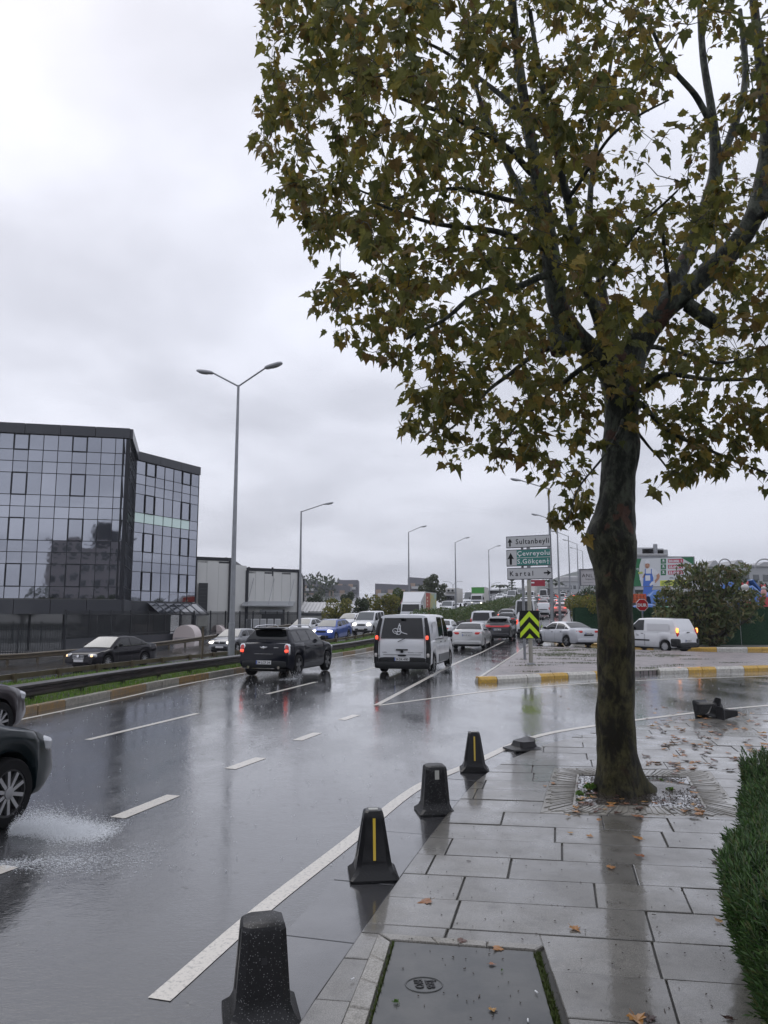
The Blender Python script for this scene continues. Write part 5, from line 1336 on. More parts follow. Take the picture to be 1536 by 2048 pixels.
for i in range(5):
    u = 498 + i * 14.3; Y = 74; p = at(u, 1247, Y); s_ = 14 / F * Y * .8
    t = thing('notice_board', 'pale framed board on the yard fence before the warehouse', 'board', group='pale boards on the warehouse fence')
    MB().box((p.x, Y, p.z), (s_, .06, .9)).build('frame', M_SWHITE, t)
    MB().box((p.x, Y - .035, p.z), (s_ * .86, .01, .76)).build('board_face', mat('board_pale', (.45, .46, .47), .5), t)

# white warehouses: corrugated panels with black corner trims
def block(label, name, corners, z0, z1, m, trim=M_MULL, panels=1.2, cat='building', tr=.35):
    t = thing(name, label, cat)
    n_ = len(corners)
    for i in range(n_):
        a, b = Vector(corners[i]), Vector(corners[(i + 1) % n_]); d = (b - a).normalized(); nn_ = Vector((d.y, -d.x))
        if nn_.dot(-(a + b)) < 0:        # faces away from the street
            wallseg('wall', a, b, z0, z1, m, 0, .2, t); continue
        k = max(1, round((b - a).length / panels))
        for q in range(k): wallseg('wall_panel', a.lerp(b, q / k + .0025), a.lerp(b, (q + 1) / k - .0025), z0, z1 - .02, m, .0 + .006 * (q % 2), .2, t)
        wallseg('parapet_trim', a - d * .05, b + d * .05, z1 - .02, z1 + tr, trim, .06, .35, t)
        for p in (a, b): MB().box((p.x + nn_.x * .05, p.y + nn_.y * .05, (z0 + z1) / 2), (tr, tr, z1 - z0), math.atan2(d.y, d.x)).build('corner_trim', trim, t)
    MB().prism([Vector(p) for p in corners], z1 - .3, z1 - .1).build('roof', M_DKCLAD, t)
    return t
Z1 = at(460, 1122, 84).z; xa, xb = at(388, 1200, 82).x, at(459, 1200, 84).x
w1_ = block('taller white corrugated warehouse with black trims beside the glass building', 'warehouse', [(xa, 82), (xb, 84), (xb - 1.5, 100), (xa - 6, 100)], -.4, Z1, M_WPANEL)
MB().box((at(405, 1200, 82).x, 82.15, (at(405, 1166, 82).z + at(405, 1228, 82).z) / 2), (.95, .3, at(405, 1166, 82).z - at(405, 1228, 82).z), R(22)).build('louvred_window', M_FENCE, w1_)
for k in range(9): MB().box((at(405, 1200, 82).x, 81.98, at(405, 1226 - k * 7, 82).z), (.9, .04, .04), R(22)).build('louvre', M_DKCLAD, w1_)
MB().tube([(xb - .9, 83.7, -.3), (xb - .9, 83.7, Z1 - 1)], .06, 8).build('downpipe', M_STEEL, w1_, True)
xc, xd = at(492, 1200, 88).x, at(597, 1200, 92).x; Z2 = at(545, 1143, 90).z
w2_ = block('lower white corrugated warehouse with a loading canopy', 'warehouse', [(xc, 88), (xd, 92), (xd - 1.2, 108), (xc - 4, 108)], -.4, Z2, M_WPANEL)
wallseg('wall', (xb, 84.1), (xc, 88), -.4, at(475, 1130, 86).z, M_WPANEL, 0, .2, w2_)
xe, xf = at(487, 1210, 87.5).x, at(588, 1210, 90.5).x; zc = at(540, 1211, 89).z
cp = MB(); cp.add([(xe, 88.2, zc + .55), (xf, 91.8, zc + .55), (xf, 89.6, zc), (xe, 86.2, zc), (xe, 88.2, zc + .45), (xf, 91.8, zc + .45), (xf, 89.6, zc - .12), (xe, 86.2, zc - .12)], [(0, 1, 2, 3), (7, 6, 5, 4), (2, 6, 7, 3), (0, 3, 7, 4), (1, 5, 6, 2)]); cp.build('canopy', mat('canopy_grey', (.30, .31, .32), .5), w2_)
for t_ in (.1, .5, .9):
    x = xe + (xf - xe) * t_; y = 88.2 + 3.6 * t_; MB().tube([(x, y - 1.9, zc), (x + .4, y, zc + 3.2)], .035, 6).build('tie_rod', M_STEEL, w2_, True)
x0, x1 = at(500, 1225, 88.3).x, at(572, 1225, 90.9).x
MB().box(((x0 + x1) / 2, 89.55, zc - 1.4), (x1 - x0, .3, 1.9), R(17)).build('loading_door', M_DKCLAD, w2_)
MB().box(((x0 + x1) / 2, 89.35, zc - .75), ((x1 - x0) * .9, .1, .5), R(17)).build('door_lintel', M_STEEL, w2_)
for i, (u, v) in enumerate(((498, 1138), (545, 1139), (452, 1119), (425, 1120))):
    p = at(u, v, 90 if i < 2 else 86); MB().tube([p - Vector((0, 0, .8)), p + Vector((0, 0, .25))], .12, 8).build('roof_vent', M_FENCE, w2_ if i < 2 else w1_, True)
# low sheds right of the warehouses
sh = thing('low_shed', 'low pale metal roofed shed right of the warehouses', 'shed'); x0, x1 = at(598, 1225, 98).x, at(680, 1225, 102).x
za, zb2 = at(640, 1212, 98).z, at(640, 1223, 98).z
mb = MB(); mb.add([(x0, 97, zb2), (x1, 99, zb2), (x1, 106, za + .6), (x0, 104, za + .6)], [(0, 1, 2, 3)]); mb.build('roof', mat('roof_pale', (.5, .49, .48), .4), sh)
for k in range(12):
    t_ = k / 11; MB().bar((x0 + (x1 - x0) * t_, 97 + 2 * t_, zb2 + .05), (x0 + (x1 - x0) * t_, 104 + 2 * t_, za + .65), .08, .06).build('roof_seam', mat('roof_seam', (.38, .37, .36), .4), sh)
MB().box(((x0 + x1) / 2, 98.2, zb2 - .9), (x1 - x0, .3, 1.6), R(13)).build('wall', M_WPANEL, sh)
MB().box(((x0 + x1) / 2, 97.9, zb2 - .35), (x1 - x0, .2, .3), R(13)).build('gutter', M_DKCLAD, sh)

# far apartment blocks: bands of balconies and windows
M_APT = mat('apartment_wall', (.16, .16, .18), .6); M_APB = mat('apartment_tan', (.36, .26, .20), .6); M_BALC = mat('balcony_white', (.50, .50, .50), .5)
def apartment(label, u0, u1, v0, Y, floors, lean=0, pitch=0.0, v1=None):
    t = thing('apartment_block', label, 'building', group='apartment blocks behind the trees')
    x0, x1 = at(u0, 1200, Y).x, at(u1, 1200, Y).x; zt = at((u0 + u1) / 2, v0, Y).z; zt2 = at(u1, v1, Y).z if v1 else zt; z0 = 1.5; fh = 3.1
    mb = MB(); D = 16
    vs = [(x0, Y, z0), (x1, Y + lean, z0), (x1, Y + D, z0), (x0, Y + D, z0), (x0, Y, zt), (x1, Y + lean, zt2), (x1, Y + D, zt2), (x0, Y + D, zt)]
    mb.add(vs, [(4, 5, 6, 7), (0, 1, 5, 4), (1, 2, 6, 5), (2, 3, 7, 6), (3, 0, 4, 7)]); mb.build('wall', M_APT, t)
    zm = min(zt, zt2)
    n_ = max(2, int((x1 - x0) / 4.2)); wm = MB().box((0, 0, 0), (1.7, .3, 1.5)).mesh('window', M_GLASSW); pmn = MB().box((0, 0, 0), (1.9, .2, 2.3)).mesh('wall_infill', M_APB)
    for f_ in range(floors):
        z = zm - 2.9 - f_ * fh
        MB().bar((x0 + 1, Y - .7, z - .55), (x1 - 1, Y + lean - .7, z - .55), .35, 1.0).build('balcony', M_BALC, t)
        for k in range(n_):
            q = (k + .5) / n_; x = x0 + (x1 - x0) * q; y = Y + lean * q
            inst('wall_infill', pmn, t, (x - .9, y - .05, z + .1), (1, 1, 1)); inst('window', wm, t, (x + .9, y - .12, z + .2), (1, 1, 1))
    return t
apartment('grey apartment block left end, just right of the warehouse', 606, 634, 1161, 285, 4)
apartment('long grey apartment block with sloping roof and white balconies', 634, 700, 1167, 290, 4, v1=1172)
apartment('taller grey apartment block with slanted top above the yellow bushes', 674, 716, 1160, 310, 2, v1=1160)
apartment('grey apartment block right of the gap, behind the green bushes', 750, 822, 1167, 270, 4, v1=1170)
apartment('grey apartment block partly hidden by the leafy tree', 818, 868, 1154, 300, 4, v1=1158)

# ================================================================== right side: fence, boards, yard, hill
g = NT('leafy_fence')
n_ = g.noise(g.pos, 14, 5, .7)
M_GFENCE = g.out(col=g.mix(g.rng(n_, .35, .7), (.008, .030, .018), (.03, .075, .035)), rough=.8, nrm=g.bump(n_, .9, .05), spec=.2)
gf_ = thing('green_fence', 'dark green artificial leaf fence behind the turning saloon car and white panel van', 'fence')
fl = [Vector(p) for p in ((12.55, 49.9), (16.5, 48.2), (22, 46.8), (30, 46.0), (42, 46.0))]
for a, b in zip(fl, fl[1:]):
    k = max(1, round((b - a).length / 2.4))
    for q in range(k): wallseg('fence_panel', a.lerp(b, q / k + .003), a.lerp(b, (q + 1) / k - .003), 0, 2.45 + random.uniform(-.02, .02), M_GFENCE, .01 * (q % 2), .08, gf_)
gf2 = thing('green_fence', 'green leaf fence running uphill along the right kerb', 'fence')
fl2 = [Vector(p) for p in ((12.5, 50.2), (17.2, 56), (23, 78), (34, 118))]
for a, b in zip(fl2, fl2[1:]):
    k = max(1, round((b - a).length / 5))
    for q in range(k):
        p0, p1 = a.lerp(b, q / k + .001), a.lerp(b, (q + 1) / k - .001); z = zprof(p0.y)
        wallseg('fence_panel', p1, p0, z - .3, z + 2.25, M_GFENCE, 0, .08, gf2)
def leaf_blob(mb, c, r, n, size, flat=.8, rnd=random):
    for _ in range(n):
        while True:
            p = Vector((rnd.uniform(-1, 1), rnd.uniform(-1, 1), rnd.uniform(-1, 1)))
            if p.length <= 1: break
        p = p.normalized() * (p.length ** .45)
        p = Vector((c[0] + p.x * r[0], c[1] + p.y * r[1], c[2] + p.z * r[2]))
        d = Vector((rnd.gauss(0, 1), rnd.gauss(0, 1), rnd.gauss(0, .6))).normalized(); u = d.orthogonal().normalized()
        u.rotate(Matrix.Rotation(rnd.uniform(0, 6.28), 3, d)); v = d.cross(u); s = size * rnd.uniform(.6, 1.4)
        mb.add([p - v * s, p + u * s * .42 + d * s * .12, p + v * s, p - u * s * .42 + d * s * .12], [(0, 1, 2), (0, 2, 3)])
M_BARKD = mat('dark_bark', (.035, .028, .022), .6)
def bush(name, label, cat, blobs, n, size, lm, base, group=None, stems=6, rad=.05, kind='thing'):
    t = thing(name, label, cat, base, 0, group)
    mb = MB(); W = sum(b[3] * b[4] * b[5] for b in blobs)
    B = Vector(base)
    for b in blobs: leaf_blob(mb, Vector(b[:3]) - B, b[3:6], int(n * b[3] * b[4] * b[5] / W), size)
    o = mb.build('foliage', lm, t); o['kind'] = 'stuff'
    mb = MB()
    for i in range(stems):
        b = random.choice(blobs); e = Vector(b[:3]) - B + Vector((random.uniform(-.7, .7) * b[3], random.uniform(-.5, .5) * b[4], random.uniform(0, .8) * b[5]))
        m_ = e * .5 + Vector((random.uniform(-.2, .2), 0, .1 * e.z)); mb.tube([(random.uniform(-.1, .1), 0, 0), m_, e], [rad, rad * .6, rad * .2], 6)
    mb.build('trunk', M_BARKD, t, True); return t
L_FIG = leafmat('fig_leaf', [(.045, .07, .025), (.09, .12, .04), (.16, .19, .07), (.11, .09, .045), (.22, .19, .07)], .3, .35)
L_YEL = leafmat('yellow_bush_leaf', [(.07, .11, .03), (.16, .17, .04), (.32, .27, .045), (.12, .12, .04)], .35)
L_DKG = leafmat('dark_bush_leaf', [(.02, .04, .015), (.035, .06, .02), (.05, .075, .03), (.06, .06, .03)], .15)
L_HEDGEF = leafmat('median_hedge_leaf', [(.04, .075, .02), (.07, .12, .03), (.11, .16, .04), (.12, .11, .04)], .25)
L_PALE = leafmat('olive_tree_leaf', [(.06, .075, .035), (.10, .12, .055), (.05, .06, .03)], .2)
def wp(u, v, Y): p = at(u, v, Y); return [p.x, p.y, p.z]
# fig tree hanging over the green fence: lumpy, with stray boughs
Yf = 44.8; m2p = Yf / F
bl = []
for u, v, ru, rv in ((1375, 1150, 24, 26), (1400, 1180, 42, 28), (1440, 1165, 42, 32), (1350, 1210, 42, 30), (1400, 1225, 55, 42), (1460, 1210, 50, 34), (1500, 1200, 26, 22), (1420, 1260, 45, 32), (1335, 1195, 22, 16), (1445, 1145, 26, 14), (1400, 1140, 14, 18), (1475, 1140, 20, 14), (1340, 1178, 12, 16), (1500, 1235, 18, 10), (1330, 1228, 22, 14), (1450, 1240, 24, 24)):
    bl.append(wp(u, v, Yf - random.uniform(0, .7)) + [ru * m2p, .9 + random.uniform(0, .4), rv * m2p])
ft = bush('fig_tree', 'large dull green fig tree spilling over the dark green fence', 'tree', bl, 4200, .17, L_FIG, (at(1425, 1292, Yf).x, Yf, .13), stems=26, rad=.09)
bl = [wp(1150 + k * 16, 1206 + (k % 2) * 6, 52 - k) + [.75, .8, .55] for k in range(4)] + [wp(1158, 1228, 51.5) + [.6, .5, .45]]
bush('yellow_shrub', 'yellow green creeper shrub on top of the fence corner left of the big tree', 'shrub', bl, 2600, .09, L_YEL, (13.0, 51, .14), stems=8)
for i, (u, v, Y) in enumerate(((1190, 1196, 56), (1510, 1185, 60), (1470, 1170, 64))):
    bl = [wp(u + dx * 14, v + dz * 10, Y) + [1.1, 1.0, .8] for dx, dz in ((-1, .5), (0, -.5), (1, .5), (0, 1))]
    bush('yard_shrub', ('dark shrub behind the fence corner', 'dark shrub at the right edge over the fence', 'dark shrub behind the fig tree')[i], 'shrub', bl, 1500, .12, L_DKG, (at(u, v, Y).x, Y, .2))

# yard behind the fence: stacked toys, tarpaulins and boards
def upright(name, m, parent, u0, u1, v0, v1, Y, th=.1, rz=0.0):
    a, b = at(u0, v1, Y), at(u1, v0, Y); c = (a + b) / 2
    return MB().box((c.x, c.y, c.z), (abs(b.x - a.x), th, abs(b.z - a.z)), rz).build(name, m, parent)
bb = thing('billboard', 'large white and green billboard with a workman in blue overalls and three prices', 'billboard'); YB = 62.0
u0, u1, v0, v1 = 1258, 1387, 1114, 1173
def bt(u, v, dy=0.0):      # point on the face of the billboard
    return at(u, v, YB - .12 - dy)
pnl = upright('panel', M_STEEL, bb, u0 - 1, u1 + 1, v0 - 1, v1 + 1, YB, .2)
def flat(name, m, pts, dy, parent=bb):
    mb = MB(); mb.add([bt(u, v, dy) for u, v in pts], [list(range(len(pts)))[::-1]]); return mb.build(name, m, parent)
K_W = mat('print_white', (.66, .68, .69), .45); K_G = mat('print_green', (.02, .16, .06), .45); K_R = mat('print_crimson', (.52, .03, .08), .45); K_Y = mat('print_yellow', (.72, .74, .10), .45)
K_B = mat('print_blue', (.07, .18, .58), .45); K_S = mat('print_skin', (.50, .27, .18), .5); K_T = mat('print_shirt', (.74, .75, .78), .5)
flat('printed_face', K_W, [(u0, v0 + 4), (u1, v0), (u1, v1 - 1), (u0, v1)], 0)
flat('green_edge', K_G, [(u0, v0 + 4), (1283, v0 + 3.2), (1279, 1130), (1278, 1150), (1283, v1 - .5), (u0, v1)], .01)
flat('green_corner', K_G, [(1362, v0 + .8), (u1, v0), (u1, 1130), (1378, 1124)], .01)
flat('yellow_band', K_Y, [(1320, 1161), (1376, 1159), (1376, 1171), (1320, 1172)], .01)
for q in range(6): flat('printed_line', K_G, [(1323 + (q % 2) * 28, 1163.2 + (q // 2) * 2.8), (1345 + (q % 2) * 28, 1162.8 + (q // 2) * 2.8), (1345 + (q % 2) * 28, 1164 + (q // 2) * 2.8), (1323 + (q % 2) * 28, 1164.4 + (q // 2) * 2.8)], .02)
for q, tx in enumerate(('20.000', '25.000', '33.000')):
    y = 1117.5 + q * 11.6
    flat('green_tag', K_G, [(1321.5, y), (1332, y - .4), (1332, y + 9.6), (1321.5, y + 10)], .01)
    o = flat('price_field', K_R, [(1336, y + .8), (1366, y), (1366.6, y + 7.6), (1336.6, y + 8.4)], .01)
    p = bt(1337.5, y + 6.8, .02); t_ = obj('lettering', text_mesh('lettering', tx, .27, K_T, 21 / F * YB, bold=.012), bb, p); t_.rotation_euler = (R(90), 0, 0)
    # lira sign
    p = bt(1362.5, y + 4.2, .02); mb = MB(); mb.box(p, (.03, .004, .24)); mb.box(p + Vector((.0, 0, .04)), (.14, .004, .02), ry=R(-20)); mb.box(p + Vector((.0, 0, -.01)), (.14, .004, .02), ry=R(-20)); mb.box(p + Vector((.05, 0, -.09)), (.10, .004, .03), ry=R(-30)); mb.build('lira_sign', K_T, bb)
    p = bt(1326.8, y + 3.2, .02); MB().lathe([(.085, 0), (.085, .005)], 12, Matrix.Translation(p) @ Matrix.Rotation(R(90), 4, 'X')).build('round_mark', K_W, bb)
    flat('printed_line', K_W, [(1323.5, y + 6), (1330, y + 5.8), (1330, y + 6.8), (1323.5, y + 7)], .02)
p = bt(1339, 1157.2, .02); t_ = obj('lettering', text_mesh('lettering', 'ANL YAPI', .18, M_INK, 19 / F * YB), bb, p); t_.rotation_euler = (R(90), 0, 0)
p = bt(1270, 1141, .02); t_ = obj('lettering', text_mesh('lettering', 'MI', .3, K_W, 8 / F * YB), bb, p); t_.rotation_euler = (R(90), 0, 0)
# printed workman: overalls, shirt, arms, head, cap, roller
def ell(cu, cv, ru, rv, n_=14): return [(cu + ru * math.cos(2 * math.pi * k / n_), cv + rv * math.sin(2 * math.pi * k / n_)) for k in range(n_)]
flat('printed_workman', K_T, [(1290, 1139), (1297, 1135), (1303, 1135), (1311, 1139), (1317, 1147), (1312, 1151), (1308, 1149), (1309, 1160), (1290, 1160), (1288, 1150)], .02)
flat('printed_workman', K_B, [(1289, 1147), (1304, 1147), (1307, 1156), (1306, v1 - 1), (1286, v1 - .6), (1287, 1157)], .03)
for a in ((1290, 1291.5), (1302, 1303.5)): flat('printed_strap', K_B, [(a[0], 1138), (a[1], 1137.5), (a[1], 1149), (a[0], 1149)], .03)
flat('printed_pocket', K_T, [(1290.5, 1151), (1300, 1150.6), (1300.6, 1161), (1291, 1161.5)], .04)
flat('printed_arm', K_S, [(1313, 1150), (1317.5, 1146.5), (1320, 1152), (1318, 1158), (1311, 1166), (1307.5, 1163.5), (1313.5, 1156)], .03)
flat('printed_glove', K_T, [(1304, 1163), (1310, 1162), (1309, 1168), (1300, 1172), (1299, 1169)], .04)
flat('printed_head', K_S, ell(1294.8, 1130.5, 4.6, 6.4), .04)
flat('printed_face_shade', mat('print_hair', (.10, .06, .05), .5), ell(1294.8, 1134.2, 2.2, .7), .05)
for du in (-1.9, 1.7): flat('printed_eye', M_INK, ell(1294.8 + du, 1129.6, .6, .4), .05)
flat('printed_cap', K_T, [(1289.4, 1128), (1290.5, 1122), (1294.6, 1119.6), (1299, 1122), (1300.2, 1128), (1295, 1126.6)], .05)
flat('printed_arm', K_S, [(1288.5, 1147), (1290.5, 1150), (1287.5, 1156), (1285, 1155)], .03)
flat('printed_roller', mat('print_lime', (.45, .5, .12), .5), [(1276, 1144), (1285, 1143), (1286, 1147), (1277, 1148.5)], .04)
flat('printed_glove', K_T, ell(1282.4, 1158.5, 3, 3.6), .04)
# cut-out legs of the workman hang below the board
flat('cutout_legs', K_B, [(1287, v1 + .2), (1306, v1 + .2), (1302, 1186), (1299, 1198), (1294, 1203), (1287, 1202), (1286, 1190)], .0)
for u in (1266, 1330, 1380): p = at(u, 1175, YB + .15); MB().box((p.x, p.y, p.z / 2), (.25, .2, p.z), 0).build('leg', M_STEEL, bb)
sb = thing('shop_board', 'pale grey shop board with thin black letters half behind the tree trunk', 'billboard'); YS = 68
upright('panel', mat('board_grey', (.50, .48, .49), .5), sb, 1160, 1212, 1139, 1171, YS, .3)
for s_, (ua, ub, va, vb) in enumerate(((1159, 1213, 1138, 1139), (1159, 1213, 1170.6, 1171.6), (1159.2, 1160.2, 1138, 1171.5), (1212, 1213, 1138, 1171.5))): upright('frame', M_SEDGE, sb, ua, ub, va, vb, YS - .1, .34)
p = at(1164, 1154.5, YS - .17); t_ = obj('lettering', text_mesh('lettering', 'ANLYAPI', .46, M_INK, 46 / F * YS, spacing=1.2), sb, p); t_.rotation_euler = (R(90), 0, 0)
p = at(1171, 1159.6, YS - .17); t_ = obj('lettering', text_mesh('lettering', 'İnşaat Malzemeleri', .2, M_INK, 37 / F * YS), sb, p); t_.rotation_euler = (R(90), 0, 0)
p = at(1163, 1158, YS - .17)
MB().box((at(1176, 1165, YS).x, YS - .17, at(1176, 1165, YS).z), (.9, .01, .03)).build('printed_line', M_STEEL, sb)
for u in (1196, ): p = at(u, 1172, YS + .1); MB().tube([(p.x, p.y, 0), (p.x, p.y, p.z)], .28, 14).build('leg', M_WPANEL, sb, True)
# orange barrier stacks, blue tarpaulins, slide tower, toy figures
def heap(name, label, cat, u0, u1, v0, v1, Y, m, seed, th=1.5, group=None):
    t = thing(name, label, cat, group=group); a, b = at(u0, v1, Y), at(u1, v0, Y); K = 14; mb = MB(); vs = []; J = 5
    for j in range(J + 1):
        for k in range(K + 1):
            x = a.x + (b.x - a.x) * k / K; s_ = math.sin(math.pi * min(1, max(0, (j + .0) / J)))
            z = a.z + (b.z - a.z) * (s_ ** .6) * (.62 + .38 * mn.noise(Vector((x * .9 + seed, j * .7, seed)))) * (1 - .55 * abs(2 * k / K - 1) ** 4); vs.append((x, Y - th / 2 + th * j / J, z if j not in (0, J) else a.z - .4))
    mb.add(vs, [(j * (K + 1) + k, j * (K + 1) + k + 1, (j + 1) * (K + 1) + k + 1, (j + 1) * (K + 1) + k) for j in range(J) for k in range(K)]); mb.build('sheet', m, t, True, 60); return t
M_TARP = mat('tarpaulin_blue', (.02, .10, .36), .35, coat=.4, bump=(3, .8), noise=(2, .5, (.03, .16, .45)))
M_ORG = mat('barrier_orange', (.55, .10, .03), .45)
heap('tarpaulin', 'bright blue tarpaulin heap under the billboard, right of the cut-out legs', 'tarpaulin', 1296, 1332, 1171, 1200, 60, M_TARP, 1)
heap('tarpaulin', 'blue tarpaulin strip along the fence top behind the stop sign', 'tarpaulin', 1264, 1320, 1204, 1216, 55, M_TARP, 2)
heap('tarpaulin', 'blue tarpaulin at the right edge behind the fig tree', 'tarpaulin', 1480, 1560, 1160, 1212, 58, M_TARP, 3)
heap('tarpaulin', 'small blue cover glimpsed through the top of the fig tree', 'tarpaulin', 1440, 1472, 1152, 1180, 62, M_TARP, 4)
heap('pool_slide', 'mint green plastic trough on the fence top right of the stop sign', 'slide', 1311, 1335, 1208, 1216, 52, mat('mint_plastic', (.12, .38, .22), .3, coat=.5), 5, 1.0)
for i, (u0_, u1_, v0_, v1_, Y) in enumerate(((1173, 1198, 1184, 1204, 58), (1262, 1288, 1188, 1206, 58))):
    t = thing('plastic_barrier', ('orange slatted plastic crate stack left of the big trunk', 'orange slatted plastic crate stack right of the big trunk')[i], 'crate')
    a, b = at(u0_, v1_, Y), at(u1_, v0_, Y); n3 = 4
    for k in range(n3): MB().box(((a.x + b.x) / 2, Y, a.z + (b.z - a.z) * (k + .5) / n3), (b.x - a.x, .5, (b.z - a.z) / n3 * .55)).build('slat', M_ORG, t)
    for k in range(5): MB().box((a.x + (b.x - a.x) * k / 4, Y - .02, (a.z + b.z) / 2), (.14, .5, b.z - a.z)).build('upright', M_ORG, t)
    MB().box(((a.x + b.x) / 2, Y + .4, a.z / 2), (b.x - a.x, .6, a.z), 0).build('stand', M_CONC, t)
t = thing('white_container', 'white plastic tank beside the orange crates behind the fence', 'tank'); upright('shell', M_WPANEL, t, 1181, 1192, 1186, 1206, 57.4, .8)
for i, (u, v, h_) in enumerate(((1492, 1168, 36), (1528, 1172, 22))):
    Y = 56; p = at(u, v + h_, Y); q = at(u, v, Y); hh = q.z - p.z
    t = thing('toy_figure', ('white and red plastic playground figure behind the fig tree', 'pale pink playground figure at the right edge')[i], 'playground figure', (p.x, p.y, 0))
    Mw = mat('figure_white', (.6, .58, .56), .4); Mr = mat('figure_red', (.5, .06, .07), .4)
    MB().rbox((0, 0, p.z + hh * .35), (hh * .5, hh * .4, hh * .75), .8, 12).build('body', Mw if i == 0 else mat('figure_pink', (.6, .3, .28), .4), t, True)
    MB().rbox((0, 0, p.z + hh * .82), (hh * .42, hh * .4, hh * .38), 1.0, 12).build('head', Mw, t, True)
    for sg in (-1, 1): MB().tube([(sg * hh * .1, 0, p.z + hh * .95), (sg * hh * .2, 0, p.z + hh * 1.15)], [.09, .04], 6).build('horn', Mr, t, True)
    MB().box((0, 0, p.z / 2), (.5, .5, p.z)).build('stand', Mr, t)
t = thing('slide_tower', 'blue slide tower frame rising behind the fig tree', 'slide'); a, b = at(1500, 1160, 59), at(1522, 1188, 59)
MB().bar((a.x, 59, a.z), (b.x, 59, b.z), .9, .12).build('chute', M_TARP, t)
for x in (a.x, a.x + .8): MB().box((x, 59.3, a.z / 2), (.1, .1, a.z)).build('leg', M_STEEL, t)

# pale buildings behind the yard
def simple_block(name, label, u0, u1, v0, v1, Y, D, m, cat='building', ribs=0, win=0):
    t = thing(name, label, cat); a, b = at(u0, v1, Y), at(u1, v0, Y)
    MB().box(((a.x + b.x) / 2, Y + D / 2, (a.z + b.z) / 2), (b.x - a.x, D, b.z - a.z), cham=.05).build('wall', m, t)
    MB().box(((a.x + b.x) / 2, Y + D / 2, b.z + .2), (b.x - a.x + .6, D + .6, .4), cham=.05).build('roof_edge', mat('pale_trim', (.4, .4, .4), .5), t)
    for k in range(win): MB().box((a.x + (b.x - a.x) * (k + .5) / win, Y - .03, a.z + (b.z - a.z) * .6), ((b.x - a.x) / win * .6, .1, (b.z - a.z) * .25)).build('window', M_GLASSW, t)
    return t
M_PB = mat('pale_building', (.42, .43, .44), .6); M_PB2 = mat('pale_grey_building', (.33, .33, .34), .6)
t = simple_block('flat_roof_building', 'white flat roofed building with roof units behind the billboard', 1262, 1330, 1112, 1180, 130, 20, M_PB, win=0)
for u, v, s_ in ((1285, 1104, 3.2), (1300, 1106, 4.0), (1318, 1108, 2.2)): p = at(u, v, 136); MB().box((p.x, 136, p.z), (s_, 3, 1.4), cham=.1).build('roof_unit', M_PB, t)
p = at(1311, 1104, 134); MB().tube([(p.x, 134, p.z - 1), (p.x, 134, p.z + 1.4)], .4, 8).build('chimney', M_STEEL, t, True)
t = simple_block('exhibition_hall', 'long white hall with arched roof trusses at the right edge', 1425, 1560, 1134, 1190, 160, 30, M_PB, win=7)
for u0_, u1_, v_ in ((1418, 1442, 1121), (1462, 1498, 1120), (1510, 1560, 1124)):
    a, b = at(u0_, 1134, 165), at(u1_, 1134, 165); z = at(u0_, v_, 165).z
    mb = MB(); c = (a.x + b.x) / 2; w2 = (b.x - a.x) / 2; vs = [(c + sx * w2 * k_, y_, z_) for y_ in (165, 185) for sx, k_, z_ in ((-1, 1, a.z), (-1, .25, z), (1, .25, z), (1, 1, a.z))]
    mb.add(vs, [(0, 3, 2, 1), (4, 5, 6, 7), (0, 1, 5, 4), (1, 2, 6, 5), (2, 3, 7, 6)]); mb.build('gable_roof', M_PB2, t)
for u, v, r_ in ((1450, 1130, 12), (1530, 1138, 20)):
    p = at(u, v, 158); rr = r_ / F * 158; MB().tube([(p.x + rr * math.cos(math.pi * k / 12), 158, p.z + rr * math.sin(math.pi * k / 12)) for k in range(13)], .14, 6).build('roof_arch', M_PB2, t, True)
t = simple_block('white_house', 'white building with a rounded roof pavilion on the hill left of the shop board', 1128, 1162, 1163, 1192, 250, 18, M_PB, win=4)
p = at(1148, 1158, 255); MB().rbox((p.x, 262, p.z), (6.5, 9, 2.6), .5, 14).build('pavilion', M_PB2, t, True)
p = at(1165, 1180, 230)
t = simple_block('white_house', 'low white houses stacked on the slope under the rounded pavilion', 1118, 1140, 1176, 1192, 215, 10, M_PB, win=3)
t = thing('arched_canopy', 'row of steel arches left of the palm-like trees above the green truck', 'canopy')
for k in range(11):
    Y = 175 + k * 2.6; u = 963 + k * 2.6; p = at(u, 1183, Y); z0_ = zprof(Y)
    MB().tube([(p.x, Y, z0_)] + [(p.x + 2.4 - 2.4 * math.cos(a_), Y, p.z - 1.8 + 1.9 * math.sin(a_)) for a_ in [math.pi * q / 14 for q in range(8)]], .10, 5).build('arch', M_FENCE, t, True)
# wooded hill fading in the rain
mb = MB(); K = 60; vs = []; YH = 1150
rid = [(700, 1214), (860, 1196), (930, 1186), (1000, 1180), (1060, 1172), (1110, 1158), (1150, 1144), (1185, 1137), (1240, 1132), (1320, 1135), (1400, 1142), (1480, 1140), (1560, 1146), (1700, 1160), (1900, 1190)]
for k in range(K + 1):
    u = 640 + 1300 * k / K; v = interp(rid, u) + 3 * mn.noise(Vector((u * .02, 0, 0)))
    p = at(u, v, YH); h_ = p.z
    for j, (dy, f_) in enumerate(((-520, .0), (-330, .35), (-160, .75), (0, 1.0), (250, .8))): vs.append((p.x * (1 + dy / YH * .9), YH + dy, 12 + (h_ - 12) * f_ + 4 * mn.noise(Vector((p.x * .02, dy * .02, 3)))))
mb.add(vs, [(k * 5 + j, k * 5 + 5 + j, k * 5 + 6 + j, k * 5 + 1 + j) for k in range(K) for j in range(4)])
hl = mb.build('hill', mat('wooded_hill', (.05, .065, .05), .9, noise=(.02, .7, (.12, .12, .11)), spec=.1), None, True); hl['kind'] = 'structure'

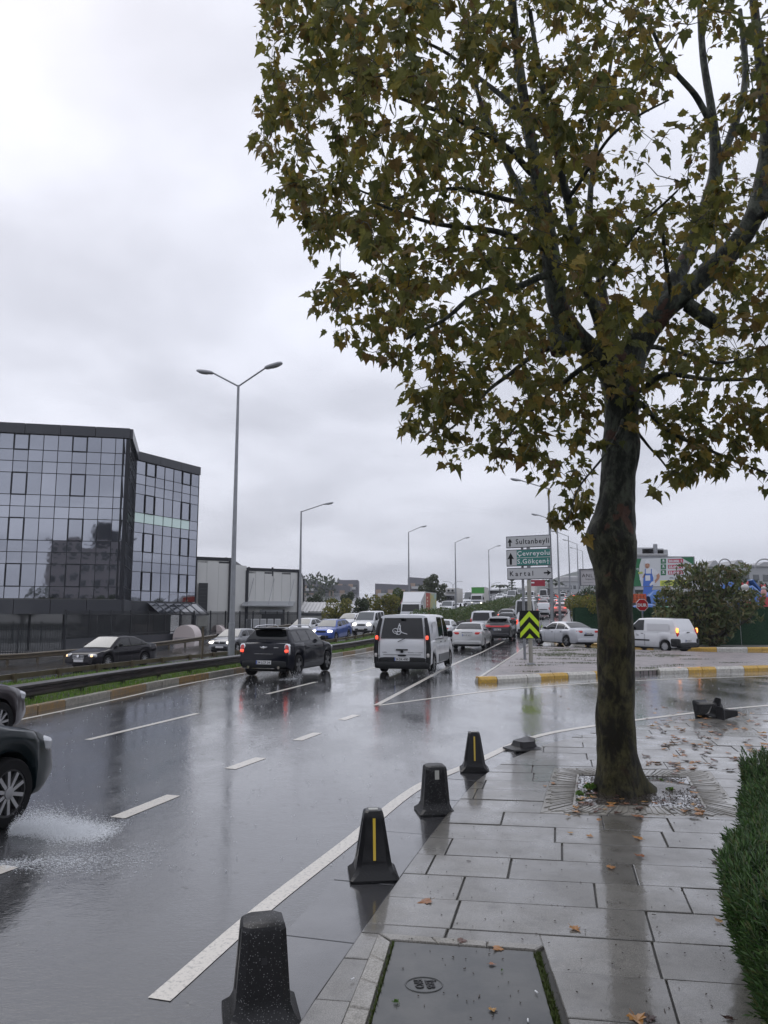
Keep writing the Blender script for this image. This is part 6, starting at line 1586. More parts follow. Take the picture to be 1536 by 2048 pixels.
# ---- trees and hedges in the middle distance
def hz_row(i): pass
HDG = thing('hedge', 'long clipped dark green hedge in the median between the two carriageways', 'hedge', (0, 0, 0))
for i in range(17):
    y = 66 + i * 7.5; x = k1(y) - 2.3; z = zprof(y); h_ = 1.45 + .45 * random.random()
    bl = [[x + random.uniform(-.5, .5), y + dy, z + h_ * .5, 1.25 + random.uniform(0, .3), 2.2, h_ * .56] for dy in (-2.4, 0, 2.4)]
    mb = MB()
    for b in bl: leaf_blob(mb, b[:3], b[3:6], 500 if i < 9 else 240, .11)
    o = mb.build('foliage', L_HEDGEF, HDG); o['kind'] = 'stuff'
B = [((640, 705, 1188, 1255, 78), L_YEL, 'yellow green bush right of the low shed', 3200), ((700, 745, 1196, 1258, 80), L_DKG, 'dark green bush left of the white passenger van', 2600),
     ((738, 800, 1186, 1250, 84), L_YEL, 'tall autumn bush with thin upright shoots above the white passenger van', 3400), ((775, 822, 1178, 1240, 90), L_HEDGEF, 'green bush behind the warning triangle', 2600),
     ((612, 645, 1190, 1220, 130), L_DKG, 'dark round tree between shed and apartment block', 1200), ((680, 712, 1183, 1215, 125), L_DKG, 'dark conical tree before the long apartment block', 1100), ((640, 682, 1196, 1222, 120), L_PALE, 'pale olive tree before the long apartment block', 900),
     ((712, 745, 1190, 1225, 120), L_YEL, 'sparse yellowing tree in the gap between the apartment blocks', 500)]
for (u0_, u1_, v0_, v1_, Y), lm, lab, n3 in B:
    cx = (u0_ + u1_) / 2; sx = (u1_ - u0_) / 2 / F * Y; p0 = at(cx, v1_, Y); p1 = at(cx, v0_, Y); hh = p1.z - p0.z; bl = []
    for _ in range(9):
        t1, t2 = random.uniform(-.65, .65), random.uniform(.15, .85); bl.append([p0.x + sx * t1, Y + random.uniform(-1, 1) * sx * .5, p0.z + hh * t2 * (1 - .25 * abs(t1)), sx * .42, sx * .42, hh * .24])
    bush('bush' if v1_ > 1230 else 'tree', lab, 'bush' if v1_ > 1230 else 'tree', bl, n3, .15 * (Y / 90), lm, (p0.x, Y, zprof(Y) - .3), stems=12)
Y = 125; bl = []
for u, v, ru, rv in ((862, 1165, 20, 12), (850, 1178, 18, 10), (875, 1180, 20, 12), (860, 1192, 26, 12), (845, 1198, 14, 10), (882, 1196, 14, 10), (868, 1155, 10, 8), (888, 1172, 8, 5)): bl.append(wp(u, v, Y) + [ru / F * Y * .8, 1.6, rv / F * Y * .9])
bush('leafy_tree', 'broad leafy tree standing over the printed box truck', 'tree', bl, 3600, .20, L_PALE, (at(862, 1215, Y).x, Y, zprof(Y)), stems=14, rad=.16)
for i, (u, v, Y, hh, tt) in enumerate(((1000, 1192, 225, 6.5, 'palm'), (1024, 1186, 230, 10.5, 'pine'), (1098, 1180, 240, 6.0, 'palm'), (1112, 1186, 245, 4.5, 'palm'), (1070, 1180, 260, 7, 'palm'))):
    p = at(u, v, Y); z = zprof(Y); t = thing('far_' + tt + '_tree', ('dark drooping tree left of the tall far pine', 'tall thin pine against the hill', 'dark drooping tree under the red direction board', 'small drooping tree right of the signs', 'dark drooping tree behind the direction sign posts')[i], 'tree', (p.x, Y, z))
    hh = p.z - z + (2.5 if tt == 'palm' else 5.5)
    MB().tube([(0, 0, 0), (0, 0, hh)], [.3, .12], 7).build('trunk', M_BARKD, t, True); mb = MB()
    if tt == 'palm':
        for k in range(13):
            a_ = k * 2.4; L_ = 2.8; pr_ = [Vector((math.cos(a_) * L_ * s_, math.sin(a_) * L_ * s_, hh + 1.1 * math.sin(s_ * 2.6) - .5 * s_)) for s_ in (0, .35, .7, 1)]
            sd_ = Vector((-math.sin(a_), math.cos(a_), -.3)) * .35
            for q in range(3): mb.add([pr_[q] - sd_, pr_[q] + sd_, pr_[q + 1] + sd_, pr_[q + 1] - sd_], [(0, 1, 2, 3)])
    else:
        for k in range(8): leaf_blob(mb, (0, 0, hh - k * .8), (.35 + k * .22, .35 + k * .22, .18), 26, .35)
    mb.build('crown', L_DKG, t)
# dark far woods band on both sides so the ground meets a tree line
tr_ = MB()
for i in range(150):
    x = random.uniform(-330, -20); y = random.uniform(250, 390); z = zprof(y); h_ = random.uniform(4, 8)
    leaf_blob(tr_, (x, y, z + h_ * .5), (h_ * .6, h_ * .5, h_ * .55), 60, .9)
tag(tr_.build('far_woods', L_DKG), 'dark mass of trees on the horizon left of the road', 'woods', kind='stuff')
tr_ = MB()
for i in range(170):
    x = random.uniform(75, 330); y = random.uniform(120, 390); z = zprof(y); h_ = random.uniform(3, 6)
    if x < kx(y) + 14: continue
    leaf_blob(tr_, (x, y, z + h_ * .4), (h_ * .6, h_ * .5, h_ * .5), 60, .8)
tag(tr_.build('far_woods', L_PALE), 'dull green trees on the slope right of the road', 'woods', kind='stuff')
# what the mirrored facade shows: a dark block and trees across the street behind the viewer
t = thing('street_block', 'dark office block across the street, seen only as a reflection in the glass facade', 'building')
MB().box((-15, -70, 8.5), (17, 12, 19)).build('wall', mat('street_block_wall', (.30, .28, .29), .6), t); MB().box((-11, -69, 19.5), (6, 8, 5)).build('roof_house', M_DKCLAD, t)
wm_ = MB().box((0, 0, 0), (1.6, .1, 1.5)).mesh('window', M_GLASSW)
for f_ in range(5):
    for k in range(6): inst('window', wm_, t, (-21.8 + k * 2.7, -63.95, 2.6 + f_ * 3.3), (1, 1, 1))
for i in range(7):
    x = -46 + i * 11; y = -52 + (i * 7) % 11; hh = 5 + (i * 3) % 4
    bl = [(x + random.uniform(-2, 2), y + random.uniform(-2, 2), hh * .55 + random.uniform(-1, 1.5), 2.4, 2.2, 2.2) for _ in range(4)]
    bush('street_tree', 'dark street tree behind the viewer, mirrored in the office glass', 'tree', bl, 500, .45, L_DKG, (x, y, 0), 'trees mirrored in the office glass', 5, .16)

# ================================================================== bollards
g = NT('bollard_stone')
sp = g.n('ShaderNodeTexVoronoi', {'Vector': g.ob, 'Scale': 95.0}, feature='F1')
spk = g.math('MULTIPLY', g.rng(sp.outputs['Distance'], .10, .26, 1, 0), g.rng(g.noise(g.ob, 60, 2), .42, .55))
c = g.mix(spk, (.012, .012, .013), (.30, .30, .30))
M_BOLL = g.out(col=c, rough=.45, nrm=g.bump(g.noise(g.ob, 150, 3), .7, .004), coat=.22, coatr=.25, spec=.2)
M_BOLLS = mat('bollard_smooth', (.006, .006, .007), .38, coat=.25, spec=.2, bump=(60, .15))
def bollard_mesh(m, h=.475, wb=.265, wt=.150, fl=.365, broken=None):
    mb = MB()
    def sq(w, z, k=.28):      # chamfered square ring
        a = w / 2; c = a * (1 - k); return [(a, -c, z), (a, c, z), (c, a, z), (-c, a, z), (-a, c, z), (-a, -c, z), (-c, -a, z), (c, -a, z)]
    ringz = [(fl, 0, .10), (fl, .018, .10), (wb * 1.12, .055, .2), (wb, .095, .26)]
    K = 8
    for k in range(1, K + 1):
        t = k / K; ringz.append((wb + (wt - wb) * t, .095 + (h - .095 - .03) * t, .28))
    ringz += [(wt * .93, h - .010, .32), (wt * .78, h, .4)]
    if broken is not None: ringz = [r_ for r_ in ringz if r_[1] < broken] ; 
    vs = []
    for i, (w_, z, k) in enumerate(ringz):
        r_ = sq(w_, z, k)
        if broken is not None and i == len(ringz) - 1: r_ = [(x, y, z + random.uniform(-.02, .035)) for x, y, z in r_]
        vs += r_
    n_ = len(ringz); fs = [(i * 8 + k, i * 8 + (k + 1) % 8, i * 8 + 8 + (k + 1) % 8, i * 8 + 8 + k) for i in range(n_ - 1) for k in range(8)]
    fs += [list(range(7, -1, -1)), list(range((n_ - 1) * 8, n_ * 8))]
    mb.add(vs, fs); return mb.mesh('body', m, True, 25)
BM = bollard_mesh(M_BOLL, .455, .262, .212); BS = bollard_mesh(M_BOLLS)
M_STRIPY = mat('reflector_yellow', (.62, .42, .02), .35, coat=.5); M_STRIPG = mat('reflector_grey', (.42, .42, .38), .4)
def bollard(label, x, y, rz, me, strip=None, hole=False, grooves=True, z=.012, tilt=(0, 0)):
    t = thing('bollard', label, 'bollard', (x, y, z), rz, 'black bollards along the pavement edge'); t.rotation_euler = (tilt[0], tilt[1], rz)
    obj('body', me, t); h, wb, wt = (.455, .262, .212) if me is BM else (.475, .265, .150)
    lean = math.atan2((wb - wt) / 2, h - .125)
    def on_face(nm, zc, w_, hh, m, th=.006, face=0):
        t_ = (zc - .095) / (h - .125); r_ = (wb + (wt - wb) * t_) / 2
        o = MB().box((0, 0, 0), (w_, th, hh)).build(nm, m, t); a = -math.pi / 2 + face * math.pi / 2
        o.location = (math.cos(a) * (r_ + .001), math.sin(a) * (r_ + .001), zc); o.rotation_euler = (-lean, 0, a + math.pi / 2); return o
    if strip == 'yellow': on_face('reflector_frame', .285, .034, .30, M_BLACK, .004); on_face('reflector', .285, .020, .29, M_STRIPY, .012)
    if strip == 'grey': on_face('reflector', .375, .042, .085, M_STRIPG, .010)
    if strip == 'grey' or hole: on_face('bolt_hole', .32 if strip == 'grey' else .30, .026, .030, M_INK, .007)
    if grooves:
        for f_ in (1, 3): on_face('groove', .28, .012, .28, M_INK, .004, f_)
    if strip == 'yellow': MB().box((0, 0, h + .001), (.07, .05, .006)).build('top_reflector', M_STRIPG, t)
    return t
b = G(746, 1748, .02); bollard('black bollard with a long yellow strip, second from the camera', b.x, b.y, R(6), BS, 'yellow')
b = G(522, 2030, .02); bollard('speckled stone bollard with a bolt hole, nearest the camera', b.x, b.y, R(14), BM, None, hole=True)
b = G(870, 1622, .02); bollard('speckled stone bollard with a short pale reflector', b.x, b.y, R(8), BM, 'grey')
b = G(949, 1540, .02); bollard('black bollard with a thin yellow strip, farthest standing one', b.x, b.y, R(-4), BS, 'yellow')
b = G(1048, 1498, .02); t = thing('broken_bollard', 'broken black bollard stub left on the kerb before the tree', 'bollard stub', (b.x, b.y, .012), R(24))
obj('body', bollard_mesh(M_BOLLS, broken=.17, fl=.46), t)
t = thing('torn_rubber_flap', 'torn black rubber base lying beside the broken stub', 'rubber debris', (b.x + .02, b.y - .22, .03), R(10)); MB().box((0, 0, 0), (.40, .09, .03), cham=.01).build('flap', M_BLACK, t)
for i, (u, v, rx, ry, rz, sc__) in enumerate(((1402, 1432, 80, 0, 25, 1.0), (1428, 1437, 14, 8, 60, .78), (1440, 1441, 88, 0, 95, .7))):
    b = G(u, v, .03); t = thing('fallen_bollard', ('toppled black bollard lying on its side right of the tree', 'tilted black bollard leaning on the two toppled ones', 'smaller toppled black bollard base nearest the hedge')[i], 'bollard', (b.x, b.y, .05 + (.10 if i != 1 else 0)), 0)
    t.rotation_euler = (R(rx), R(ry), R(rz)); t.scale = (sc__,) * 3; obj('body', BM if i == 0 else BS, t)

# ================================================================== the plane tree
TREE = thing('plane_tree', 'large plane tree with mottled trunk and yellow green maple-like leaves', 'tree', (0, 0, 0))
g = NT('plane_bark')
hgt = g.n('ShaderNodeSeparateXYZ', {0: g.pos}).outputs['Z']
n1_ = g.noise(g.scale(g.pos, (1, 1, .55)), 7, 5, .65, .4); n2_ = g.noise(g.pos, 3.2, 3, .5, .8); n3_ = g.noise(g.scale(g.pos, (2.2, 2.2, .9)), 17, 5, .75, .6)
c = g.mix(g.rng(n1_, .42, .58), (.016, .014, .007), (.088, .080, .034))
up = g.rng(hgt, 1.9, 3.6)
c2 = g.mix(g.rng(n1_, .45, .60), (.035, .042, .036), (.15, .175, .145))
c = g.mix(g.math('MULTIPLY', up, .85), c, c2)
c = g.mix(g.math('MULTIPLY', g.rng(n2_, .63, .65), g.rng(hgt, 1.6, 2.6, .12, .8)), c, (.15, .075, .055))
c = g.mix(g.rng(n3_, .54, .66, 0, .8), c, (.010, .008, .006))
M_BARK = g.out(col=c, rough=.6, nrm=g.bump(g.math('ADD', n3_, g.math('MULTIPLY', n1_, .6)), 1.0, .06), coat=.08, coatr=.3, spec=.2)
def tp(u, v, Y): return at(u, v, Y)
def bumpy(p, d, a, i):
    q = p * 2.6 + d * .8
    return 1 + .12 * mn.noise(Vector((q.x, q.y, q.z * .6))) + .06 * mn.noise(Vector((p.x * 9 + d.x * 2.2, p.y * 9 + d.y * 2.2, p.z * 4))) + .035 * mn.noise(Vector((d.x * 6, d.y * 6, p.z * 9)))
def smooth_path(pts, rs, k=5):
    P4 = [Vector((p.x, p.y, p.z)) for p in pts]; out = catmull3(P4, k); ro = catmull3([Vector((r_, 0, 0)) for r_ in rs], k); return out, [max(.004, v.x) for v in ro]
def catmull3(p, k=5):
    p = [p[0] * 2 - p[1]] + list(p) + [p[-1] * 2 - p[-2]]; out = []
    for i in range(1, len(p) - 2):
        for j in range(k):
            t = j / k; a, b, c, d = p[i - 1], p[i], p[i + 1], p[i + 2]
            out.append(.5 * ((2 * b) + (c - a) * t + (2 * a - 5 * b + 4 * c - d) * t * t + (3 * b - a - 3 * c + d) * t * t * t))
    out.append(p[-2]); return out
TY = 8.55
trunk = [(1240, 1606, .285), (1239, 1585, .262), (1237, 1560, .242), (1235, 1520, .230), (1233, 1450, .222), (1232, 1350, .212), (1231, 1250, .208), (1229, 1160, .222), (1225, 1110, .255), (1222, 1078, .282), (1227, 1042, .240), (1233, 1000, .212), (1237, 950, .200), (1243, 900, .212), (1243, 860, .196), (1243, 800, .205), (1240, 745, .235), (1242, 700, .20)]
P_, R_ = smooth_path([tp(u, v, TY) for u, v, r_ in trunk], [r_ * .965 for u, v, r_ in trunk], 9)
def flare(p, d, a, i):
    k = max(0, 1 - p.z / .55)
    rt = max(0, math.cos(3 * a + .6)) ** 2 * .30 + max(0, (d.x * .95 + d.y * .1)) ** 6 * 1.1
    return bumpy(p, d, a, i) * (1 + k ** 2 * rt) + .045 * math.exp(-((p.z - 2.15) / .10) ** 2) * math.cos(5 * a)
MB().tube(P_, R_, 64, fn=flare).build('trunk', M_BARK, TREE, True, 60)
limbs = [
 [(1238, 765, 8.5, .17), (1195, 715, 8.35, .13), (1150, 668, 8.2, .115), (1118, 615, 8.1, .118), (1106, 540, 8.0, .112), (1096, 470, 7.9, .095), (1080, 380, 7.8, .080), (1058, 260, 7.7, .062), (1038, 130, 7.6, .050), (1020, -40, 7.5, .04), (1005, -200, 7.4, .025)],
 [(1252, 760, 8.55, .18), (1275, 690, 8.5, .165), (1325, 622, 8.4, .142), (1395, 565, 8.3, .132), (1455, 510, 8.2, .125), (1500, 450, 8.1, .115), (1522, 380, 8.1, .10), (1536, 280, 8.1, .085), (1520, 120, 8.2, .06), (1500, -60, 8.2, .045)],
 [(1262, 730, 8.6, .13), (1300, 650, 8.8, .112), (1345, 570, 9.0, .108), (1388, 480, 9.2, .098), (1418, 395, 9.3, .092), (1432, 330, 9.3, .082), (1424, 230, 9.3, .055), (1405, 100, 9.4, .045), (1395, -80, 9.4, .03)],
 [(1225, 740, 8.4, .095), (1205, 660, 8.1, .075), (1180, 590, 7.9, .062), (1155, 500, 7.6, .052), (1135, 400, 7.4, .044), (1110, 290, 7.2, .036), (1080, 150, 7.0, .028), (1060, 20, 6.9, .02)],
 [(1245, 740, 8.8, .09), (1215, 640, 9.1, .065), (1195, 520, 9.4, .05), (1180, 400, 9.6, .04), (1200, 250, 9.8, .032), (1230, 80, 9.9, .02)],
 [(1106, 560, 8.0, .07), (1090, 500, 8.3, .06), (1060, 420, 8.6, .05), (1010, 320, 8.9, .04), (960, 200, 9.1, .03), (930, 60, 9.3, .02)],
 [(1432, 340, 9.3, .06), (1465, 260, 9.5, .055), (1490, 160, 9.6, .045), (1480, 20, 9.7, .03)],
 [(1424, 250, 9.3, .045), (1390, 190, 9.2, .04), (1340, 130, 9.0, .03), (1290, 30, 8.8, .02)],
 [(1500, 450, 8.1, .06), (1560, 400, 7.8, .05), (1640, 300, 7.5, .035)],
]
branches = [
 [(1106, 545, 8.0, .045), (1040, 560, 7.7, .036), (960, 590, 7.4, .028), (880, 640, 7.2, .02), (820, 680, 7.0, .012)],
 [(1100, 500, 7.95, .045), (1020, 470, 7.6, .034), (930, 455, 7.3, .026), (840, 440, 7.1, .018), (740, 400, 6.9, .012)],
 [(1088, 420, 7.85, .04), (1000, 390, 8.1, .03), (900, 380, 8.3, .023), (780, 390, 8.5, .016), (680, 370, 8.6, .01)],
 [(1075, 350, 7.8, .04), (1000, 290, 7.5, .03), (900, 230, 7.2, .024), (800, 200, 7.0, .018), (690, 140, 6.9, .012)],
 [(1060, 270, 7.7, .035), (980, 170, 8.0, .027), (900, 110, 8.2, .02), (800, 60, 8.3, .014)],
 [(1150, 668, 8.2, .04), (1080, 700, 8.0, .03), (1000, 760, 7.8, .022), (930, 830, 7.7, .015), (880, 870, 7.6, .01)],
 [(1190, 715, 8.3, .04), (1130, 760, 8.5, .03), (1060, 820, 8.7, .02), (1000, 900, 8.8, .012)],
 [(1268, 785, 8.5, .036), (1330, 745, 8.2, .03), (1420, 760, 8.0, .024), (1520, 765, 7.8, .018), (1620, 780, 7.7, .01)],
 [(1270, 800, 8.5, .034), (1330, 850, 8.4, .027), (1400, 890, 8.3, .02), (1480, 930, 8.2, .013), (1560, 950, 8.1, .01)],
 [(1275, 700, 8.6, .036), (1350, 700, 8.9, .028), (1450, 720, 9.2, .02), (1560, 700, 9.4, .012)],
 [(1245, 840, 8.3, .02), (1215, 900, 8.0, .014), (1170, 960, 7.8, .01), (1130, 1040, 7.6, .006)],
 [(1260, 860, 8.5, .02), (1300, 900, 8.7, .014), (1340, 950, 8.8, .009)],
 [(1135, 400, 7.4, .024), (1180, 330, 7.0, .018), (1250, 250, 6.6, .014), (1330, 200, 6.3, .008)],
 [(1180, 590, 7.9, .03), (1230, 520, 7.4, .022), (1290, 440, 7.0, .016), (1350, 380, 6.7, .01)],
 [(1345, 600, 8.4, .03), (1330, 520, 7.8, .022), (1320, 430, 7.3, .015)],
]
nodes = []       # (position, radius) of the skeleton
nd = []
for k, lb in enumerate(limbs + branches):
    big = k < len(limbs)
    P_, R_ = smooth_path([tp(u, v, Y) for u, v, Y, r_ in lb], [r_ for *_, r_ in lb], 6)
    if not big: P_ = [p + Vector((mn.noise(p * 1.7), mn.noise(p * 1.7 + Vector((5, 0, 0))), mn.noise(p * 1.7 + Vector((0, 7, 0))))) * .07 if 0 < i else p for i, p in enumerate(P_)]
    MB().tube(P_, R_, 16 if big else 8, fn=bumpy if big else None).build('limb' if big else 'branch', M_BARK, TREE, True, 60)
    for i, p in enumerate(P_):
        if i > (8 if k in (0, 1, 2) else 2): nd.append(p)
# pruning stubs
for u, v, Y, du, dv, r_, l_ in ((1112, 660, 8.05, 8, 45, .10, .5), (1375, 610, 8.3, 60, 40, .085, .4), (1085, 440, 7.8, -30, -8, .05, .2), (1260, 640, 8.4, -30, -40, .06, .3)):
    a = tp(u, v, Y); b_ = tp(u + du, v + dv, Y - .1); MB().tube([a, a.lerp(b_, .6), b_], [r_, r_ * 1.05, r_ * .95], 14, fn=bumpy).build('branch_stub', M_BARK, TREE, True, 60)

OUT = [(560, -260), (505, -60), (512, 100), (508, 190), (492, 300), (530, 385), (560, 440), (612, 505), (590, 600), (645, 665), (705, 740), (770, 770), (795, 800), (785, 865), (855, 900), (905, 965), (1000, 955), (1040, 935), (1080, 1000), (1105, 1080), (1180, 1092), (1205, 1000), (1212, 900), (1240, 850), (1275, 890), (1290, 975), (1350, 992), (1400, 972), (1450, 955), (1500, 990), (1580, 975), (1760, 900), (1900, 500), (1900, -260)]
def inside(u, v, poly=OUT):
    c = False; j = len(poly) - 1
    for i in range(len(poly)):
        a, b = poly[i], poly[j]
        if (a[1] > v) != (b[1] > v) and u < (b[0] - a[0]) * (v - a[1]) / (b[1] - a[1]) + a[0]: c = not c
        j = i
    return c
def edist(u, v):
    m = 1e9
    for i in range(len(OUT)):
        a, b = Vector(OUT[i - 1]), Vector(OUT[i]); d = b - a; t = max(0, min(1, (Vector((u, v)) - a).dot(d) / d.dot(d))); m = min(m, (Vector((u, v)) - a - d * t).length)
    return m
HOLES = [(1340, 600, 40, .6), (1520, 400, 40, .6), (1100, 300, 25, .4), (1480, 60, 60, .5), (1380, 60, 50, .5), (1400, 570, 55, .6), (1480, 460, 50, .7), (1440, 310, 55, .5), (1300, 640, 30, .5), (1100, 560, 25, .5), (1385, 150, 75, .95), (1330, 330, 60, .85), (1260, 340, 40, .7), (1340, 560, 35, .8), (1430, 460, 40, .7), (745, 765, 55, 1), (800, 905, 30, 1), (930, 710, 22, .8), (760, 320, 22, .7), (870, 240, 20, .6), (1330, 790, 40, .5), (1330, 930, 22, .6), (1290, 870, 25, .8), (1460, 120, 55, .6), (1490, 660, 22, .5), (1200, 260, 25, .5), (650, 250, 22, .7), (1300, 240, 30, .6), (1010, 980, 28, .5)]
rnd = random.Random(11)
tips = []
def proj(p):
    z = p.z - H; yy = p.y * CT + z * ST; zz = -p.y * ST + z * CT
    return 768 + F * p.x / yy, 1024 - F * zz / yy
tries = 0
while len(tips) < 2250 and tries < 120000:
    tries += 1
    u = rnd.uniform(490, 1800); v = rnd.uniform(-240, 1095)
    if not inside(u, v): continue
    e = edist(u, v)
    if e < 24 * rnd.random() ** .7 + 4: continue
    if any((u - a) ** 2 + (v - b) ** 2 < c * c and rnd.random() < d for a, b, c, d in HOLES): continue
    dep = .7 + 2.3 * min(1, e / 230); Y = 8.2 + rnd.uniform(-1, 1) * dep - (.5 if u < 900 else 0)
    if u > 1150 and v > 800: Y = 8.6 + rnd.uniform(-.9, .9)
    if v > 1000: Y = 8.0 + rnd.uniform(-.3, .3)
    p = at(u, v, Y)
    if p.z > 10.6: continue
    tips.append(p)
# join every tip to the nearest point of what has grown so far
import bisect
sk = [tuple(p) for p in nd]
from mathutils.kdtree import KDTree
def build_kd(pts):
    kd = KDTree(len(pts))
    for i, p in enumerate(pts): kd.insert(p, i)
    kd.balance(); return kd
kd0 = build_kd(sk); tips.sort(key=lambda p: kd0.find(p)[2])
tw = MB(); leafspots = []; pend = []; kd = kd0; pts = list(sk)
for n_i, tpt in enumerate(tips):
    q, i, d = kd.find(tpt)
    best = Vector(q); bd = d
    for p in pend:
        dd = (p - tpt).length
        if dd < bd: bd = dd; best = p
    L_ = bd
    r0 = .0035 + .0045 * min(1.6, L_); n_s = max(3, int(L_ / .16)); path = []
    side = Vector((rnd.gauss(0, 1), rnd.gauss(0, 1), rnd.gauss(0, 1))).normalized()
    for s_ in range(n_s + 1):
        t = s_ / n_s; p = best.lerp(tpt, t) + side * (.10 * L_ * math.sin(math.pi * t)) + Vector((0, 0, .06 * L_ * math.sin(math.pi * t)))
        if 0 < s_ < n_s: p += Vector((rnd.gauss(0, 1), rnd.gauss(0, 1), rnd.gauss(0, 1))) * .018
        path.append(p)
    tw.tube(path, [r0 * (1 - .62 * k / n_s) for k in range(n_s + 1)], 4, cap=False)
    for k, p in enumerate(path[1:]):
        pend.append(p)
        if k / n_s > .15 or L_ < .5: leafspots.append((p, (path[min(k + 2, n_s)] - path[k]).normalized(), k == n_s - 1))
    if len(pend) > 60: pts += [tuple(p) for p in pend]; pend = []; kd = build_kd(pts)
o = tw.build('twigs', M_BARK, TREE); o['kind'] = 'stuff'

L_PLANE = leafmat('plane_leaf', [(.10, .115, .038), (.135, .15, .045), (.21, .205, .05), (.165, .17, .048), (.29, .255, .058), (.115, .135, .045), (.35, .26, .055), (.22, .14, .055), (.15, .16, .05)], .55, .5, .3)
LEAF2D = [(0, -.02), (.10, .02), (.22, -.06), (.30, .08), (.50, .16), (.36, .28), (.44, .46), (.26, .42), (.20, .58), (.10, .72), (0, 1.0)]
def leaf_geo(s, rr):
    """palmate leaf: two halves folded along the midrib, lobes curling down"""
    fold = rr.uniform(.1, .8); curl = rr.uniform(.05, .85); vs = [(0, 0, 0), (0, .45, .02 - .1 * curl), (0, 1.0, -.34 * curl)]
    fs = []
    for sg in (1, -1):
        base = len(vs); wv = rr.uniform(.85, 1.1)
        for x, y in LEAF2D[:-1]:
            vs.append((sg * x * wv * math.cos(fold), y, abs(x) * math.sin(fold) - curl * (x * x * .9 + y * y * .34) + rr.uniform(-.02, .02)))
        idx = [base + k for k in range(len(LEAF2D) - 1)]
        f = [(1, idx[k], idx[k + 1]) for k in range(len(idx) - 1)] + [(1, idx[-1], 2), (0, idx[0], 1)]
        fs += f if sg == 1 else [t[::-1] for t in f]
    return [Vector(v) * s for v in vs], fs
variants = [leaf_geo(1.0, rnd) for _ in range(16)]
var_me = []
for vs, fs in variants:
    mb = MB(); mb.add(vs, fs); var_me.append(mb.mesh('leaf', L_PLANE))
leaves = []
for p, d, tip in leafspots:
    for _ in range(5 if tip else rnd.choice((2, 2, 3))):
        off = Vector((rnd.gauss(0, 1), rnd.gauss(0, 1), rnd.gauss(0, .7) - .35)).normalized() * rnd.uniform(.03, .10)
        s = rnd.uniform(.055, .150) * (1 if rnd.random() < .88 else 1.35)
        ax = (off.normalized() * .8 + d * .5 + Vector((rnd.gauss(0, .4), rnd.gauss(0, .4), -.55 + rnd.gauss(0, .4)))).normalized()
        nrm = (Vector((rnd.gauss(0, .7), rnd.gauss(0, .7) - .25, .8))); nrm = (nrm - ax * nrm.dot(ax))
        if nrm.length < .1: nrm = ax.orthogonal()
        nrm.normalize(); xx = ax.cross(nrm)
        q = p + off
        u, v = proj(q)
        if not inside(u, v) and edist(u, v) > 30: continue
        M = Matrix((( xx.x, ax.x, nrm.x, q.x), (xx.y, ax.y, nrm.y, q.y), (xx.z, ax.z, nrm.z, q.z), (0, 0, 0, 1)))
        leaves.append((s / max(.5, q.y), M, s, rnd.randrange(16), u, v))
leaves.sort(key=lambda l: -l[0] * (1 if -20 < l[4] < 1550 and -20 < l[5] < 1120 else .01))
fm = MB()
for k, (sc_, M, s, vi, u, v) in enumerate(leaves):
    if k < 298:
        o = obj('leaf', var_me[vi], TREE); o.matrix_world = M @ Matrix.Scale(s, 4)
    else:
        vs, fs = variants[vi]; fm.add([M @ (x * s) for x in vs], fs)
o = fm.build('foliage', L_PLANE, TREE); o['kind'] = 'stuff'

# ================================================================== clipped hedge at the right edge
L_HEDGE = leafmat('hedge_leaf', [(.02, .05, .014), (.04, .095, .022), (.065, .135, .035), (.11, .20, .055), (.03, .065, .018), (.14, .15, .05)], .35, .38, .5)
HG = thing('hedge', 'clipped hedge of narrow glossy leaves at the right edge of the pavement', 'hedge', (0, 0, 0))
ha = G(1475, 1960, .28).to_2d(); 
hedge_line = [(1.38, 2.2), (1.56, 3.3), (1.72, 4.0), (1.95, 4.5), (2.40, 5.2), (2.78, 6.0), (3.05, 6.6)]
def hx(y): return interp([(b, a) for a, b in hedge_line], y)
HH = .78
def hsurf(t, y):       # t 0 foot of the left face, .5 shoulder, 1 middle of the top
    x0 = hx(y)
    if t < .5: q = t / .5; ox = .10 - .10 * math.sin(q * 2.2); z = .06 + (HH - .14) * q; nr = Vector((-1, 0, .25 + .3 * q))
    else: q = (t - .5) / .5; a = q * 1.0; ox = .10 * min(1, q * 4) ** 1 * .7 + .75 * q; z = HH - .08 + .08 * min(1, q * 4); nr = Vector((-max(0, .9 - 4 * q), 0, 1))
    bmp = mn.noise(Vector((y * 2.3, t * 3, 0))) * .12 + mn.noise(Vector((y * 9, t * 8, 2))) * .03
    nr.normalize(); return Vector((x0 + ox, y, z)) + nr * bmp, nr
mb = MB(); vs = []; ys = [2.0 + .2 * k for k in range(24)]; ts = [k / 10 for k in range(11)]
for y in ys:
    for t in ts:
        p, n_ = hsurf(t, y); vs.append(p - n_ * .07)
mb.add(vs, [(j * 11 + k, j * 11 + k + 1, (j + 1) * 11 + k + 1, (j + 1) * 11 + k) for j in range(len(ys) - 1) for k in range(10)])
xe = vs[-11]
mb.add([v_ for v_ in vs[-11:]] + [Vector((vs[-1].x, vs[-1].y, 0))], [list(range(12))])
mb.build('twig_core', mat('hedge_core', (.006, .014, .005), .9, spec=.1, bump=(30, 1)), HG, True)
fm = MB(); one = None
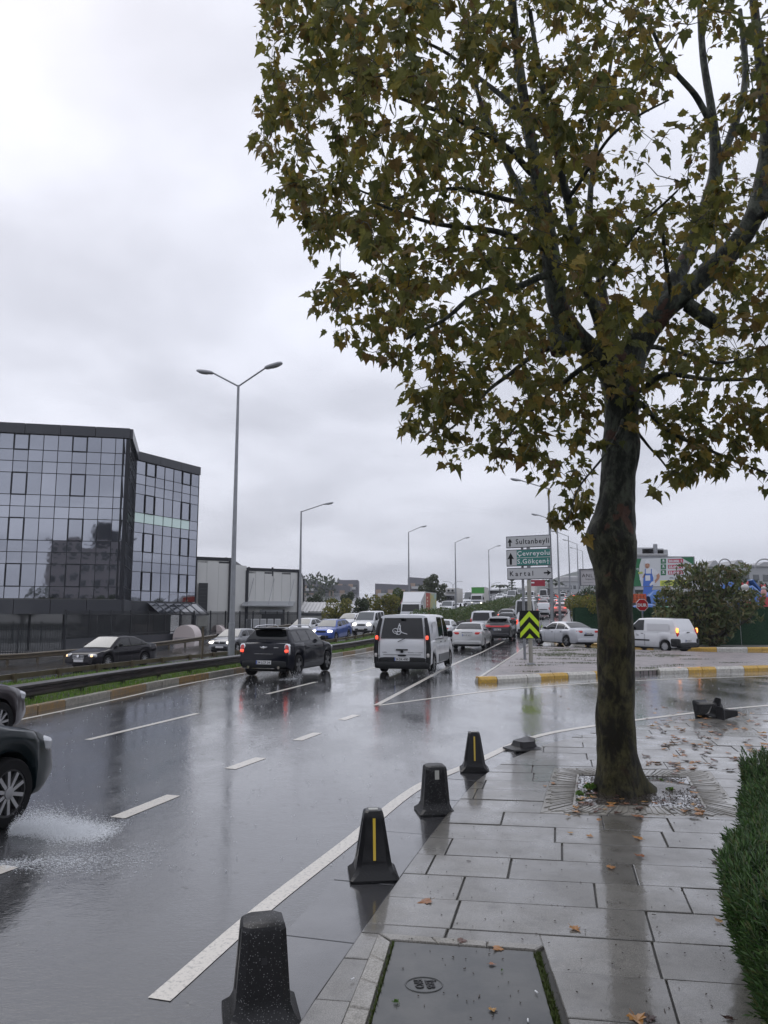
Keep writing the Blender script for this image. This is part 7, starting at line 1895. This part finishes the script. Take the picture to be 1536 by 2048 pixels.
def shoot(mb, p, n_, nl, ll):
    ax = (n_ * .8 + Vector((rnd.gauss(0, .35), rnd.gauss(0, .35), .75 + rnd.gauss(0, .25)))).normalized(); u = ax.orthogonal().normalized(); v = ax.cross(u)
    for k in range(nl):
        a = k * 2.4 + rnd.uniform(-.3, .3); h_ = .055 * k / nl; rd = u * math.cos(a) + v * math.sin(a)
        spread = .9 - .55 * k / nl; d = (rd * spread + ax).normalized(); l = ll * rnd.uniform(.7, 1.15); b0 = p + ax * h_; w_ = d.cross(ax)
        if w_.length < .05: w_ = u
        w_ = w_.normalized() * l * .085
        m_ = b0 + d * l * .55; e = b0 + d * l + Vector((0, 0, -.1 * l))
        mb.add([b0 - w_ * .4, b0 + w_ * .4, m_ + w_, e, m_ - w_, m_ - ax * l * .03], [(0, 1, 5), (1, 2, 5), (2, 3, 5), (3, 4, 5), (4, 0, 5)])
for _ in range(6800):
    y = rnd.uniform(2.6, 6.6); t = rnd.random() ** .9
    p, n_ = hsurf(t, y); shoot(fm, p - n_ * rnd.uniform(.0, .08), n_, 9, .046)
for _ in range(500):   # far end face
    x = hx(6.6) + rnd.uniform(0, .9); z = rnd.uniform(.05, HH); shoot(fm, Vector((x, 6.58 + rnd.uniform(-.03, .04), z)), Vector((-.1, 1, .2)).normalized(), 9, .055)
o = fm.build('foliage', L_HEDGE, HG); o['kind'] = 'stuff'

# ================================================================== fallen leaves
g_leaf = leafmat('fallen_leaf', [(.30, .11, .025), (.42, .19, .04), (.24, .08, .03), (.48, .26, .05), (.18, .09, .05)], .1, .3, .6)
b_leaf = leafmat('dead_leaf_dark', [(.05, .025, .018), (.09, .04, .025), (.12, .05, .03)], .05, .35, .6)
def fall_mesh(rr):
    mb = MB(); vs, fs = leaf_geo(1.0, rr); vs = [Vector((v.x, v.y - .4, abs(v.z) * .45 + .03 * math.sin(v.x * 9))) for v in vs]
    mb.add(vs, fs); mb.tube([(0, -.4, .02), (.05, -.75, .06)], .012, 4); return mb.mesh('fallen_leaf', g_leaf)
FM = [fall_mesh(rnd) for _ in range(6)]
def fleaf(u, v, s, label, dark=False, group='fallen leaves on the wet paving', z=.053):
    p = G(u, v, z); o = bpy.data.objects.new('fallen_leaf', rnd.choice(FM)); COL.objects.link(o); o.location = p; o.scale = (s, s, s * rnd.uniform(.8, 1.5)); o.rotation_euler = (rnd.uniform(-.12, .12), rnd.uniform(-.12, .12), rnd.uniform(0, 6.28))
    if dark: o.material_slots[0].link = 'OBJECT'; o.material_slots[0].material = b_leaf
    tag(o, label, 'leaf', group); return o
for u, v, s, lab, dk in (
 (850, 1803, .105, 'flattened tan leaf on the slab above the hatch', 0), (1151, 1858, .085, 'bright orange leaf alone on a slab right of the hatch', 0), (1222, 1735, .085, 'orange leaf left of the long dark trunk reflection', 0),
 (1279, 1712, .085, 'orange leaf lying in the trunk reflection, lower one', 0), (1180, 1671, .07, 'brown leaf below the tree pit on the left', 0), (1140, 1665, .055, 'pale orange leaf left of the brown one below the pit', 0),
 (1197, 1640, .07, 'yellow leaf at the front edge of the tree pit', 0), (1276, 1633, .12, 'large orange leaf on the front stones of the pit', 0), (1275, 1676, .095, 'flat leaf across a joint in the trunk reflection', 0),
 (1433, 1723, .085, 'dark red curled leaf near the hedge', 1), (1436, 1841, .07, 'brown leaf tucked under the hedge', 0), (995, 1897, .08, 'tan leaf on the frame of the hatch', 0), (923, 1882, .075, 'dark leaf on the upper frame of the hatch', 1),
 (1108, 1566, .075, 'orange leaf at the left corner of the tree pit', 0), (1090, 1572, .055, 'small orange leaf just outside the pit corner', 0), (985, 1928, .045, 'tiny brown leaf on the hatch lid', 0), (985, 2020, .05, 'yellowish leaf low on the hatch lid', 0), (1275, 2040, .11, 'soggy brown leaf at the bottom edge', 0), (1298, 2038, .10, 'second soggy leaf at the bottom edge', 1),
 (1455, 2036, .06, 'black leaf beside the hedge foot at the bottom', 1), (1136, 1630, .07, 'golden leaf on the left stones of the pit', 0), (1400, 1622, .13, 'rust leaf on the right stones of the pit', 0), (1390, 1632, .12, 'brown curled leaf beside the rust one on the pit', 1)):
    fleaf(u, v, s, lab, bool(dk), z=.06 if 1090 < u < 1480 and 1540 < v < 1650 else .052)
for _ in range(135):
    u = rnd.uniform(1290, 1560); v = 1425 + 125 * rnd.random() ** 1.2
    if u < 1330 and v > 1535: continue
    fleaf(u, v, rnd.uniform(.085, .15), 'orange brown leaf on the wet slabs beyond the tree and hedge', rnd.random() < .3, 'orange leaves scattered beyond the tree')
for _ in range(80):
    u = rnd.uniform(1150, 1410); v = rnd.uniform(1560, 1628)
    fleaf(u, v, rnd.uniform(.05, .115), 'sodden leaf on the soil and stones of the tree pit', rnd.random() < .6, 'sodden leaves in the tree pit', .058)
for _ in range(30):
    u = rnd.uniform(960, 1540); v = rnd.uniform(1352, 1425)
    fleaf(u, v, rnd.uniform(.04, .10), 'leaf washed onto the road by the painted kerb', rnd.random() < .5, 'leaves washed along the painted kerb', .006)
# twigs and dark bits of litter, cigarette ends
lit = MB()
for _ in range(230):
    u = rnd.uniform(800, 1500); v = rnd.uniform(1560, 2040); p = G(u, v, .05); a = rnd.uniform(0, 6.28); l = rnd.uniform(.003, .012) * (3 if rnd.random() < .07 else 1)
    if p.x > hx(p.y) - .02: continue
    lit.bar(p, p + Vector((math.cos(a) * l, math.sin(a) * l, .002)), .004, .003)
for _ in range(900):
    t1, t2 = rnd.random(), rnd.random(); p = inner[0].lerp(inner[1], t1).lerp(inner[3].lerp(inner[2], t1), t2); a = rnd.uniform(0, 6.28); l = rnd.uniform(.01, .035)
    lit.bar((p.x, p.y, .045), (p.x + math.cos(a) * l, p.y + math.sin(a) * l, .055), .006, .004)
tag(lit.build('litter_bits', mat('litter', (.04, .028, .02), .5)), 'dark crumbs of leaf, bark and twigs strewn over the wet slabs', 'litter', kind='stuff')
for i, (u, v) in enumerate(((1056, 2043), (1073, 1986), (705, 1960))):
    p = G(u, v, .05); t = thing('cigarette_end', ('white cigarette end in the moss at the bottom', 'cigarette end in the moss strip right of the hatch', 'cigarette end on the kerb stone')[i], 'cigarette end', (p.x, p.y, .056), rnd.uniform(0, 3)); MB().tube([(-.012, 0, 0), (.012, 0, 0)], .0038, 8).build('stub', M_SWHITE, t, True)
# tufts in the pit and on the hatch
L_TUFT = leafmat('tuft', [(.05, .12, .015), (.09, .19, .025), (.14, .24, .04)], .3)
for i, (u, v, s, n_) in enumerate(((1180, 1578, .14, 70), (1160, 1590, .10, 45), (1340, 1580, .08, 30), (1322, 1562, .07, 24), (792, 2005, .035, 26), (1003, 1942, .02, 16))):
    p = G(u, v, .05); mb = MB()
    for _ in range(n_):
        a = rnd.uniform(0, 6.28); r_ = rnd.uniform(0, s * .5); leaf_blob(mb, (r_ * math.cos(a), r_ * math.sin(a), rnd.uniform(.2, 1) * s * .35), (.004, .004, .004), 1, s * .22, rnd=rnd)
    o = mb.build('weed_tuft', L_TUFT); o.location = p; tag(o, ('leafy green weed left of the trunk foot', 'smaller green weed at the left rim of the pit', 'weed right of the trunk among brown leaves', 'little weed behind the right root', 'tiny green sprig on the lower left of the hatch lid', 'dark sprig on the right of the hatch lid')[i], 'weed', 'weeds around the pavement')

# ================================================================== tyre spray: loose droplets and foam
M_DROP = mat('spray_drop', (.86, .88, .90), .3)
def spray(label, c, d, n, ln, up_, wd, sz):
    mb = MB(); d = Vector((d[0], d[1], 0)).normalized(); s_ = Vector((d.y, -d.x, 0))
    for _ in range(n):
        t = rnd.random() ** .8; q = Vector(c) + d * ln * t * rnd.uniform(.5, 1) + s_ * rnd.gauss(0, wd * (.25 + t)) + Vector((0, 0, abs(rnd.gauss(0, up_)) * math.sin(math.pi * min(1, .15 + t)) + .004))
        r_ = sz * rnd.uniform(.3, 1) ; e = (d * rnd.uniform(.5, 3.5) + Vector((rnd.gauss(0, .5), rnd.gauss(0, .5), rnd.gauss(0, .6)))) * r_
        mb.add([q - e, q + Vector((0, 0, r_ * .5)), q + s_ * r_ * .5, q - Vector((0, 0, r_ * .5)), q - s_ * r_ * .5, q + e], [(0, 1, 2), (0, 2, 3), (0, 3, 4), (0, 4, 1), (5, 2, 1), (5, 3, 2), (5, 4, 3), (5, 1, 4)])
    return tag(mb.build('water_spray', M_DROP), label, 'water spray', 'spray thrown up by tyres', 'stuff')
c0 = G(20, 1668); spray('white fan of water thrown out by the nearest car at the left edge', (c0.x, c0.y, 0), (1, .05), 46000, 1.0, .085, .15, .0034)
spray('foam streaks on the road behind the nearest wheel', (G(-30, 1730).x, G(-30, 1730).y, 0), (1, .12), 3200, 1.4, .003, .16, .004)
for u, v, lab in ((598, 1352, 'small splash at the rear wheel of the black compact car'), (648, 1334, 'small splash at the front wheel of the black compact car'), (868, 1346, 'small splash at the rear wheel of the white passenger van'), (896, 1334, 'small splash at the front wheel of the white passenger van')):
    p = G(u, v); spray(lab, (p.x + .1, p.y - .2, 0), (-.26, -1), 500, 1.6, .12, .15, .010)

# ================================================================== rainy air
hb = MB().box((250, 1180, 78), (4300, 2900, 180)); hz_ = hb.build('haze', None)
hz_.data.materials.clear(); vm = bpy.data.materials.new('haze'); vm.use_nodes = True; vt = vm.node_tree; vt.nodes.clear()
vo = vt.nodes.new('ShaderNodeOutputMaterial'); vp = vt.nodes.new('ShaderNodeVolumePrincipled'); vp.inputs['Density'].default_value = .00030; vp.inputs['Color'].default_value = (.86, .88, .94, 1); vp.inputs['Anisotropy'].default_value = .1
vt.links.new(vp.outputs[0], vo.inputs['Volume']); hz_.data.materials.append(vm); hz_['kind'] = 'stuff'
scene.cycles.volume_bounces = 1
# rain splashes: tiny crowns of droplets on the wet road
mb = MB()
for _ in range(1500):
    y = 6 + 34 * rnd.random() ** 1.3; x = rnd.uniform(k1(y) + .3, 3 + .3 * y)
    for q in range(3):
        a = rnd.uniform(0, 6.28); r_ = rnd.uniform(.004, .02); s_ = rnd.uniform(.0015, .0035) * (1 + y * .05); c_ = Vector((x + r_ * math.cos(a), y + r_ * math.sin(a), gz(x, y) + rnd.uniform(.002, .02)))
        mb.add([c_ + Vector((s_, 0, 0)), c_ + Vector((-s_, 0, 0)), c_ + Vector((0, s_, 0)), c_ + Vector((0, 0, s_ * 1.6))], [(0, 2, 3), (2, 1, 3), (1, 0, 3)])
tag(mb.build('rain_splashes', M_DROP), 'tiny pale rain splashes all over the wet road', 'rain splashes', kind='stuff')
